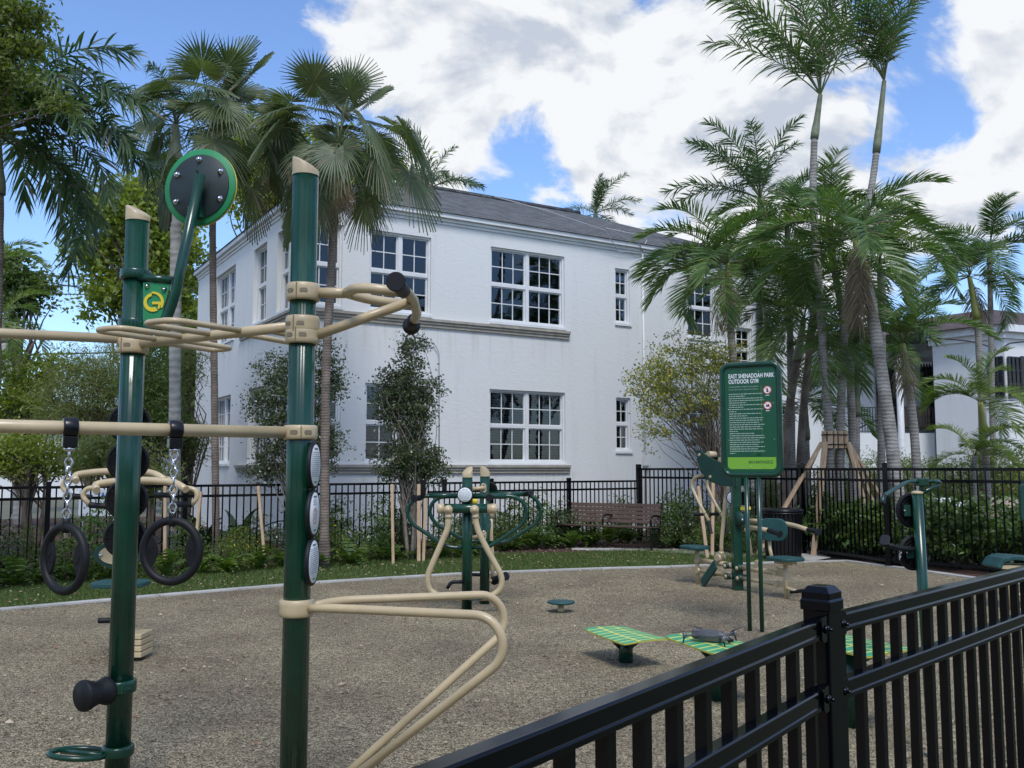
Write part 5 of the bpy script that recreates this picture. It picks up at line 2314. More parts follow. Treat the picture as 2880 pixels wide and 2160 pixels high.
post(em, Vector((W(2222, 1100, 10.5).x, 10.5, 0)), 1.42, cap=False)
mb = MB()
p = cE(2221, 1086, -.1)
mb.prism(roundrect(.22, .42, .05, 5), p, (1, 0, 0), Z3, .05)
part(mb, 'backrest', GREEN2, em, bevel=.01)
mb = MB()
prof = [cE(2140, 1224), cE(2150, 1208), cE(2170, 1202), cE(2225, 1206), cE(2300, 1212)]
for i in range(len(prof) - 1):
    mb.beam(prof[i], prof[i + 1] + (prof[i + 1] - prof[i]).normalized() * .01, .36, .045)
part(mb, 'seat', TEAL, em, bevel=.008)
mb = MB()
mb.beam(cE(2150, 1222), cE(2300, 1226), .3, .04)
part(mb, 'seat_tray', BEIGE, em)
for (u, dy) in ((2180, -.1), (2270, .1)):
    t_ = cE(u, 1226, dy)
    bar(em, [(t_.x, t_.y, t_.z), (t_.x, t_.y, 0)], .03, name='leg')
bar(em, [cE(2180, 1285, -.1), cE(2280, 1285, .1)], .025, name='cross_bar')


# ------------------------------------------------------------------ benches
def bench(c, ang, L, label):
    o = thing('park_bench', label, 'bench', (c.x, c.y, 0), 'slatted park benches')
    o.rotation_euler = (0, 0, ang)
    ORG[o.name] = (0, 0, 0)
    for k in range(5):
        mb = MB()
        mb.box((0, .19 + .02 * k, .515 + .078 * k), (L, .028, .068), Matrix.Rotation(math.radians(-14), 3, 'X'))
        part(mb, 'back_slat', WOOD, o, bevel=.005)
    for k in range(5):
        mb = MB()
        mb.box((0, -.21 + .085 * k, .44 - .008 * k), (L, .074, .032))
        part(mb, 'seat_slat', WOOD, o, bevel=.005)
    for x in (-L / 2 + .015, 0, L / 2 - .015):
        mb = MB()
        if abs(x) > .1:
            mb.tube(fillet([(x, -.22, 0), (x, -.2, .25), (x, -.21, .42)], .05), .028, 8)
            mb.tube(fillet([(x, .26, 0), (x, .17, .3), (x, .2, .5), (x, .31, .88)], .1), .026, 8)
            mb.beam((x, -.25, .41), (x, .2, .39), .045, .04)
            mb.beam((x, -.2, .12), (x, .22, .12), .03, .03)
        mb.tube(fillet([(x, -.22, .42), (x, -.24, .6), (x, -.12, .655), (x, .12, .64), (x, .23, .62)], .07), .022, 8)
        part(mb, 'end_frame', BLACK, o)
    return o


ba, bb = onZ(1212, 1180), onZ(1424, 1190)
bcn = (ba + bb) / 2
bd = (bb - ba)
bench(Vector((bcn.x, bcn.y + .15, 0)), math.atan2(bd.y, bd.x), 2.02, 'brown slatted bench with black frame in front of the low fence')
q = W(2085, 1012, 18.5)
bench(Vector((q.x, 18.5, 0)), math.radians(-8), 1.6, 'brown slatted bench standing behind the clipped hedge')

# ------------------------------------------------------------------ litter bin
tb = onZ(1704, 1215)
tb.y += .3
tbn = thing('litter_bin', 'black slatted metal litter bin against the tall fence', 'litter bin', (tb.x, tb.y, 0))
mb = MB()
mb.lathe([(.24, .03), (.26, .05), (.29, .78), (.0, .78)], (tb.x, tb.y, 0), seg=30)
part(mb, 'liner', mat('bin_liner', (.01, .01, .012), .7), tbn)
mb = MB()
mb.beam((-.0, 0, 0), (0, 0, .84), .045, .012, up=(0, 1, 0))
slat = mb.mesh('slat', BLACK)
for k in range(30):
    a = 2 * math.pi * k / 30
    s_ = link('slat', slat, tbn, (.285 * math.cos(a), .285 * math.sin(a), .02))
    s_.rotation_euler = Matrix.Rotation(a, 3, 'Z').to_4x4().to_euler() if False else (0, 0, a + math.pi / 2)
    R_ = Matrix.Rotation(a + math.pi / 2, 4, 'Z') @ Matrix.Rotation(math.radians(2.6), 4, 'X')
    s_.rotation_euler = R_.to_euler()
for z, R in ((.84, .335), (.06, .30), (.80, .325)):
    mb = MB()
    mb.tube([(tb.x + R * math.cos(t), tb.y + R * math.sin(t), z) for t in np.linspace(0, 6.2832, 41)[:-1]], .016, 8, closed=True)
    part(mb, 'hoop', BLACK, tbn)
mb = MB()
mb.lathe([(.33, .845), (.335, .86), (.30, .875), (.2, .88), (.19, .86)], (tb.x, tb.y, 0), seg=40)
part(mb, 'rim', BLACK, tbn)

# ------------------------------------------------------------------ foliage
L_PALM = leafmat('palm_leaf', (0.037, 0.084, 0.030), (0.159, 0.245, 0.066), .3, .38)
L_PALMY = leafmat('palm_leaf_fresh', (0.051, 0.108, 0.029), (0.216, 0.287, 0.064), .35, .38)
L_DRY = leafmat('palm_leaf_dry', (0.120, 0.085, 0.050), (0.300, 0.240, 0.170), .2, .7)
L_FAN = leafmat('fan_leaf', (0.031, 0.062, 0.029), (0.153, 0.189, 0.081), .28, .4)
L_ROYAL = leafmat('royal_leaf', (0.025, 0.055, 0.028), (0.103, 0.173, 0.068), .3, .38)
L_TREE = leafmat('tree_leaf', (0.10, 0.15, 0.02), (0.36, 0.40, 0.06), .4, .5)
L_SHADE = leafmat('shade_tree_leaf', (0.04, 0.07, 0.012), (0.17, 0.21, 0.04), .4, .5)
L_TREED = leafmat('tree_leaf_dark', (0.032, 0.067, 0.018), (0.166, 0.226, 0.053), .35, .5)
L_OLIVE = leafmat('olive_leaf', (0.08, 0.10, 0.034), (0.28, 0.31, 0.10), .35, .6)
L_HOLLY = leafmat('holly_leaf', (0.021, 0.034, 0.017), (0.108, 0.137, 0.057), .15, .3)
L_HEDGE = leafmat('hedge_leaf', (0.031, 0.071, 0.021), (0.144, 0.230, 0.051), .25, .35)
L_YELLOW = leafmat('yellow_bloom', (0.20, 0.18, 0.03), (0.62, 0.50, 0.06), .35, .6)
L_FERN = leafmat('fern_leaf', (0.025, 0.062, 0.013), (0.138, 0.213, 0.037), .35, .5)
L_GRASS = leafmat('grass_blade', (0.037, 0.069, 0.015), (0.150, 0.213, 0.050), .3, .6)
L_FALLEN = leafmat('fallen_leaf', (0.200, 0.090, 0.040), (0.620, 0.520, 0.380), .1, .8)
L_FLOWER = leafmat('yellow_flower', (0.600, 0.450, 0.020), (0.800, 0.680, 0.050), .3, .6)
L_DARKSTRAP = leafmat('strap_leaf', (0.015, 0.025, 0.018), (0.050, 0.081, 0.044), .15, .3)


def np_mesh(name, verts, faces, mats, rnd=None, mi=None, smooth=False):
    verts = np.asarray(verts, np.float32).reshape(-1, 3)
    me = bpy.data.meshes.new(name)
    faces = np.asarray(faces, np.int32)
    k = faces.shape[1]
    n = faces.shape[0]
    me.vertices.add(len(verts))
    me.vertices.foreach_set('co', verts.ravel())
    me.loops.add(n * k)
    me.loops.foreach_set('vertex_index', faces.ravel())
    me.polygons.add(n)
    me.polygons.foreach_set('loop_start', np.arange(0, n * k, k, dtype=np.int32))
    for m in (mats if isinstance(mats, (list, tuple)) else [mats]):
        me.materials.append(m)
    if mi is not None:
        me.polygons.foreach_set('material_index', np.asarray(mi, np.int32))
    if smooth:
        me.polygons.foreach_set('use_smooth', np.ones(n, bool))
    me.update(calc_edges=True)
    if rnd is not None:
        a = me.attributes.new('rnd', 'FLOAT', 'FACE')
        a.data.foreach_set('value', np.asarray(rnd, np.float32))
    return me


def unit(a):
    return a / np.maximum(np.linalg.norm(a, axis=-1, keepdims=True), 1e-9)


def leaf_quads(c, l, w, bias=None, r=rng, droop=.0):
    """rhombic leaves at centres c"""
    n = len(c)
    d = unit(r.normal(size=(n, 3)) + (0 if bias is None else bias) + np.array([0, 0, -droop]))
    s = unit(np.cross(d, r.normal(size=(n, 3))))
    nn = np.cross(d, s)
    ll = (l * r.uniform(.65, 1.25, n))[:, None]
    ww = (w * r.uniform(.7, 1.2, n))[:, None]
    v = np.stack([c - d * ll * .5, c + s * ww * .5 + nn * ww * .18 - d * ll * .05, c + d * ll * .5, c - s * ww * .5 + nn * ww * .18 - d * ll * .05], 1)
    f = np.arange(n * 4).reshape(n, 4)
    return v.reshape(-1, 3), f


# ---- palm fronds (built so that gravity acts along -Z, stem leaving along +X)
def feather(el0, seed, L=2.0, curve=85, nl=36, llen=.55, lw=.036, lift=.45, droop=.35, plume=0.0, petiole=.16, rad=.014, mats=None, dry=0.0, swept=0):
    r = np.random.default_rng(seed)
    n = 26
    s = np.linspace(0, 1, n)
    el = np.radians(el0 - curve * s ** 1.35)
    pts = np.zeros((n, 3))
    for i in range(1, n):
        e = (el[i] + el[i - 1]) / 2
        pts[i] = pts[i - 1] + np.array([math.cos(e), 0, math.sin(e)]) * L / (n - 1)
    sway = r.normal() * .10 * L
    pts[:, 1] += sway * s ** 2
    V, F, R, MI = [], [], [], []
    o = 0
    for side in (-1, 1):
        for k in range(nl):
            t = petiole + (1 - petiole) * (k + .5 + r.uniform(-.25, .25)) / nl
            t = min(t, .995)
            x = t * (n - 1)
            i = min(int(x), n - 2)
            p = pts[i] + (pts[i + 1] - pts[i]) * (x - i)
            T = unit(pts[i + 1] - pts[i])
            S = unit(np.cross(np.array([0, 0, 1.0]), T)) * side
            Nn = np.cross(T, S) * side
            q = (t - petiole) / (1 - petiole)
            be = math.radians(18 + swept + (48 - swept * .7) * q + r.normal() * 5)
            ll = llen * (.42 + .58 * math.sin(math.pi * min(1, (q * .78 + .16)))) * r.uniform(.88, 1.08)
            lf = lift + r.normal() * (.1 + plume)
            d = unit(S * math.cos(be) + T * math.sin(be) + Nn * lf)
            wv = unit(T - d * np.dot(T, d))
            tw = r.normal() * .35
            wv = unit(wv * math.cos(tw) + np.cross(d, wv) * math.sin(tw))
            dr = droop * r.uniform(.6, 1.4)
            st = [(0, .5), (.33, 1.0), (.68, .75), (1.0, .06)]
            row = []
            for (a, wf) in st:
                c = p + d * ll * a + np.array([0, 0, -1]) * ll * dr * a * a
                row += [c - wv * lw * wf * .5, c + wv * lw * wf * .5]
            V += row
            rv = r.uniform()
            dryleaf = 2 if r.uniform() < dry else 0
            for j in range(3):
                F.append((o + 2 * j, o + 2 * j + 1, o + 2 * j + 3, o + 2 * j + 2))
                R.append(rv)
                MI.append(dryleaf)
            o += 8
    # stem as a three sided tube
    base = len(V)
    for i in range(n):
        T = unit(pts[min(i + 1, n - 1)] - pts[max(i - 1, 0)])
        S = unit(np.cross(np.array([0, 0, 1.0]), T))
        U = np.cross(T, S)
        rr = rad * (1.0 - .85 * s[i])
        V += [pts[i] + S * rr, pts[i] + U * rr * 1.0, pts[i] - S * rr, pts[i] - U * rr * .8]
    for i in range(n - 1):
        for k in range(4):
            k2 = (k + 1) % 4
            F.append((base + 4 * i + k, base + 4 * i + k2, base + 4 * i + 4 + k2, base + 4 * i + 4 + k))
            R.append(.8)
            MI.append(1)
    return np_mesh('frond', V, F, mats, R, MI)


def fan(el0, seed, P=1.0, Rb=.85, bend=25, span=150, nseg=40, droop=.3, mats=None, dry=0.0):
    r = np.random.default_rng(seed)
    V, F, R, MI = [], [], [], []
    n = 12
    pts = [np.zeros(3)]
    for i in range(1, n):
        e = math.radians(el0 - 22 * (i / n) ** 1.5)
        pts.append(pts[-1] + np.array([math.cos(e), 0, math.sin(e)]) * P / (n - 1))
    pts = np.array(pts)
    e = math.radians(el0 - 22 - bend)
    U = np.array([math.cos(e), 0, math.sin(e)])
    Vv = np.array([0, 1.0, 0])
    Nn = np.cross(U, Vv)
    hub = pts[-1]
    tw = r.normal() * .35
    Vv, Nn = Vv * math.cos(tw) + Nn * math.sin(tw), Nn * math.cos(tw) - Vv * math.sin(tw)
    o = 0
    da = 2 * span / nseg
    for k in range(nseg):
        a = math.radians(-span + da * (k + .5) + r.normal() * .8)
        dirv = U * math.cos(a) + Vv * math.sin(a)
        perp = -U * math.sin(a) + Vv * math.cos(a)
        Rk = Rb * (.80 + .20 * math.cos(a * .8)) * r.uniform(.93, 1.05)
        rv = r.uniform() * .6 + .2
        st = [0.03, .25, .46, .72, 1.0]
        hw = math.tan(math.radians(da / 2)) * 1.04
        row = []
        for q in st:
            fold = .045 * Rk * min(q, .6)
            w = hw * Rk * q if q <= .47 else hw * Rk * .46 * (1 - ((q - .46) / .54)) ** .8 * .72
            hang = droop * Rk * (q ** 2.4) * r.uniform(.85, 1.15) + (.35 * droop * Rk * max(0, q - .6) ** 1.4)
            c = hub + dirv * Rk * q * (1 - .08 * q) + Nn * (.10 * Rk * q * q * (1 if abs(a) > 1 else .4)) + np.array([0, 0, -hang])
            row += [c - perp * w, c + Nn * fold, c + perp * w]
        V += row
        isdry = 2 if r.uniform() < dry else 0
        for j in range(len(st) - 1):
            b = o + 3 * j
            F += [(b, b + 1, b + 4, b + 3), (b + 1, b + 2, b + 5, b + 4)]
            R += [rv, rv + .15]
            MI += [isdry, isdry]
        o += 3 * len(st)
    base = len(V)
    for i in range(n):
        T = unit(pts[min(i + 1, n - 1)] - pts[max(i - 1, 0)])
        S = np.array([0, 1.0, 0])
        Uu = np.cross(T, S)
        rr = .012 * (1 - .5 * i / n)
        V += [pts[i] + S * rr, pts[i] + Uu * rr * .7, pts[i] - S * rr, pts[i] - Uu * rr * .7]
    for i in range(n - 1):
        for k in range(4):
            k2 = (k + 1) % 4
            F.append((base + 4 * i + k, base + 4 * i + k2, base + 4 * i + 4 + k2, base + 4 * i + 4 + k))
            R.append(.7)
            MI.append(1)
    return np_mesh('fan_leaf', V, F, mats, R, MI)


ELS = [84, 66, 48, 30, 10, -15, -45]
LIB = {}


def lib(kind, el):
    j = min(range(len(ELS)), key=lambda i: abs(ELS[i] - el))
    key = (kind, j, random.randrange(3))
    if key not in LIB:
        sd = hash((j * 31 + key[2] * 7 + len(kind) * 101)) % 100000
        e = ELS[j]
        if kind == 'adonidia':
            LIB[key] = feather(e, sd, L=1.9, curve=84, nl=54, llen=.54, lw=.026, lift=.5, droop=.26, mats=[L_PALM, LEAF_PETIOLE, L_DRY], dry=.03)
        elif kind == 'fresh':
            LIB[key] = feather(e, sd, L=1.9, curve=84, nl=54, llen=.52, lw=.026, lift=.55, droop=.24, mats=[L_PALMY, LEAF_PETIOLE, L_DRY], dry=.02)
        elif kind == 'wind':
            LIB[key] = feather(e, sd, L=2.1, curve=38, nl=42, llen=.50, lw=.024, lift=.12, droop=.34, plume=.3, swept=24, mats=[L_PALM, LEAF_PETIOLE, L_DRY], dry=.10)
        elif kind == 'royal':
            LIB[key] = feather(e, sd, L=2.6, curve=95, nl=66, llen=.52, lw=.036, lift=.1, droop=.34, plume=.42, swept=8, rad=.026, mats=[L_ROYAL, LEAF_PETIOLE, L_DRY], dry=.01)
        elif kind == 'dry':
            LIB[key] = feather(e, sd, L=1.7, curve=55, nl=30, llen=.5, lw=.03, lift=-.1, droop=.9, plume=.2, mats=[L_DRY, L_DRY, L_DRY])
        elif kind == 'fandry':
            LIB[key] = fan(e, sd, P=.9, Rb=.6, bend=25, droop=.75, mats=[L_DRY, L_DRY, L_DRY])
        elif kind == 'upright':
            LIB[key] = feather(e, sd, L=2.5, curve=52, nl=60, llen=.50, lw=.032, lift=.15, droop=.22, plume=.35, swept=10, rad=.026, mats=[L_ROYAL, LEAF_PETIOLE, L_DRY], dry=.01)
        elif kind == 'fan':
            LIB[key] = fan(e, sd, P=1.05, Rb=.64, bend=[-8, 0, 15, 30, 40, 30, 20][j], droop=[.03, .08, .15, .25, .35, .4, .4][j], mats=[L_FAN, LEAF_PETIOLE, L_DRY], dry=.02 if j < 5 else .08)
    return LIB[key]


def palm(kind, label, px, d, radii, shaft=None, n=14, els=(84, -20), size=1.0, bark=PBARK, group='palms', dryhang=0, az0=None, seed=0, extra=(), skirt=0, shaftm=SHAFT):
    rr = random.Random(seed + int(d * 10))
    pts = [W(u, v, d) for u, v in px]
    base = Vector((pts[0].x, d, 0))
    pts[0] = base
    name = {'fan': 'fan_palm', 'royal': 'royal_palm', 'upright': 'royal_palm'}.get(kind, 'feather_palm')
    o = thing(name, label, 'palm tree', tuple(base), group)
    # smooth trunk
    cp = []
    P = [pts[0]] + pts + [pts[-1]]
    for i in range(1, len(P) - 2):
        for k in range(8):
            t = k / 8
            a, b, c, e = P[i - 1], P[i], P[i + 1], P[i + 2]
            cp.append(.5 * ((2 * b) + (c - a) * t + (2 * a - 5 * b + 4 * c - e) * t * t + (-a + 3 * b - 3 * c + e) * t ** 3))
    cp.append(pts[-1])
    m = len(cp)
    rads = [radii[0] * 1.25 if i < 2 else radii[0] + (radii[1] - radii[0]) * i / (m - 1) for i in range(m)]
    rads = [q * (1 + .035 * math.sin(i * 2.3)) for i, q in enumerate(rads)]
    mb = MB()
    mb.tube(cp, rads, 12)
    part(mb, 'trunk', bark, o)
    crown = pts[-1]
    if shaft:
        top = W(shaft[0], shaft[1], d)
        mb = MB()
        k = 8
        pp = [crown.lerp(top, i / k) for i in range(k + 1)]
        mb.tube(pp, [radii[1] * (1.25 - .55 * (i / k) + (.12 if i in (1, 2) else 0)) for i in range(k + 1)], 12)
        part(mb, 'crownshaft', shaftm, o)
        crown = top
    axis = (crown - pts[-2]).normalized()
    el_list = [els[0] + (els[1] - els[0]) * (i / max(1, n - 1)) ** .9 for i in range(n)]
    for i, el in enumerate(el_list):
        az = (az0 if az0 is not None else rr.uniform(0, 6.28)) + i * 2.39996 + rr.uniform(-.25, .25)
        sc = size * rr.uniform(.88, 1.1) * (.8 if el > 75 else 1)
        f = link('frond' if kind != 'fan' else 'fan_leaf', lib(kind, el + rr.uniform(-6, 6)), o, crown - base)
        f.rotation_euler = (0, rr.uniform(-.1, .1), az)
        f.scale = (sc, sc, sc)
    for i in range(dryhang):
        az = rr.uniform(0, 6.28)
        f = link('dry_frond', lib('fandry' if kind == 'fan' else 'dry', -45), o, crown - base - Vector((0, 0, .06 * i)))
        f.rotation_euler = (0, rr.uniform(.1, .5), az)
        f.scale = (size * rr.uniform(.5, .75),) * 3
    for (az, el, sc) in extra:
        f = link('frond' if kind != 'fan' else 'fan_leaf', lib(kind, el), o, crown - base)
        f.rotation_euler = (rr.uniform(-.1, .1), 0, math.radians(az))
        f.scale = (sc * size,) * 3
    return o


# right hand group
GR = 'palms behind the tall fence'
palm('wind', 'very tall slim palm with straight trunk tied into the timber braces', [(1793, 1160), (1791, 950), (1770, 640), (1757, 430), (1759, 300)], 17.2, (.085, .062), (1772, 205), 13, (88, 62), 1.3, group=GR, seed=1, shaftm=SHAFTG, extra=((180, 66, 1.1), (0, 66, 1.0), (170, 56, .9)))
palm('wind', 'very tall slim palm whose grey trunk bends right, tied into the timber braces', [(1814, 1160), (1816, 900), (1832, 640), (1878, 430), (1893, 330)], 17.4, (.085, .06), (1910, 175), 13, (88, 64), 1.25, group=GR, seed=2, shaftm=SHAFTG, extra=((160, 60, 1.1), (200, 66, 1)))
palm('adonidia', 'palm with thick leaning grey trunk and hanging dry leaves', [(1953, 1150), (1925, 950), (1885, 680), (1870, 610)], 15.6, (.12, .085), (1848, 515), 15, (84, -8), 1.0, group=GR, dryhang=6, seed=3, extra=((185, 30, 1.1), (160, 10, 1.0), (20, 48, .9)))
palm('adonidia', 'palm with straight trunk and yellow green crownshaft beside the white house', [(1988, 1150), (1976, 950), (1962, 830)], 16.6, (.085, .07), (1949, 742), 11, (84, 28), .78, group=GR, dryhang=3, seed=4)
palm('adonidia', 'palm with yellow crownshaft in front of the brown roof', [(2128, 1100), (2120, 850), (2111, 690)], 24, (.11, .08), (2094, 598), 14, (80, -15), 1.1, group=GR, dryhang=3, seed=5)
palm('adonidia', 'thin pale trunked palm in front of the brown roof', [(2146, 1100), (2142, 800), (2138, 570)], 24.6, (.08, .065), (2139, 530), 13, (80, -15), 1.05, group=GR, seed=6, shaftm=SHAFTG)
palm('fresh', 'short young palm with bright arching fronds in front of the house', [(2134, 1080), (2126, 935)], 20, (.09, .07), (2117, 868), 12, (80, 5), .8, group=GR, seed=7)
palm('fresh', 'stemless palm clump at the foot of the young palm', [(2105, 1040), (2105, 985)], 19.4, (.06, .05), None, 10, (75, 15), .62, group=GR, seed=8)
palm('adonidia', 'palm with fronds sweeping across the wall of the apartment house', [(1602, 1150), (1592, 950), (1583, 770), (1573, 650)], 17.6, (.09, .07), (1572, 570), 17, (84, -20), .95, group=GR, dryhang=3, seed=9, extra=((180, 30, 1.05), (170, 10, 1.0), (190, 48, 1.1), (150, 20, 1.0)))
palm('upright', 'tall feathery palm rising behind the other palms', [(1665, 1100), (1655, 700), (1645, 500)], 25, (.16, .12), (1643, 430), 15, (86, 12), 1.05, group=GR, seed=10, bark=PBARKR, shaftm=SHAFTG)
palm('adonidia', 'shaded palm with dark leaning trunk behind the notice sign', [(1690, 1150), (1700, 930), (1722, 780)], 18.4, (.10, .075), (1736, 690), 14, (80, -25), 1.05, group=GR, seed=11, bark=PBARKB, shaftm=SHAFTG)
palm('adonidia', 'shaded palm with forked dark trunk beside the braced palms', [(1722, 1150), (1732, 930), (1750, 740)], 18.9, (.09, .07), (1765, 600), 16, (80, -25), 1.15, group=GR, dryhang=3, seed=12, bark=PBARKB, shaftm=SHAFTG)
palm('fresh', 'bright green palm crown above the thick leaning trunk', [(1845, 1150), (1835, 800), (1800, 570)], 20, (.09, .07), (1790, 480), 14, (84, 5), 1.05, group=GR, seed=13, shaftm=SHAFTG)
palm('adonidia', 'low shaded palm filling the gap between braced trunks', [(1850, 1150), (1850, 900)], 20.5, (.09, .07), (1852, 790), 11, (75, 5), .8, group=GR, seed=14, shaftm=SHAFTG)
palm('adonidia', 'dark low palm between the notice sign and the braces', [(1745, 1150), (1742, 950)], 21.5, (.09, .07), (1740, 870), 12, (75, -20), 1.0, group=GR, seed=15, shaftm=SHAFTG)
palm('adonidia', 'palm crown filling the gap behind the straight tall trunk', [(1712, 1150), (1708, 800), (1702, 560)], 20.5, (.09, .07), (1700, 480), 15, (84, -20), 1.05, group=GR, seed=26, shaftm=SHAFTG)
palm('adonidia', 'palm crown filling the gap right of the thick leaning trunk', [(1900, 1150), (1905, 850), (1905, 650)], 18.6, (.08, .07), (1900, 570), 13, (84, 15), .9, group=GR, seed=27, shaftm=SHAFTG)
palm('fresh', 'bright palm crown low behind the sweeping fronds by the apartment house', [(1640, 1150), (1640, 800), (1640, 690)], 21, (.09, .07), (1642, 610), 14, (84, -20), 1.0, group=GR, seed=28, shaftm=SHAFTG)
# beyond the roof
palm('upright', 'palm crown showing above the grey shingle roof', [(1290, 1000), (1288, 500)], 44, (.2, .15), (1286, 462), 12, (84, 0), 1.0, group='far palms', seed=17, bark=PBARKR, shaftm=SHAFTG)
palm('upright', 'palm crown showing between the fan palms and roof end', [(930, 1000), (930, 450)], 33, (.2, .15), (932, 405), 12, (80, -5), .95, group='far palms', seed=18, bark=PBARKR, shaftm=SHAFTG)
# left
palm('royal', 'large dark feathery palm reaching in from the left edge', [(-30, 1200), (-12, 700), (-6, 420)], 12.6, (.10, .085), (-8, 290), 19, (80, -20), .86, group='left palms', seed=19, bark=PBARKB, shaftm=SHAFTG, extra=((0, 45, 1.1), (-15, 20, 1.1), (5, 5, 1.0), (20, 30, 1.05), (-30, 50, 1.1), (-5, 66, 1.15), (10, -10, .9)))
palm('royal', 'royal palm with thick pale trunk behind the fan palms', [(379, 1150), (378, 800), (380, 520), (379, 360)], 17.4, (.112, .10), (379, 270), 14, (84, -5), .66, group='left palms', seed=20, bark=PBARKR, shaftm=SHAFTG)
palm('fresh', 'small palm with thin curved trunk at the left edge', [(42, 1150), (22, 860), (10, 740)], 25, (.12, .08), (4, 690), 12, (75, -30), .85, group='left palms', seed=21, bark=PBARKR, shaftm=SHAFTG)
palm('fresh', 'tiny palm crown at the left edge below the large palm', [(-22, 1150), (-20, 620)], 22, (.12, .08), (-18, 570), 11, (75, -10), .7, group='left palms', seed=22, bark=PBARKR, shaftm=SHAFTG)
# fan palms
palm('fan', 'tall fan palm with slim brown trunk behind the green target disc', [(469, 1150), (464, 900), (460, 600), (459, 380)], 15.3, (.062, .055), (460, 285), 29, (88, -42), 1.05, group='fan palms by the apartment house', dryhang=4, seed=23, bark=PBARKB, extra=((75, 84, 1.2), (-80, 30, 1.0), (-60, 66, 1.0)))
palm('fan', 'tall fan palm with shaggy trunk in front of the apartment house', [(702, 1150), (704, 820), (714, 620), (723, 450), (731, 380)], 14.8, (.075, .065), (733, 312), 29, (88, -46), .98, group='fan palms by the apartment house', dryhang=7, seed=24, bark=PBARKB, extra=((80, 84, 1.15), (-20, 10, 1.2), (0, -15, 1.25), (190, 40, 1.0), (-80, -15, 1)))
palm('fan', 'lower fan palm mostly hidden behind the taller green post', [(655, 1150), (650, 760), (640, 480), (615, 330)], 16.2, (.06, .055), (604, 300), 19, (55, -46), 1.0, group='fan palms by the apartment house', dryhang=4, seed=25, bark=PBARKB)


# ------------------------------------------------------------------ broadleaf trees and shrubs
def blob_points(blobs, n, r, shell=2.2):
    vol = np.array([b[1][0] * b[1][1] * b[1][2] for b in blobs])
    idx = r.choice(len(blobs), n, p=vol / vol.sum())
    d = unit(r.normal(size=(n, 3)))
    rad = r.uniform(0, 1, n) ** (1 / shell)
    C = np.array([list(b[0]) for b in blobs])[idx]
    S = np.array([list(b[1]) for b in blobs])[idx]
    return C + d * rad[:, None] * S


def crown_mesh(name, blobs, ncl, per, leaf, cl, mats, seed, org, droop=.2, shell=2.2, flower=0.0, flat=.6):
    r = np.random.default_rng(seed)
    C = blob_points(blobs, ncl, r, shell)
    cl_r = cl * r.uniform(.6, 1.3, ncl)
    idx = np.repeat(np.arange(ncl), per)
    off = r.normal(size=(ncl * per, 3)) * .5
    off[:, 2] *= flat
    c = C[idx] + off * cl_r[idx][:, None]
    c[:, 2] = np.maximum(c[:, 2], .03)
    v, f = leaf_quads(c, leaf[0], leaf[1], bias=unit(off) * .7, r=r, droop=droop)
    shade = r.uniform(0, .55, ncl)[idx] + r.uniform(0, .45, len(idx))
    mi = (r.uniform(size=len(idx)) < flower).astype(np.int32) if flower else None
    return np_mesh(name, v - np.array(org), f, mats, shade, mi), C


def tree(name, label, cat, base, fork, blobs, ncl, per, leaf, cl, mats, seed, bark=BARK, tr=(.12, .06), group=None, stems=1, limbs=26, droop=.2, shell=2.2, flower=0.0, partname='crown', flat=.6, lr=.022):
    base = Vector(base)
    rr = random.Random(seed)
    o = thing(name, label, cat, tuple(base), group)
    me, C = crown_mesh(partname, blobs, ncl, per, leaf, cl, mats, seed, tuple(base), droop, shell, flower, flat)
    link(partname, me, o)
    mb = MB()
    fork = Vector(fork)
    starts = []
    for k in range(stems):
        a = 6.28 * k / stems + rr.uniform(0, 1)
        b0 = base + Vector((math.cos(a), math.sin(a), 0)) * (.05 * (stems > 1))
        f0 = fork + Vector((math.cos(a), math.sin(a), 0)) * (.16 * (stems > 1))
        mid = b0.lerp(f0, .5) + Vector((rr.uniform(-1, 1), rr.uniform(-1, 1), 0)) * .05 * (f0 - b0).length
        pp = [b0.lerp(mid, t) for t in (0, .35, .7)] + [mid.lerp(f0, t) for t in (0, .4, .8, 1)]
        mb.tube(pp, [tr[0] + (tr[1] - tr[0]) * i / 6 for i in range(7)], 8)
        starts.append((f0, pp))
    for k in range(limbs):
        c = Vector(C[rr.randrange(len(C))])
        f0, pp = rr.choice(starts)
        q = rr.choice(pp[3:])
        s = q if c.z > q.z else pp[3]
        v = c - s
        m1 = s + v * .35 + Vector((rr.uniform(-.12, .12), rr.uniform(-.12, .12), .12)) * v.length
        m2 = s + v * .7 + Vector((rr.uniform(-.1, .1), rr.uniform(-.1, .1), .06)) * v.length
        mb.tube([s, m1, m2, c], [lr * 1.4, lr, lr * .6, lr * .25], 5, cap=False)
    part(mb, 'trunk', bark, o)
    return o


def B(u, v, d, ru, rv, rd=None):
    k = d / 2000
    return (W(u, v, d), (ru * k, rd if rd else (ru + rv) * .5 * k, rv * k))


def G0(u, d):
    p = W(u, 1012, d)
    return Vector((p.x, d, 0))


# tree overhanging the top left corner
tree('shade_tree', 'small leaved tree overhanging the top left corner beside the large palm', 'tree', (-6.6, 9.6, 0), W(-330, 420, 9.6),
     [B(-60, 60, 9.2, 150, 80), B(10, 120, 9.0, 75, 75), B(-80, 200, 9.2, 110, 90), B(95, 190, 9.0, 45, 28), B(120, 225, 9.0, 40, 18), B(60, 40, 9.1, 50, 60)],
     230, 62, (.062, .034), .17, L_SHADE, 31, tr=(.16, .09), limbs=40, droop=.5)
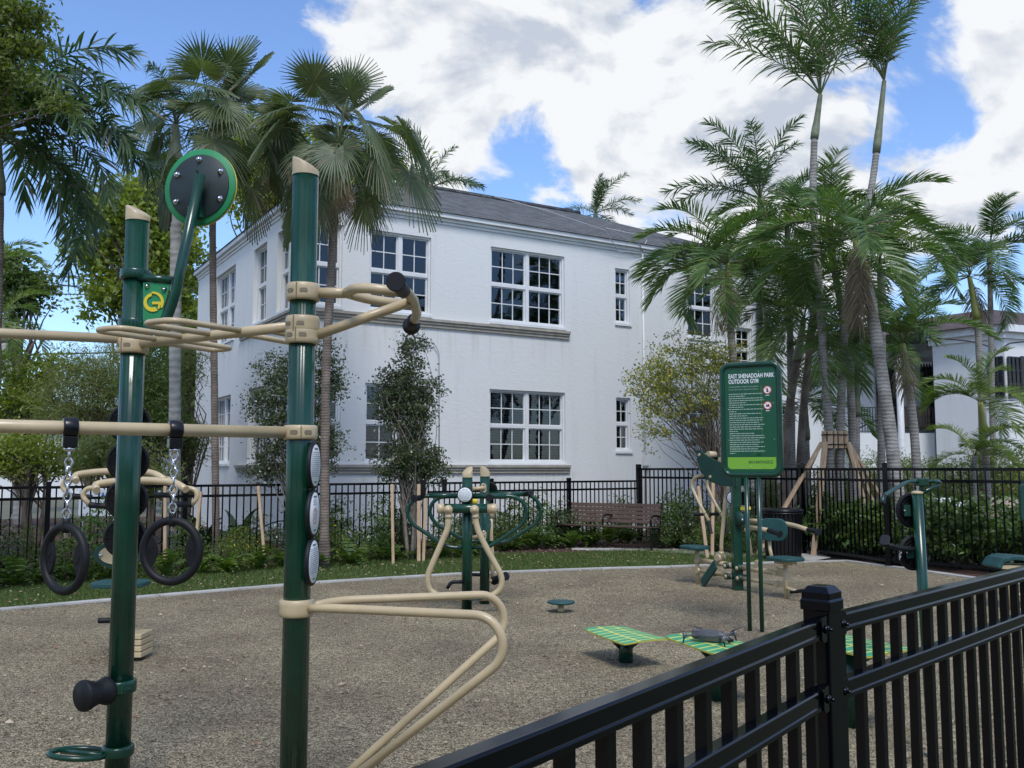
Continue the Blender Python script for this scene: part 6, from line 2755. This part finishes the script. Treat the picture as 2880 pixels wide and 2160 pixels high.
# trees behind on the left
tree('street_or_added_tree', 'bright yellow green tree behind the overhead wires on the left', 'tree', G0(300, 36), W(300, 800, 36),
     [B(300, 470, 36, 90, 90), B(215, 560, 36, 55, 55), B(250, 640, 36, 60, 50), B(370, 560, 36, 60, 110), B(190, 680, 36, 35, 25), B(230, 480, 36, 40, 40), B(400, 690, 36, 40, 70)],
     330, 50, (.26, .14), .75, L_TREE, 32, tr=(.3, .2), limbs=40, lr=.05, group='trees behind the gym')
tree('street_or_added_tree', 'yellow green tree crown rising behind the fan palms', 'tree', G0(640, 40), W(640, 800, 40),
     [B(560, 300, 40, 90, 50), B(660, 350, 40, 110, 70), B(800, 350, 40, 90, 45), B(590, 420, 40, 90, 80), B(480, 380, 40, 60, 60), B(740, 420, 40, 110, 60)],
     330, 46, (.28, .15), .8, L_TREE, 33, tr=(.35, .22), limbs=40, lr=.05, group='trees behind the gym')
tree('street_or_added_tree', 'dark spreading tree at the far left under the wires', 'tree', G0(40, 32), W(40, 800, 32),
     [B(30, 600, 32, 60, 30), B(85, 620, 32, 40, 16), B(10, 560, 32, 35, 22), B(120, 650, 32, 22, 12), B(40, 650, 32, 55, 30)],
     110, 50, (.2, .1), .5, L_TREED, 34, tr=(.2, .12), limbs=26, lr=.04, group='trees behind the gym')
tree('street_or_added_tree', 'dark green tree behind the corner of the apartment house', 'tree', G0(400, 33), W(400, 900, 33),
     [B(400, 800, 33, 60, 110), B(420, 930, 33, 60, 80), B(350, 900, 33, 70, 80)], 240, 46, (.22, .12), .7, L_TREED, 35, tr=(.25, .18), limbs=20, lr=.04, group='trees behind the gym')
# unseen trees added behind the viewer for dark reflections and less light
ST = None
for k_, (x_, y_) in enumerate(((-13, -9), (-5, -12), (3, -11), (11, -9), (19, -6), (-21, -5))):
    o_ = thing('street_or_added_tree', 'round unseen tree added behind the viewpoint to darken reflections', 'tree', (x_, y_, 0), 'added trees behind the viewpoint')
    if ST is None:
        me_, C_ = crown_mesh('crown', [(Vector((0, 0, 4.2)), (3.2, 3.2, 2.4)), (Vector((1.5, 0, 3.2)), (2.6, 2.6, 1.8)), (Vector((-1.6, .4, 3.0)), (2.6, 2.6, 1.8))], 200, 30, (.42, .25), .9, L_TREED, 77, (0, 0, 0))
        mb_ = MB()
        mb_.tube([(0, 0, 0), (.1, 0, 1.6), (0, .1, 3.6)], [.2, .15, .08], 10)
        for q_ in range(14):
            c_ = Vector(C_[q_ * 15])
            mb_.tube([(0, .05, 1.9), Vector((0, 0, 2.4)).lerp(c_, .5), c_], [.07, .05, .02], 6, cap=False)
        ST = (me_, mb_.mesh('trunk', BARK))
    link('crown', ST[0], o_)
    link('trunk', ST[1], o_)
    o_.rotation_euler = (0, 0, k_ * 1.3)
# mass of tall shrubs on the left
for i, (lab, bl_, m, d, u, leaf, n_) in enumerate((
        ('light yellow green tall shrub at the far left', [(40, 870, 70, 60), (105, 800, 50, 50), (10, 810, 35, 50)], L_TREE, 24, 60, (.13, .06), 120),
        ('feathery olive shrub with fine leaves behind the hanging rings', [(180, 800, 60, 60), (235, 840, 75, 75), (150, 890, 75, 70), (255, 770, 40, 35), (120, 830, 35, 40)], L_OLIVE, 20.5, 200, (.17, .016), 300),
        ('dense dark shrub beside the pale royal trunk', [(320, 820, 45, 75), (345, 900, 50, 80), (300, 940, 50, 50), (335, 740, 25, 30)], L_TREED, 19.5, 330, (.13, .024), 210),
        ('dark twiggy shrub left of the apartment house corner', [(400, 800, 28, 60), (400, 960, 40, 60)], L_OLIVE, 20.5, 400, (.12, .024), 90),
        ('broad leaved green shrub behind the left fence', [(60, 985, 85, 45), (150, 1000, 60, 50), (-20, 980, 60, 60)], L_TREE, 17, 80, (.09, .04), 110),
        ('leafy green shrub under the feathery olive shrub', [(240, 990, 75, 55), (310, 1030, 55, 45)], L_OLIVE, 16.4, 260, (.09, .04), 110))):
    bb_ = [B(a, b, d, c, e_, (c + e_) * .5 * d / 2000) for a, b, c, e_ in bl_]
    tree('tall_shrub', lab, 'shrub', G0(u, d), W(u, 1010, d), bb_, n_, 52, leaf, .40, m, 40 + i, tr=(.05, .03), stems=3, limbs=60, group='tall shrubs on the left', partname='foliage', lr=.014, shell=1.7)
# slim evergreens in front of the apartment house
tree('young_evergreen', 'slim young evergreen with dark small leaves between two timber stakes', 'tree', G0(888, 16.0), W(884, 1060, 16.0),
     [B(884, 800, 16, 26, 80), B(845, 860, 16, 40, 70), B(885, 890, 16, 62, 60), B(890, 990, 16, 66, 55), B(930, 850, 16, 28, 40), B(905, 760, 16, 20, 40), B(845, 800, 16, 22, 40), B(940, 1010, 16, 34, 40), B(835, 1000, 16, 28, 45)],
     360, 44, (.054, .032), .18, L_HOLLY, 51, bark=BARKL, tr=(.035, .022), stems=4, limbs=60, group='slim young evergreens', lr=.010, shell=2.6)
tree('young_evergreen', 'broad young evergreen half hidden by the taller green post', 'tree', G0(640, 15.4), W(640, 1060, 15.4),
     [B(620, 870, 15.4, 70, 80), B(600, 790, 15.4, 50, 45), B(700, 820, 15.4, 40, 90), B(645, 960, 15.4, 90, 70), B(560, 880, 15.4, 45, 35), B(690, 980, 15.4, 55, 50), B(570, 1010, 15.4, 40, 40)],
     380, 42, (.054, .032), .19, L_HOLLY, 52, bark=BARKL, tr=(.035, .022), stems=4, limbs=70, group='slim young evergreens', lr=.010, shell=2.6)
# yellow flowering tree
tree('flowering_tree', 'small tree in yellow bloom with thin spreading branches before the apartment house', 'tree', G0(1550, 17.6), W(1545, 1000, 17.6),
     [B(1475, 790, 17.6, 95, 80), B(1420, 830, 17.6, 70, 65), B(1540, 780, 17.6, 65, 80), B(1470, 880, 17.6, 100, 60), B(1410, 930, 17.6, 45, 45), B(1550, 870, 17.6, 60, 60), B(1380, 800, 17.6, 35, 28), B(1590, 760, 17.6, 35, 50)],
     330, 30, (.066, .032), .19, [L_OLIVE, L_YELLOW], 53, bark=BARK, tr=(.055, .035), stems=2, limbs=110, lr=.008, flower=.27, shell=2.4)


# instanced shrubs, ferns and hedge plants
def shrub_proto(seed, h, w, leaf, m, ncl=60, per=30, flower=0.0, cl=.16, partname='foliage'):
    blobs = [(Vector((0, 0, h * .55)), (w * .5, w * .5, h * .45)), (Vector((w * .2, 0, h * .35)), (w * .4, w * .4, h * .3)), (Vector((-w * .2, .05, h * .3)), (w * .4, w * .4, h * .28))]
    me, C = crown_mesh(partname, blobs, ncl, per, leaf, cl, m, seed, (0, 0, 0), .0, 2.4, flower)
    mb = MB()
    rr = random.Random(seed)
    for k in range(12):
        c = Vector(C[rr.randrange(len(C))])
        mb.tube([(c.x * .1, c.y * .1, 0), c * .5 + Vector((0, 0, .05)), c], [.01, .007, .003], 5, cap=False)
    return me, mb.mesh('stem', BARK)


def put(proto, name, label, cat, p, group, s=1.0, sz=None):
    o = thing(name, label, cat, (p.x, p.y, p.z if len(p) > 2 else 0), group)
    o.scale = (s, s, sz or s)
    o.rotation_euler = (0, 0, random.uniform(0, 6.28))
    for nm, me in zip(('foliage', 'stem'), proto):
        if me:
            link(nm, me, o)
    return o


SH = [shrub_proto(61 + i, .95, .75, (.055, .028), m, 66, 30) for i, m in enumerate((L_TREED, L_HEDGE, L_HOLLY, L_TREED))]
FLO = shrub_proto(70, .75, .8, (.06, .02), [L_TREED, L_FLOWER], 60, 30, .05)
HD = [shrub_proto(81 + i, 1.0, .8, (.095, .045), L_HEDGE, 95, 26, 0, .16) for i in range(3)]
BIG = [shrub_proto(86 + i, 1.9, 1.7, (.10, .022), m, 150, 40, 0, .3) for i, m in enumerate((L_OLIVE, L_TREED))]


def fern_proto(seed, n=22, L=.55):
    V, F, R = [], [], []
    r = np.random.default_rng(seed)
    o = 0
    for k in range(n):
        az = r.uniform(0, 6.28)
        el0 = r.uniform(35, 85)
        l = L * r.uniform(.6, 1.1)
        p = np.zeros(3)
        m = 9
        for i in range(m):
            e = math.radians(el0 - 95 * (i / m) ** 1.3)
            T = np.array([math.cos(az) * math.cos(e), math.sin(az) * math.cos(e), math.sin(e)])
            S = np.array([-math.sin(az), math.cos(az), 0])
            q = p + T * l / m
            w = .075 * math.sin(math.pi * (i + .8) / (m + .6)) * l / .55
            for s in (-1, 1):
                V += [p, p + S * s * w + T * .02 - np.array([0, 0, .01]), p + S * s * w * .8 + T * .045, q - T * .018]
                F.append((o, o + 1, o + 2, o + 3))
                R.append(r.uniform())
                o += 4
            p = q
    return np_mesh('foliage', V, F, L_FERN, R), None


FE = [fern_proto(91 + i) for i in range(3)]
fd = Vector((LOWF[1][0] - LOWF[0][0], LOWF[1][1] - LOWF[0][1], 0))
fl = fd.length
fd.normalize()
fnm = Vector((fd.y, -fd.x, 0))
fa = Vector((*LOWF[0], 0))
k = 0
s = .3
while s < fl - .3:
    off = random.uniform(-.5, .2) if s > fl * .68 else random.uniform(.12, .42) if k % 3 else random.uniform(-.6, -.3)
    p = fa + fd * s + fnm * off
    sc = random.uniform(.75, 1.15)
    if k in (8, 9, 11):
        put(FLO, 'flowering_shrub', 'low shrub with yellow flowers at the low fence', 'shrub', p, 'yellow flowering shrubs', sc)
    else:
        put(SH[k % 4], 'fence_shrub', 'leafy shrub planted along the low black fence', 'shrub', p, 'shrubs along the low fence', sc)
    s += random.uniform(.38, .62)
    k += 1
s = .6
while s < fl - .2:
    p = fa + fd * s + fnm * random.uniform(.6, 1.0)
    if -.3 < p.x < 3.0:
        p = fa + fd * s + fnm * random.uniform(.1, .4)
    put(FE[k % 3], 'fern', 'arching green fern at the lawn edge of the planting bed', 'fern', p, 'ferns in the planting bed', random.uniform(.8, 1.25))
    s += random.uniform(.3, .55)
    k += 1
for (u, v) in ((1450, 1192), (1470, 1194), (1490, 1192), (1500, 1185)):
    p = onZ(u, v - 6)
    p.y += .5
    put(FE[k % 3], 'fern', 'arching green fern at the lawn edge of the planting bed', 'fern', p, 'ferns in the planting bed', random.uniform(.9, 1.3))
    k += 1
for (u, d, sc) in ((1450, 18.6, 1.1), (1480, 18.2, 1.2), (1500, 17.9, 1.1), (1530, 17.6, .9), (1560, 17.4, .9), (1590, 17.2, .9), (1620, 17.2, .8), (1440, 18.2, .9)):
    put(SH[k % 4], 'fence_shrub', 'leafy shrub planted beside the bench and flowering tree', 'shrub', G0(u, d), 'shrubs beside the bench', sc)
    k += 1
# clipped hedge behind the tall fence
hp_ = [Vector((5.65, 17.6, 0)), Vector((6.45, 15.35, 0)), Vector((7.75, 13.95, 0)), Vector((11.5, 10.75, 0))]
for a, b in zip(hp_[:-1], hp_[1:]):
    L = (b - a).length
    n = max(2, int(L / .5))
    for i in range(n):
        p = a.lerp(b, (i + .5) / n) + Vector((random.uniform(-.1, .1), random.uniform(-.1, .1), 0))
        put(HD[k % 3], 'hedge_shrub', 'glossy green hedge plant right behind the tall fence', 'shrub', p, 'hedge plants behind the tall fence', random.uniform(.95, 1.12))
        p2 = p + Vector((.45, .4, 0))
        put(HD[(k + 1) % 3], 'hedge_shrub', 'glossy green hedge plant right behind the tall fence', 'shrub', p2, 'hedge plants behind the tall fence', random.uniform(.9, 1.05))
        k += 1
for i, (u, d, sc) in enumerate(((1860, 24, .95), (1905, 25, 1.1), (1950, 24, 1.0), (2000, 23.5, 1.0), (2040, 24, .9), (2090, 22, 1.0), (2140, 22, 1.15), (2190, 21.5, 1.2), (2230, 21, 1.1), (1830, 23, .8), (1690, 22, .8), (1770, 23, .9), (1640, 21.5, .8))):
    put(BIG[i % 2], 'soft_bush', 'soft rounded bush between the tall fence and the white house', 'bush', G0(u, d), 'soft bushes before the white house', sc)

# dark strap leaved plant near the house corner
def strap_plant(p, label):
    o = thing('strap_plant', label, 'plant', tuple(p), 'strap leaved plants')
    r = random.Random(int(p.x * 100))
    for kk in range(16):
        az, el0, l = r.uniform(0, 6.28), r.uniform(30, 80), r.uniform(.7, 1.1)
        V, F, R = [], [], []
        q = np.array([0, 0, .05])
        m = 8
        for i in range(m + 1):
            e = math.radians(el0 - 70 * (i / m) ** 1.6)
            T = np.array([math.cos(az) * math.cos(e), math.sin(az) * math.cos(e), math.sin(e)])
            S = np.array([-math.sin(az), math.cos(az), 0])
            w = .075 * (math.sin(math.pi * (.15 + .85 * i / m)) + .02)
            V += [q - S * w, q + np.cross(T, S) * -.02, q + S * w]
            q = q + T * l / m
        for i in range(m):
            F += [(3 * i, 3 * i + 1, 3 * i + 4, 3 * i + 3), (3 * i + 1, 3 * i + 2, 3 * i + 5, 3 * i + 4)]
            R += [.4, .7]
        link('leaf', np_mesh('leaf', V, F, L_DARKSTRAP, R, smooth=True), o)


strap_plant(G0(450, 16.4), 'dark strap leaved plant below the corner of the apartment house')
strap_plant(G0(520, 16.2), 'dark strap leaved plant beside the broad young evergreen')

# ------------------------------------------------------------------ lawn grass, fallen leaves
def in_poly(x, y, poly):
    c = np.zeros(len(x), bool)
    n = len(poly)
    for i in range(n):
        x0, y0 = poly[i][:2]
        x1, y1 = poly[(i + 1) % n][:2]
        t = ((y0 > y) != (y1 > y)) & (x < (x1 - x0) * (y - y0) / (y1 - y0 + 1e-12) + x0)
        c ^= t
    return c


lawn_poly = [tuple(p[:2]) for p in KOUT[:8]] + [tuple(p[:2]) for p in BED[::-1]]
r = np.random.default_rng(5)
xs = r.uniform(-9, 6, 330000)
ys = r.uniform(9, 18.5, 330000)
ok = in_poly(xs, ys, lawn_poly) & (np.abs(xs / ys) < .62)
xs, ys = xs[ok][:110000], ys[ok][:110000]
n = len(xs)
h = r.uniform(.03, .075, n) * (0.8 + .3 * np.sin(xs * 2.1) * np.sin(ys * 1.7))
a = r.uniform(0, 6.28, n)
w = r.uniform(.004, .009, n)
lean = r.normal(size=(n, 2)) * .02
c = np.stack([xs, ys, np.full(n, -.012)], 1)
sd2 = np.stack([np.cos(a) * w, np.sin(a) * w, np.zeros(n)], 1)
tip = c + np.stack([lean[:, 0], lean[:, 1], h], 1)
v = np.stack([c - sd2, c + sd2, tip], 1).reshape(-1, 3)
me = np_mesh('grass', v, np.arange(n * 3).reshape(n, 3), L_GRASS, r.uniform(0, 1, n))
g = link('grass', me)
g['kind'] = 'stuff'
g['label'] = 'short green grass strip between the kerb and the planting bed'


def fallen(name, label, x, y, z, size, seed):
    r = np.random.default_rng(seed)
    n = len(x)
    a = r.uniform(0, 6.28, n)
    l = size * r.uniform(.6, 1.5, n)
    d = np.stack([np.cos(a), np.sin(a), r.normal(size=n) * .18], 1) * l[:, None]
    s_ = np.stack([-np.sin(a), np.cos(a), r.normal(size=n) * .35], 1) * (l * r.uniform(.3, .5, n))[:, None]
    c = np.stack([x, y, z + .25 * l], 1)
    up = np.array([0, 0, 1.0])[None] * (l * .16)[:, None]
    v = np.stack([c - d * .5, c + s_ * .5 + up, c + d * .5, c - s_ * .5 + up], 1)
    v[:, :, 2] = np.maximum(v[:, :, 2], z + .003)
    o = link(name, np_mesh(name, v.reshape(-1, 3), np.arange(n * 4).reshape(n, 4), L_FALLEN, r.uniform(0, 1, n) ** 1.2))
    o['kind'] = 'stuff'
    o['label'] = label


x, y = r.uniform(-7, 9, 9000), r.uniform(2.2, 15.5, 9000)
ok = in_poly(x, y, rub) & (r.uniform(size=9000) < .16 + .3 * (np.sin(x * .9 + 1.3) * np.sin(y * .7) > .1))
fallen('fallen_leaves', 'dry leaves scattered over the tan rubber surface', x[ok], y[ok], 0.0, .038, 8)
x, y = r.uniform(-9, 6, 9000), r.uniform(9, 18.5, 9000)
ok = in_poly(x, y, lawn_poly)
fallen('fallen_leaves', 'dry leaves caught in the grass strip', x[ok][:1500], y[ok][:1500], .02, .04, 9)
x, y = r.uniform(-9, 5, 6000), r.uniform(11, 21, 6000)
bp_ = [tuple(p[:2]) for p in BED] + [(5, 21), (-9, 15)]
ok = in_poly(x, y, bp_)
fallen('fallen_leaves', 'dry leaves littering the mulch of the planting bed', x[ok][:1500], y[ok][:1500], 0.0, .05, 10)

# ------------------------------------------------------------------ timber stakes and braces
def stake(u0, v0, u1, v1, d, label, group, w=.055):
    a, b = W(u0, v0, d), W(u1, v1, d)
    a.z = 0.0
    mb = MB()
    mb.beam(a, b, w, w * .8)
    return single(mb, 'timber_stake', TIMBER, label, 'stake', (a.x, a.y, 0), group, bevel=.004)


stake(850, 1180, 847, 1046, 15.2, 'upright timber stake left of the slim young evergreen', 'tree stakes')
stake(905, 1180, 905, 1046, 15.6, 'upright timber stake right of the slim young evergreen', 'tree stakes', .07)
stake(915, 1180, 920, 1060, 15.7, 'leaning timber stake right of the slim young evergreen', 'tree stakes', .06)
stake(358, 1200, 357, 1050, 13.6, 'weathered upright timber stake behind the hanging ring', 'tree stakes', .05)
stake(418, 1190, 434, 1062, 13.8, 'pale leaning timber stake behind the hanging ring', 'tree stakes', .05)
stake(575, 1180, 558, 1050, 14.6, 'leaning timber stake left of the broad young evergreen', 'tree stakes', .05)
stake(1528, 1215, 1508, 1050, 16.2, 'leaning timber stake before the flowering tree', 'tree stakes', .07)
stake(1538, 1200, 1540, 1040, 16.6, 'upright timber stake before the flowering tree', 'tree stakes', .07)

for (uc, dc_, legs, lab) in ((1792, 17.2, [(-1.05, -.1), (-.36, -.3), (-.72, .35), (.25, .9)], 'timber brace round the straight tall palm trunk'),
                             (1815, 17.4, [(.36, -.3), (.66, -.05), (1.0, .1), (.8, .5), (.1, .95)], 'timber brace round the bending tall palm trunk')):
    c = W(uc, 950, dc_)
    o = thing('timber_brace', lab, 'tree brace', (c.x, c.y, 0), 'timber braces on the tall palms')
    for k in range(6):
        a = 6.28 * k / 6 + .3
        dd = Vector((math.cos(a), math.sin(a), 0))
        mb = MB()
        mb.beam(c + dd * .115 - Z3 * .16, c + dd * .115 + Z3 * .16, .085, .035, up=dd)
        part(mb, 'batten', TIMBER, o, bevel=.003)
    for zz in (-.09, .09):
        mb = MB()
        mb.tube([c + Vector((.14 * math.cos(t), .14 * math.sin(t), zz)) for t in np.linspace(0, 6.2832, 19)[:-1]], .012, 6, closed=True)
        part(mb, 'strap', BLACK, o)
    for (dx, dy) in legs:
        dd = Vector((dx, dy, 0)).normalized()
        a = c + dd * .15 - Z3 * .05
        b = Vector((c.x + dx * 1.35, c.y + dy * 1.35, 0.0))
        mb = MB()
        mb.beam(a, b, .1, .05, up=dd)
        part(mb, 'prop', TIMBER, o, bevel=.004)

# ------------------------------------------------------------------ overhead wires
def wire(pts, label, r=.014, m=WIRE, sag=.0):
    mb = MB()
    P = []
    for a, b in zip(pts[:-1], pts[1:]):
        for k in range(10):
            t = k / 10
            P.append(a.lerp(b, t) - Z3 * sag * 4 * t * (1 - t))
    P.append(pts[-1])
    mb.tube(P, r, 5, cap=False)
    single(mb, 'overhead_wire', m, label, 'wire', tuple(pts[0]), 'overhead wires')


for (a, b, d, lab) in (((-700, 480), (520, 642), 40, 'steepest overhead wire sloping down behind the left palms'),
                       ((-700, 470), (560, 680), 41, 'second sloping overhead wire behind the left palms'),
                       ((-700, 575), (420, 598), 39, 'upper level overhead wire behind the left palms'),
                       ((-700, 588), (420, 620), 39.5, 'lower level overhead wire behind the left palms'),
                       ((-700, 600), (420, 640), 40.5, 'lowest of the level overhead wires behind the left palms'),
                       ((-700, 759), (420, 756), 30, 'thick black wire crossing behind the left green post')):
    wire([W(*a, d), W(*b, d)], lab, .026, sag=.15)
tgt = BO + BEX * FR(885, 735)[0] - BEY * .08
tgt.z = FR(885, 735)[1]
wire([W(330, 600, 30), tgt + Z3 * .02], 'service wire running to the coil on the apartment house wall', .011, sag=.1)
wire([W(330, 608, 30), tgt - Z3 * .03], 'lower service wire running to the apartment house wall', .011, sag=.1)

# ------------------------------------------------------------------ things behind the fences
p = W(212, 1086, 15.2)
mb = MB()
bn = thing('banner_board', 'white board with blue letters behind the left part of the low fence', 'board', (p.x, 15.2, 0))
mb.box((p.x, 15.2, p.z), (.62, .03, .42))
part(mb, 'panel', WHITEP, bn)
mb = MB()
add_text(mb, 'TA', .11, Vector((p.x - .02, 15.18, p.z + .09)), (1, 0, 0), Z3, 0, 'LEFT', .003)
part(mb, 'lettering', mat('blue_ink', (.05, .12, .35), .6), bn)
for s in (-.26, .26):
    mb = MB()
    mb.tube([(p.x + s, 15.23, 0), (p.x + s, 15.23, p.z + .2)], .02, 8)
    part(mb, 'post', WIREL, bn)

# white grill-like box and boulder by the far bench
p = G0(2032, 17.4)
gb = thing('utility_cabinet', 'white and grey utility box behind the hedge left of the far bench', 'box', tuple(p))
mb = MB()
mb.prism([(-.38, .62), (.38, .62), (.38, .86), (.15, 1.0), (-.15, 1.0), (-.38, .88)], p + Vector((0, -.2, 0)), (1, 0, 0), Z3, -.4)
part(mb, 'lid', WHITEP, gb, bevel=.02)
mb = MB()
mb.box(p + Vector((0, 0, .45)), (.6, .35, .33))
mb.box(p + Vector((0, 0, .14)), (.2, .2, .29))
part(mb, 'body', mat('dark_metal', (.08, .085, .09), .5), gb, bevel=.01)
p = G0(2165, 17.6)
mb = MB()
mb.sphere(p + Z3 * .45, .5, 24, 16, sc=(.95, .8, 1.15))
rr = random.Random(3)
mb.v = [(x + .04 * math.sin(7 * y + 3 * z), y + .04 * math.sin(5 * x + 4 * z), max(z + .05 * math.sin(6 * x + 5 * y), -.05)) for x, y, z in mb.v]
single(mb, 'boulder', mat('pale_rock', (.38, .29, .22), .9, color2=(.26, .2, .16), vscale=5, bump=.5), 'pale tan boulder behind the hedge right of the far bench', 'boulder', tuple(p))

# concrete stub and dark box at the foot of the tall fence
p = onZ(1940, 1222)
mb = MB()
mb.box((p.x, p.y + .05, .07), (.7, .16, .13), Matrix.Rotation(-1.1, 3, 'Z'))
single(mb, 'valve_box', RUBBER, 'low black box lying at the foot of the tall fence', 'box', (p.x, p.y, 0), bevel=.02)
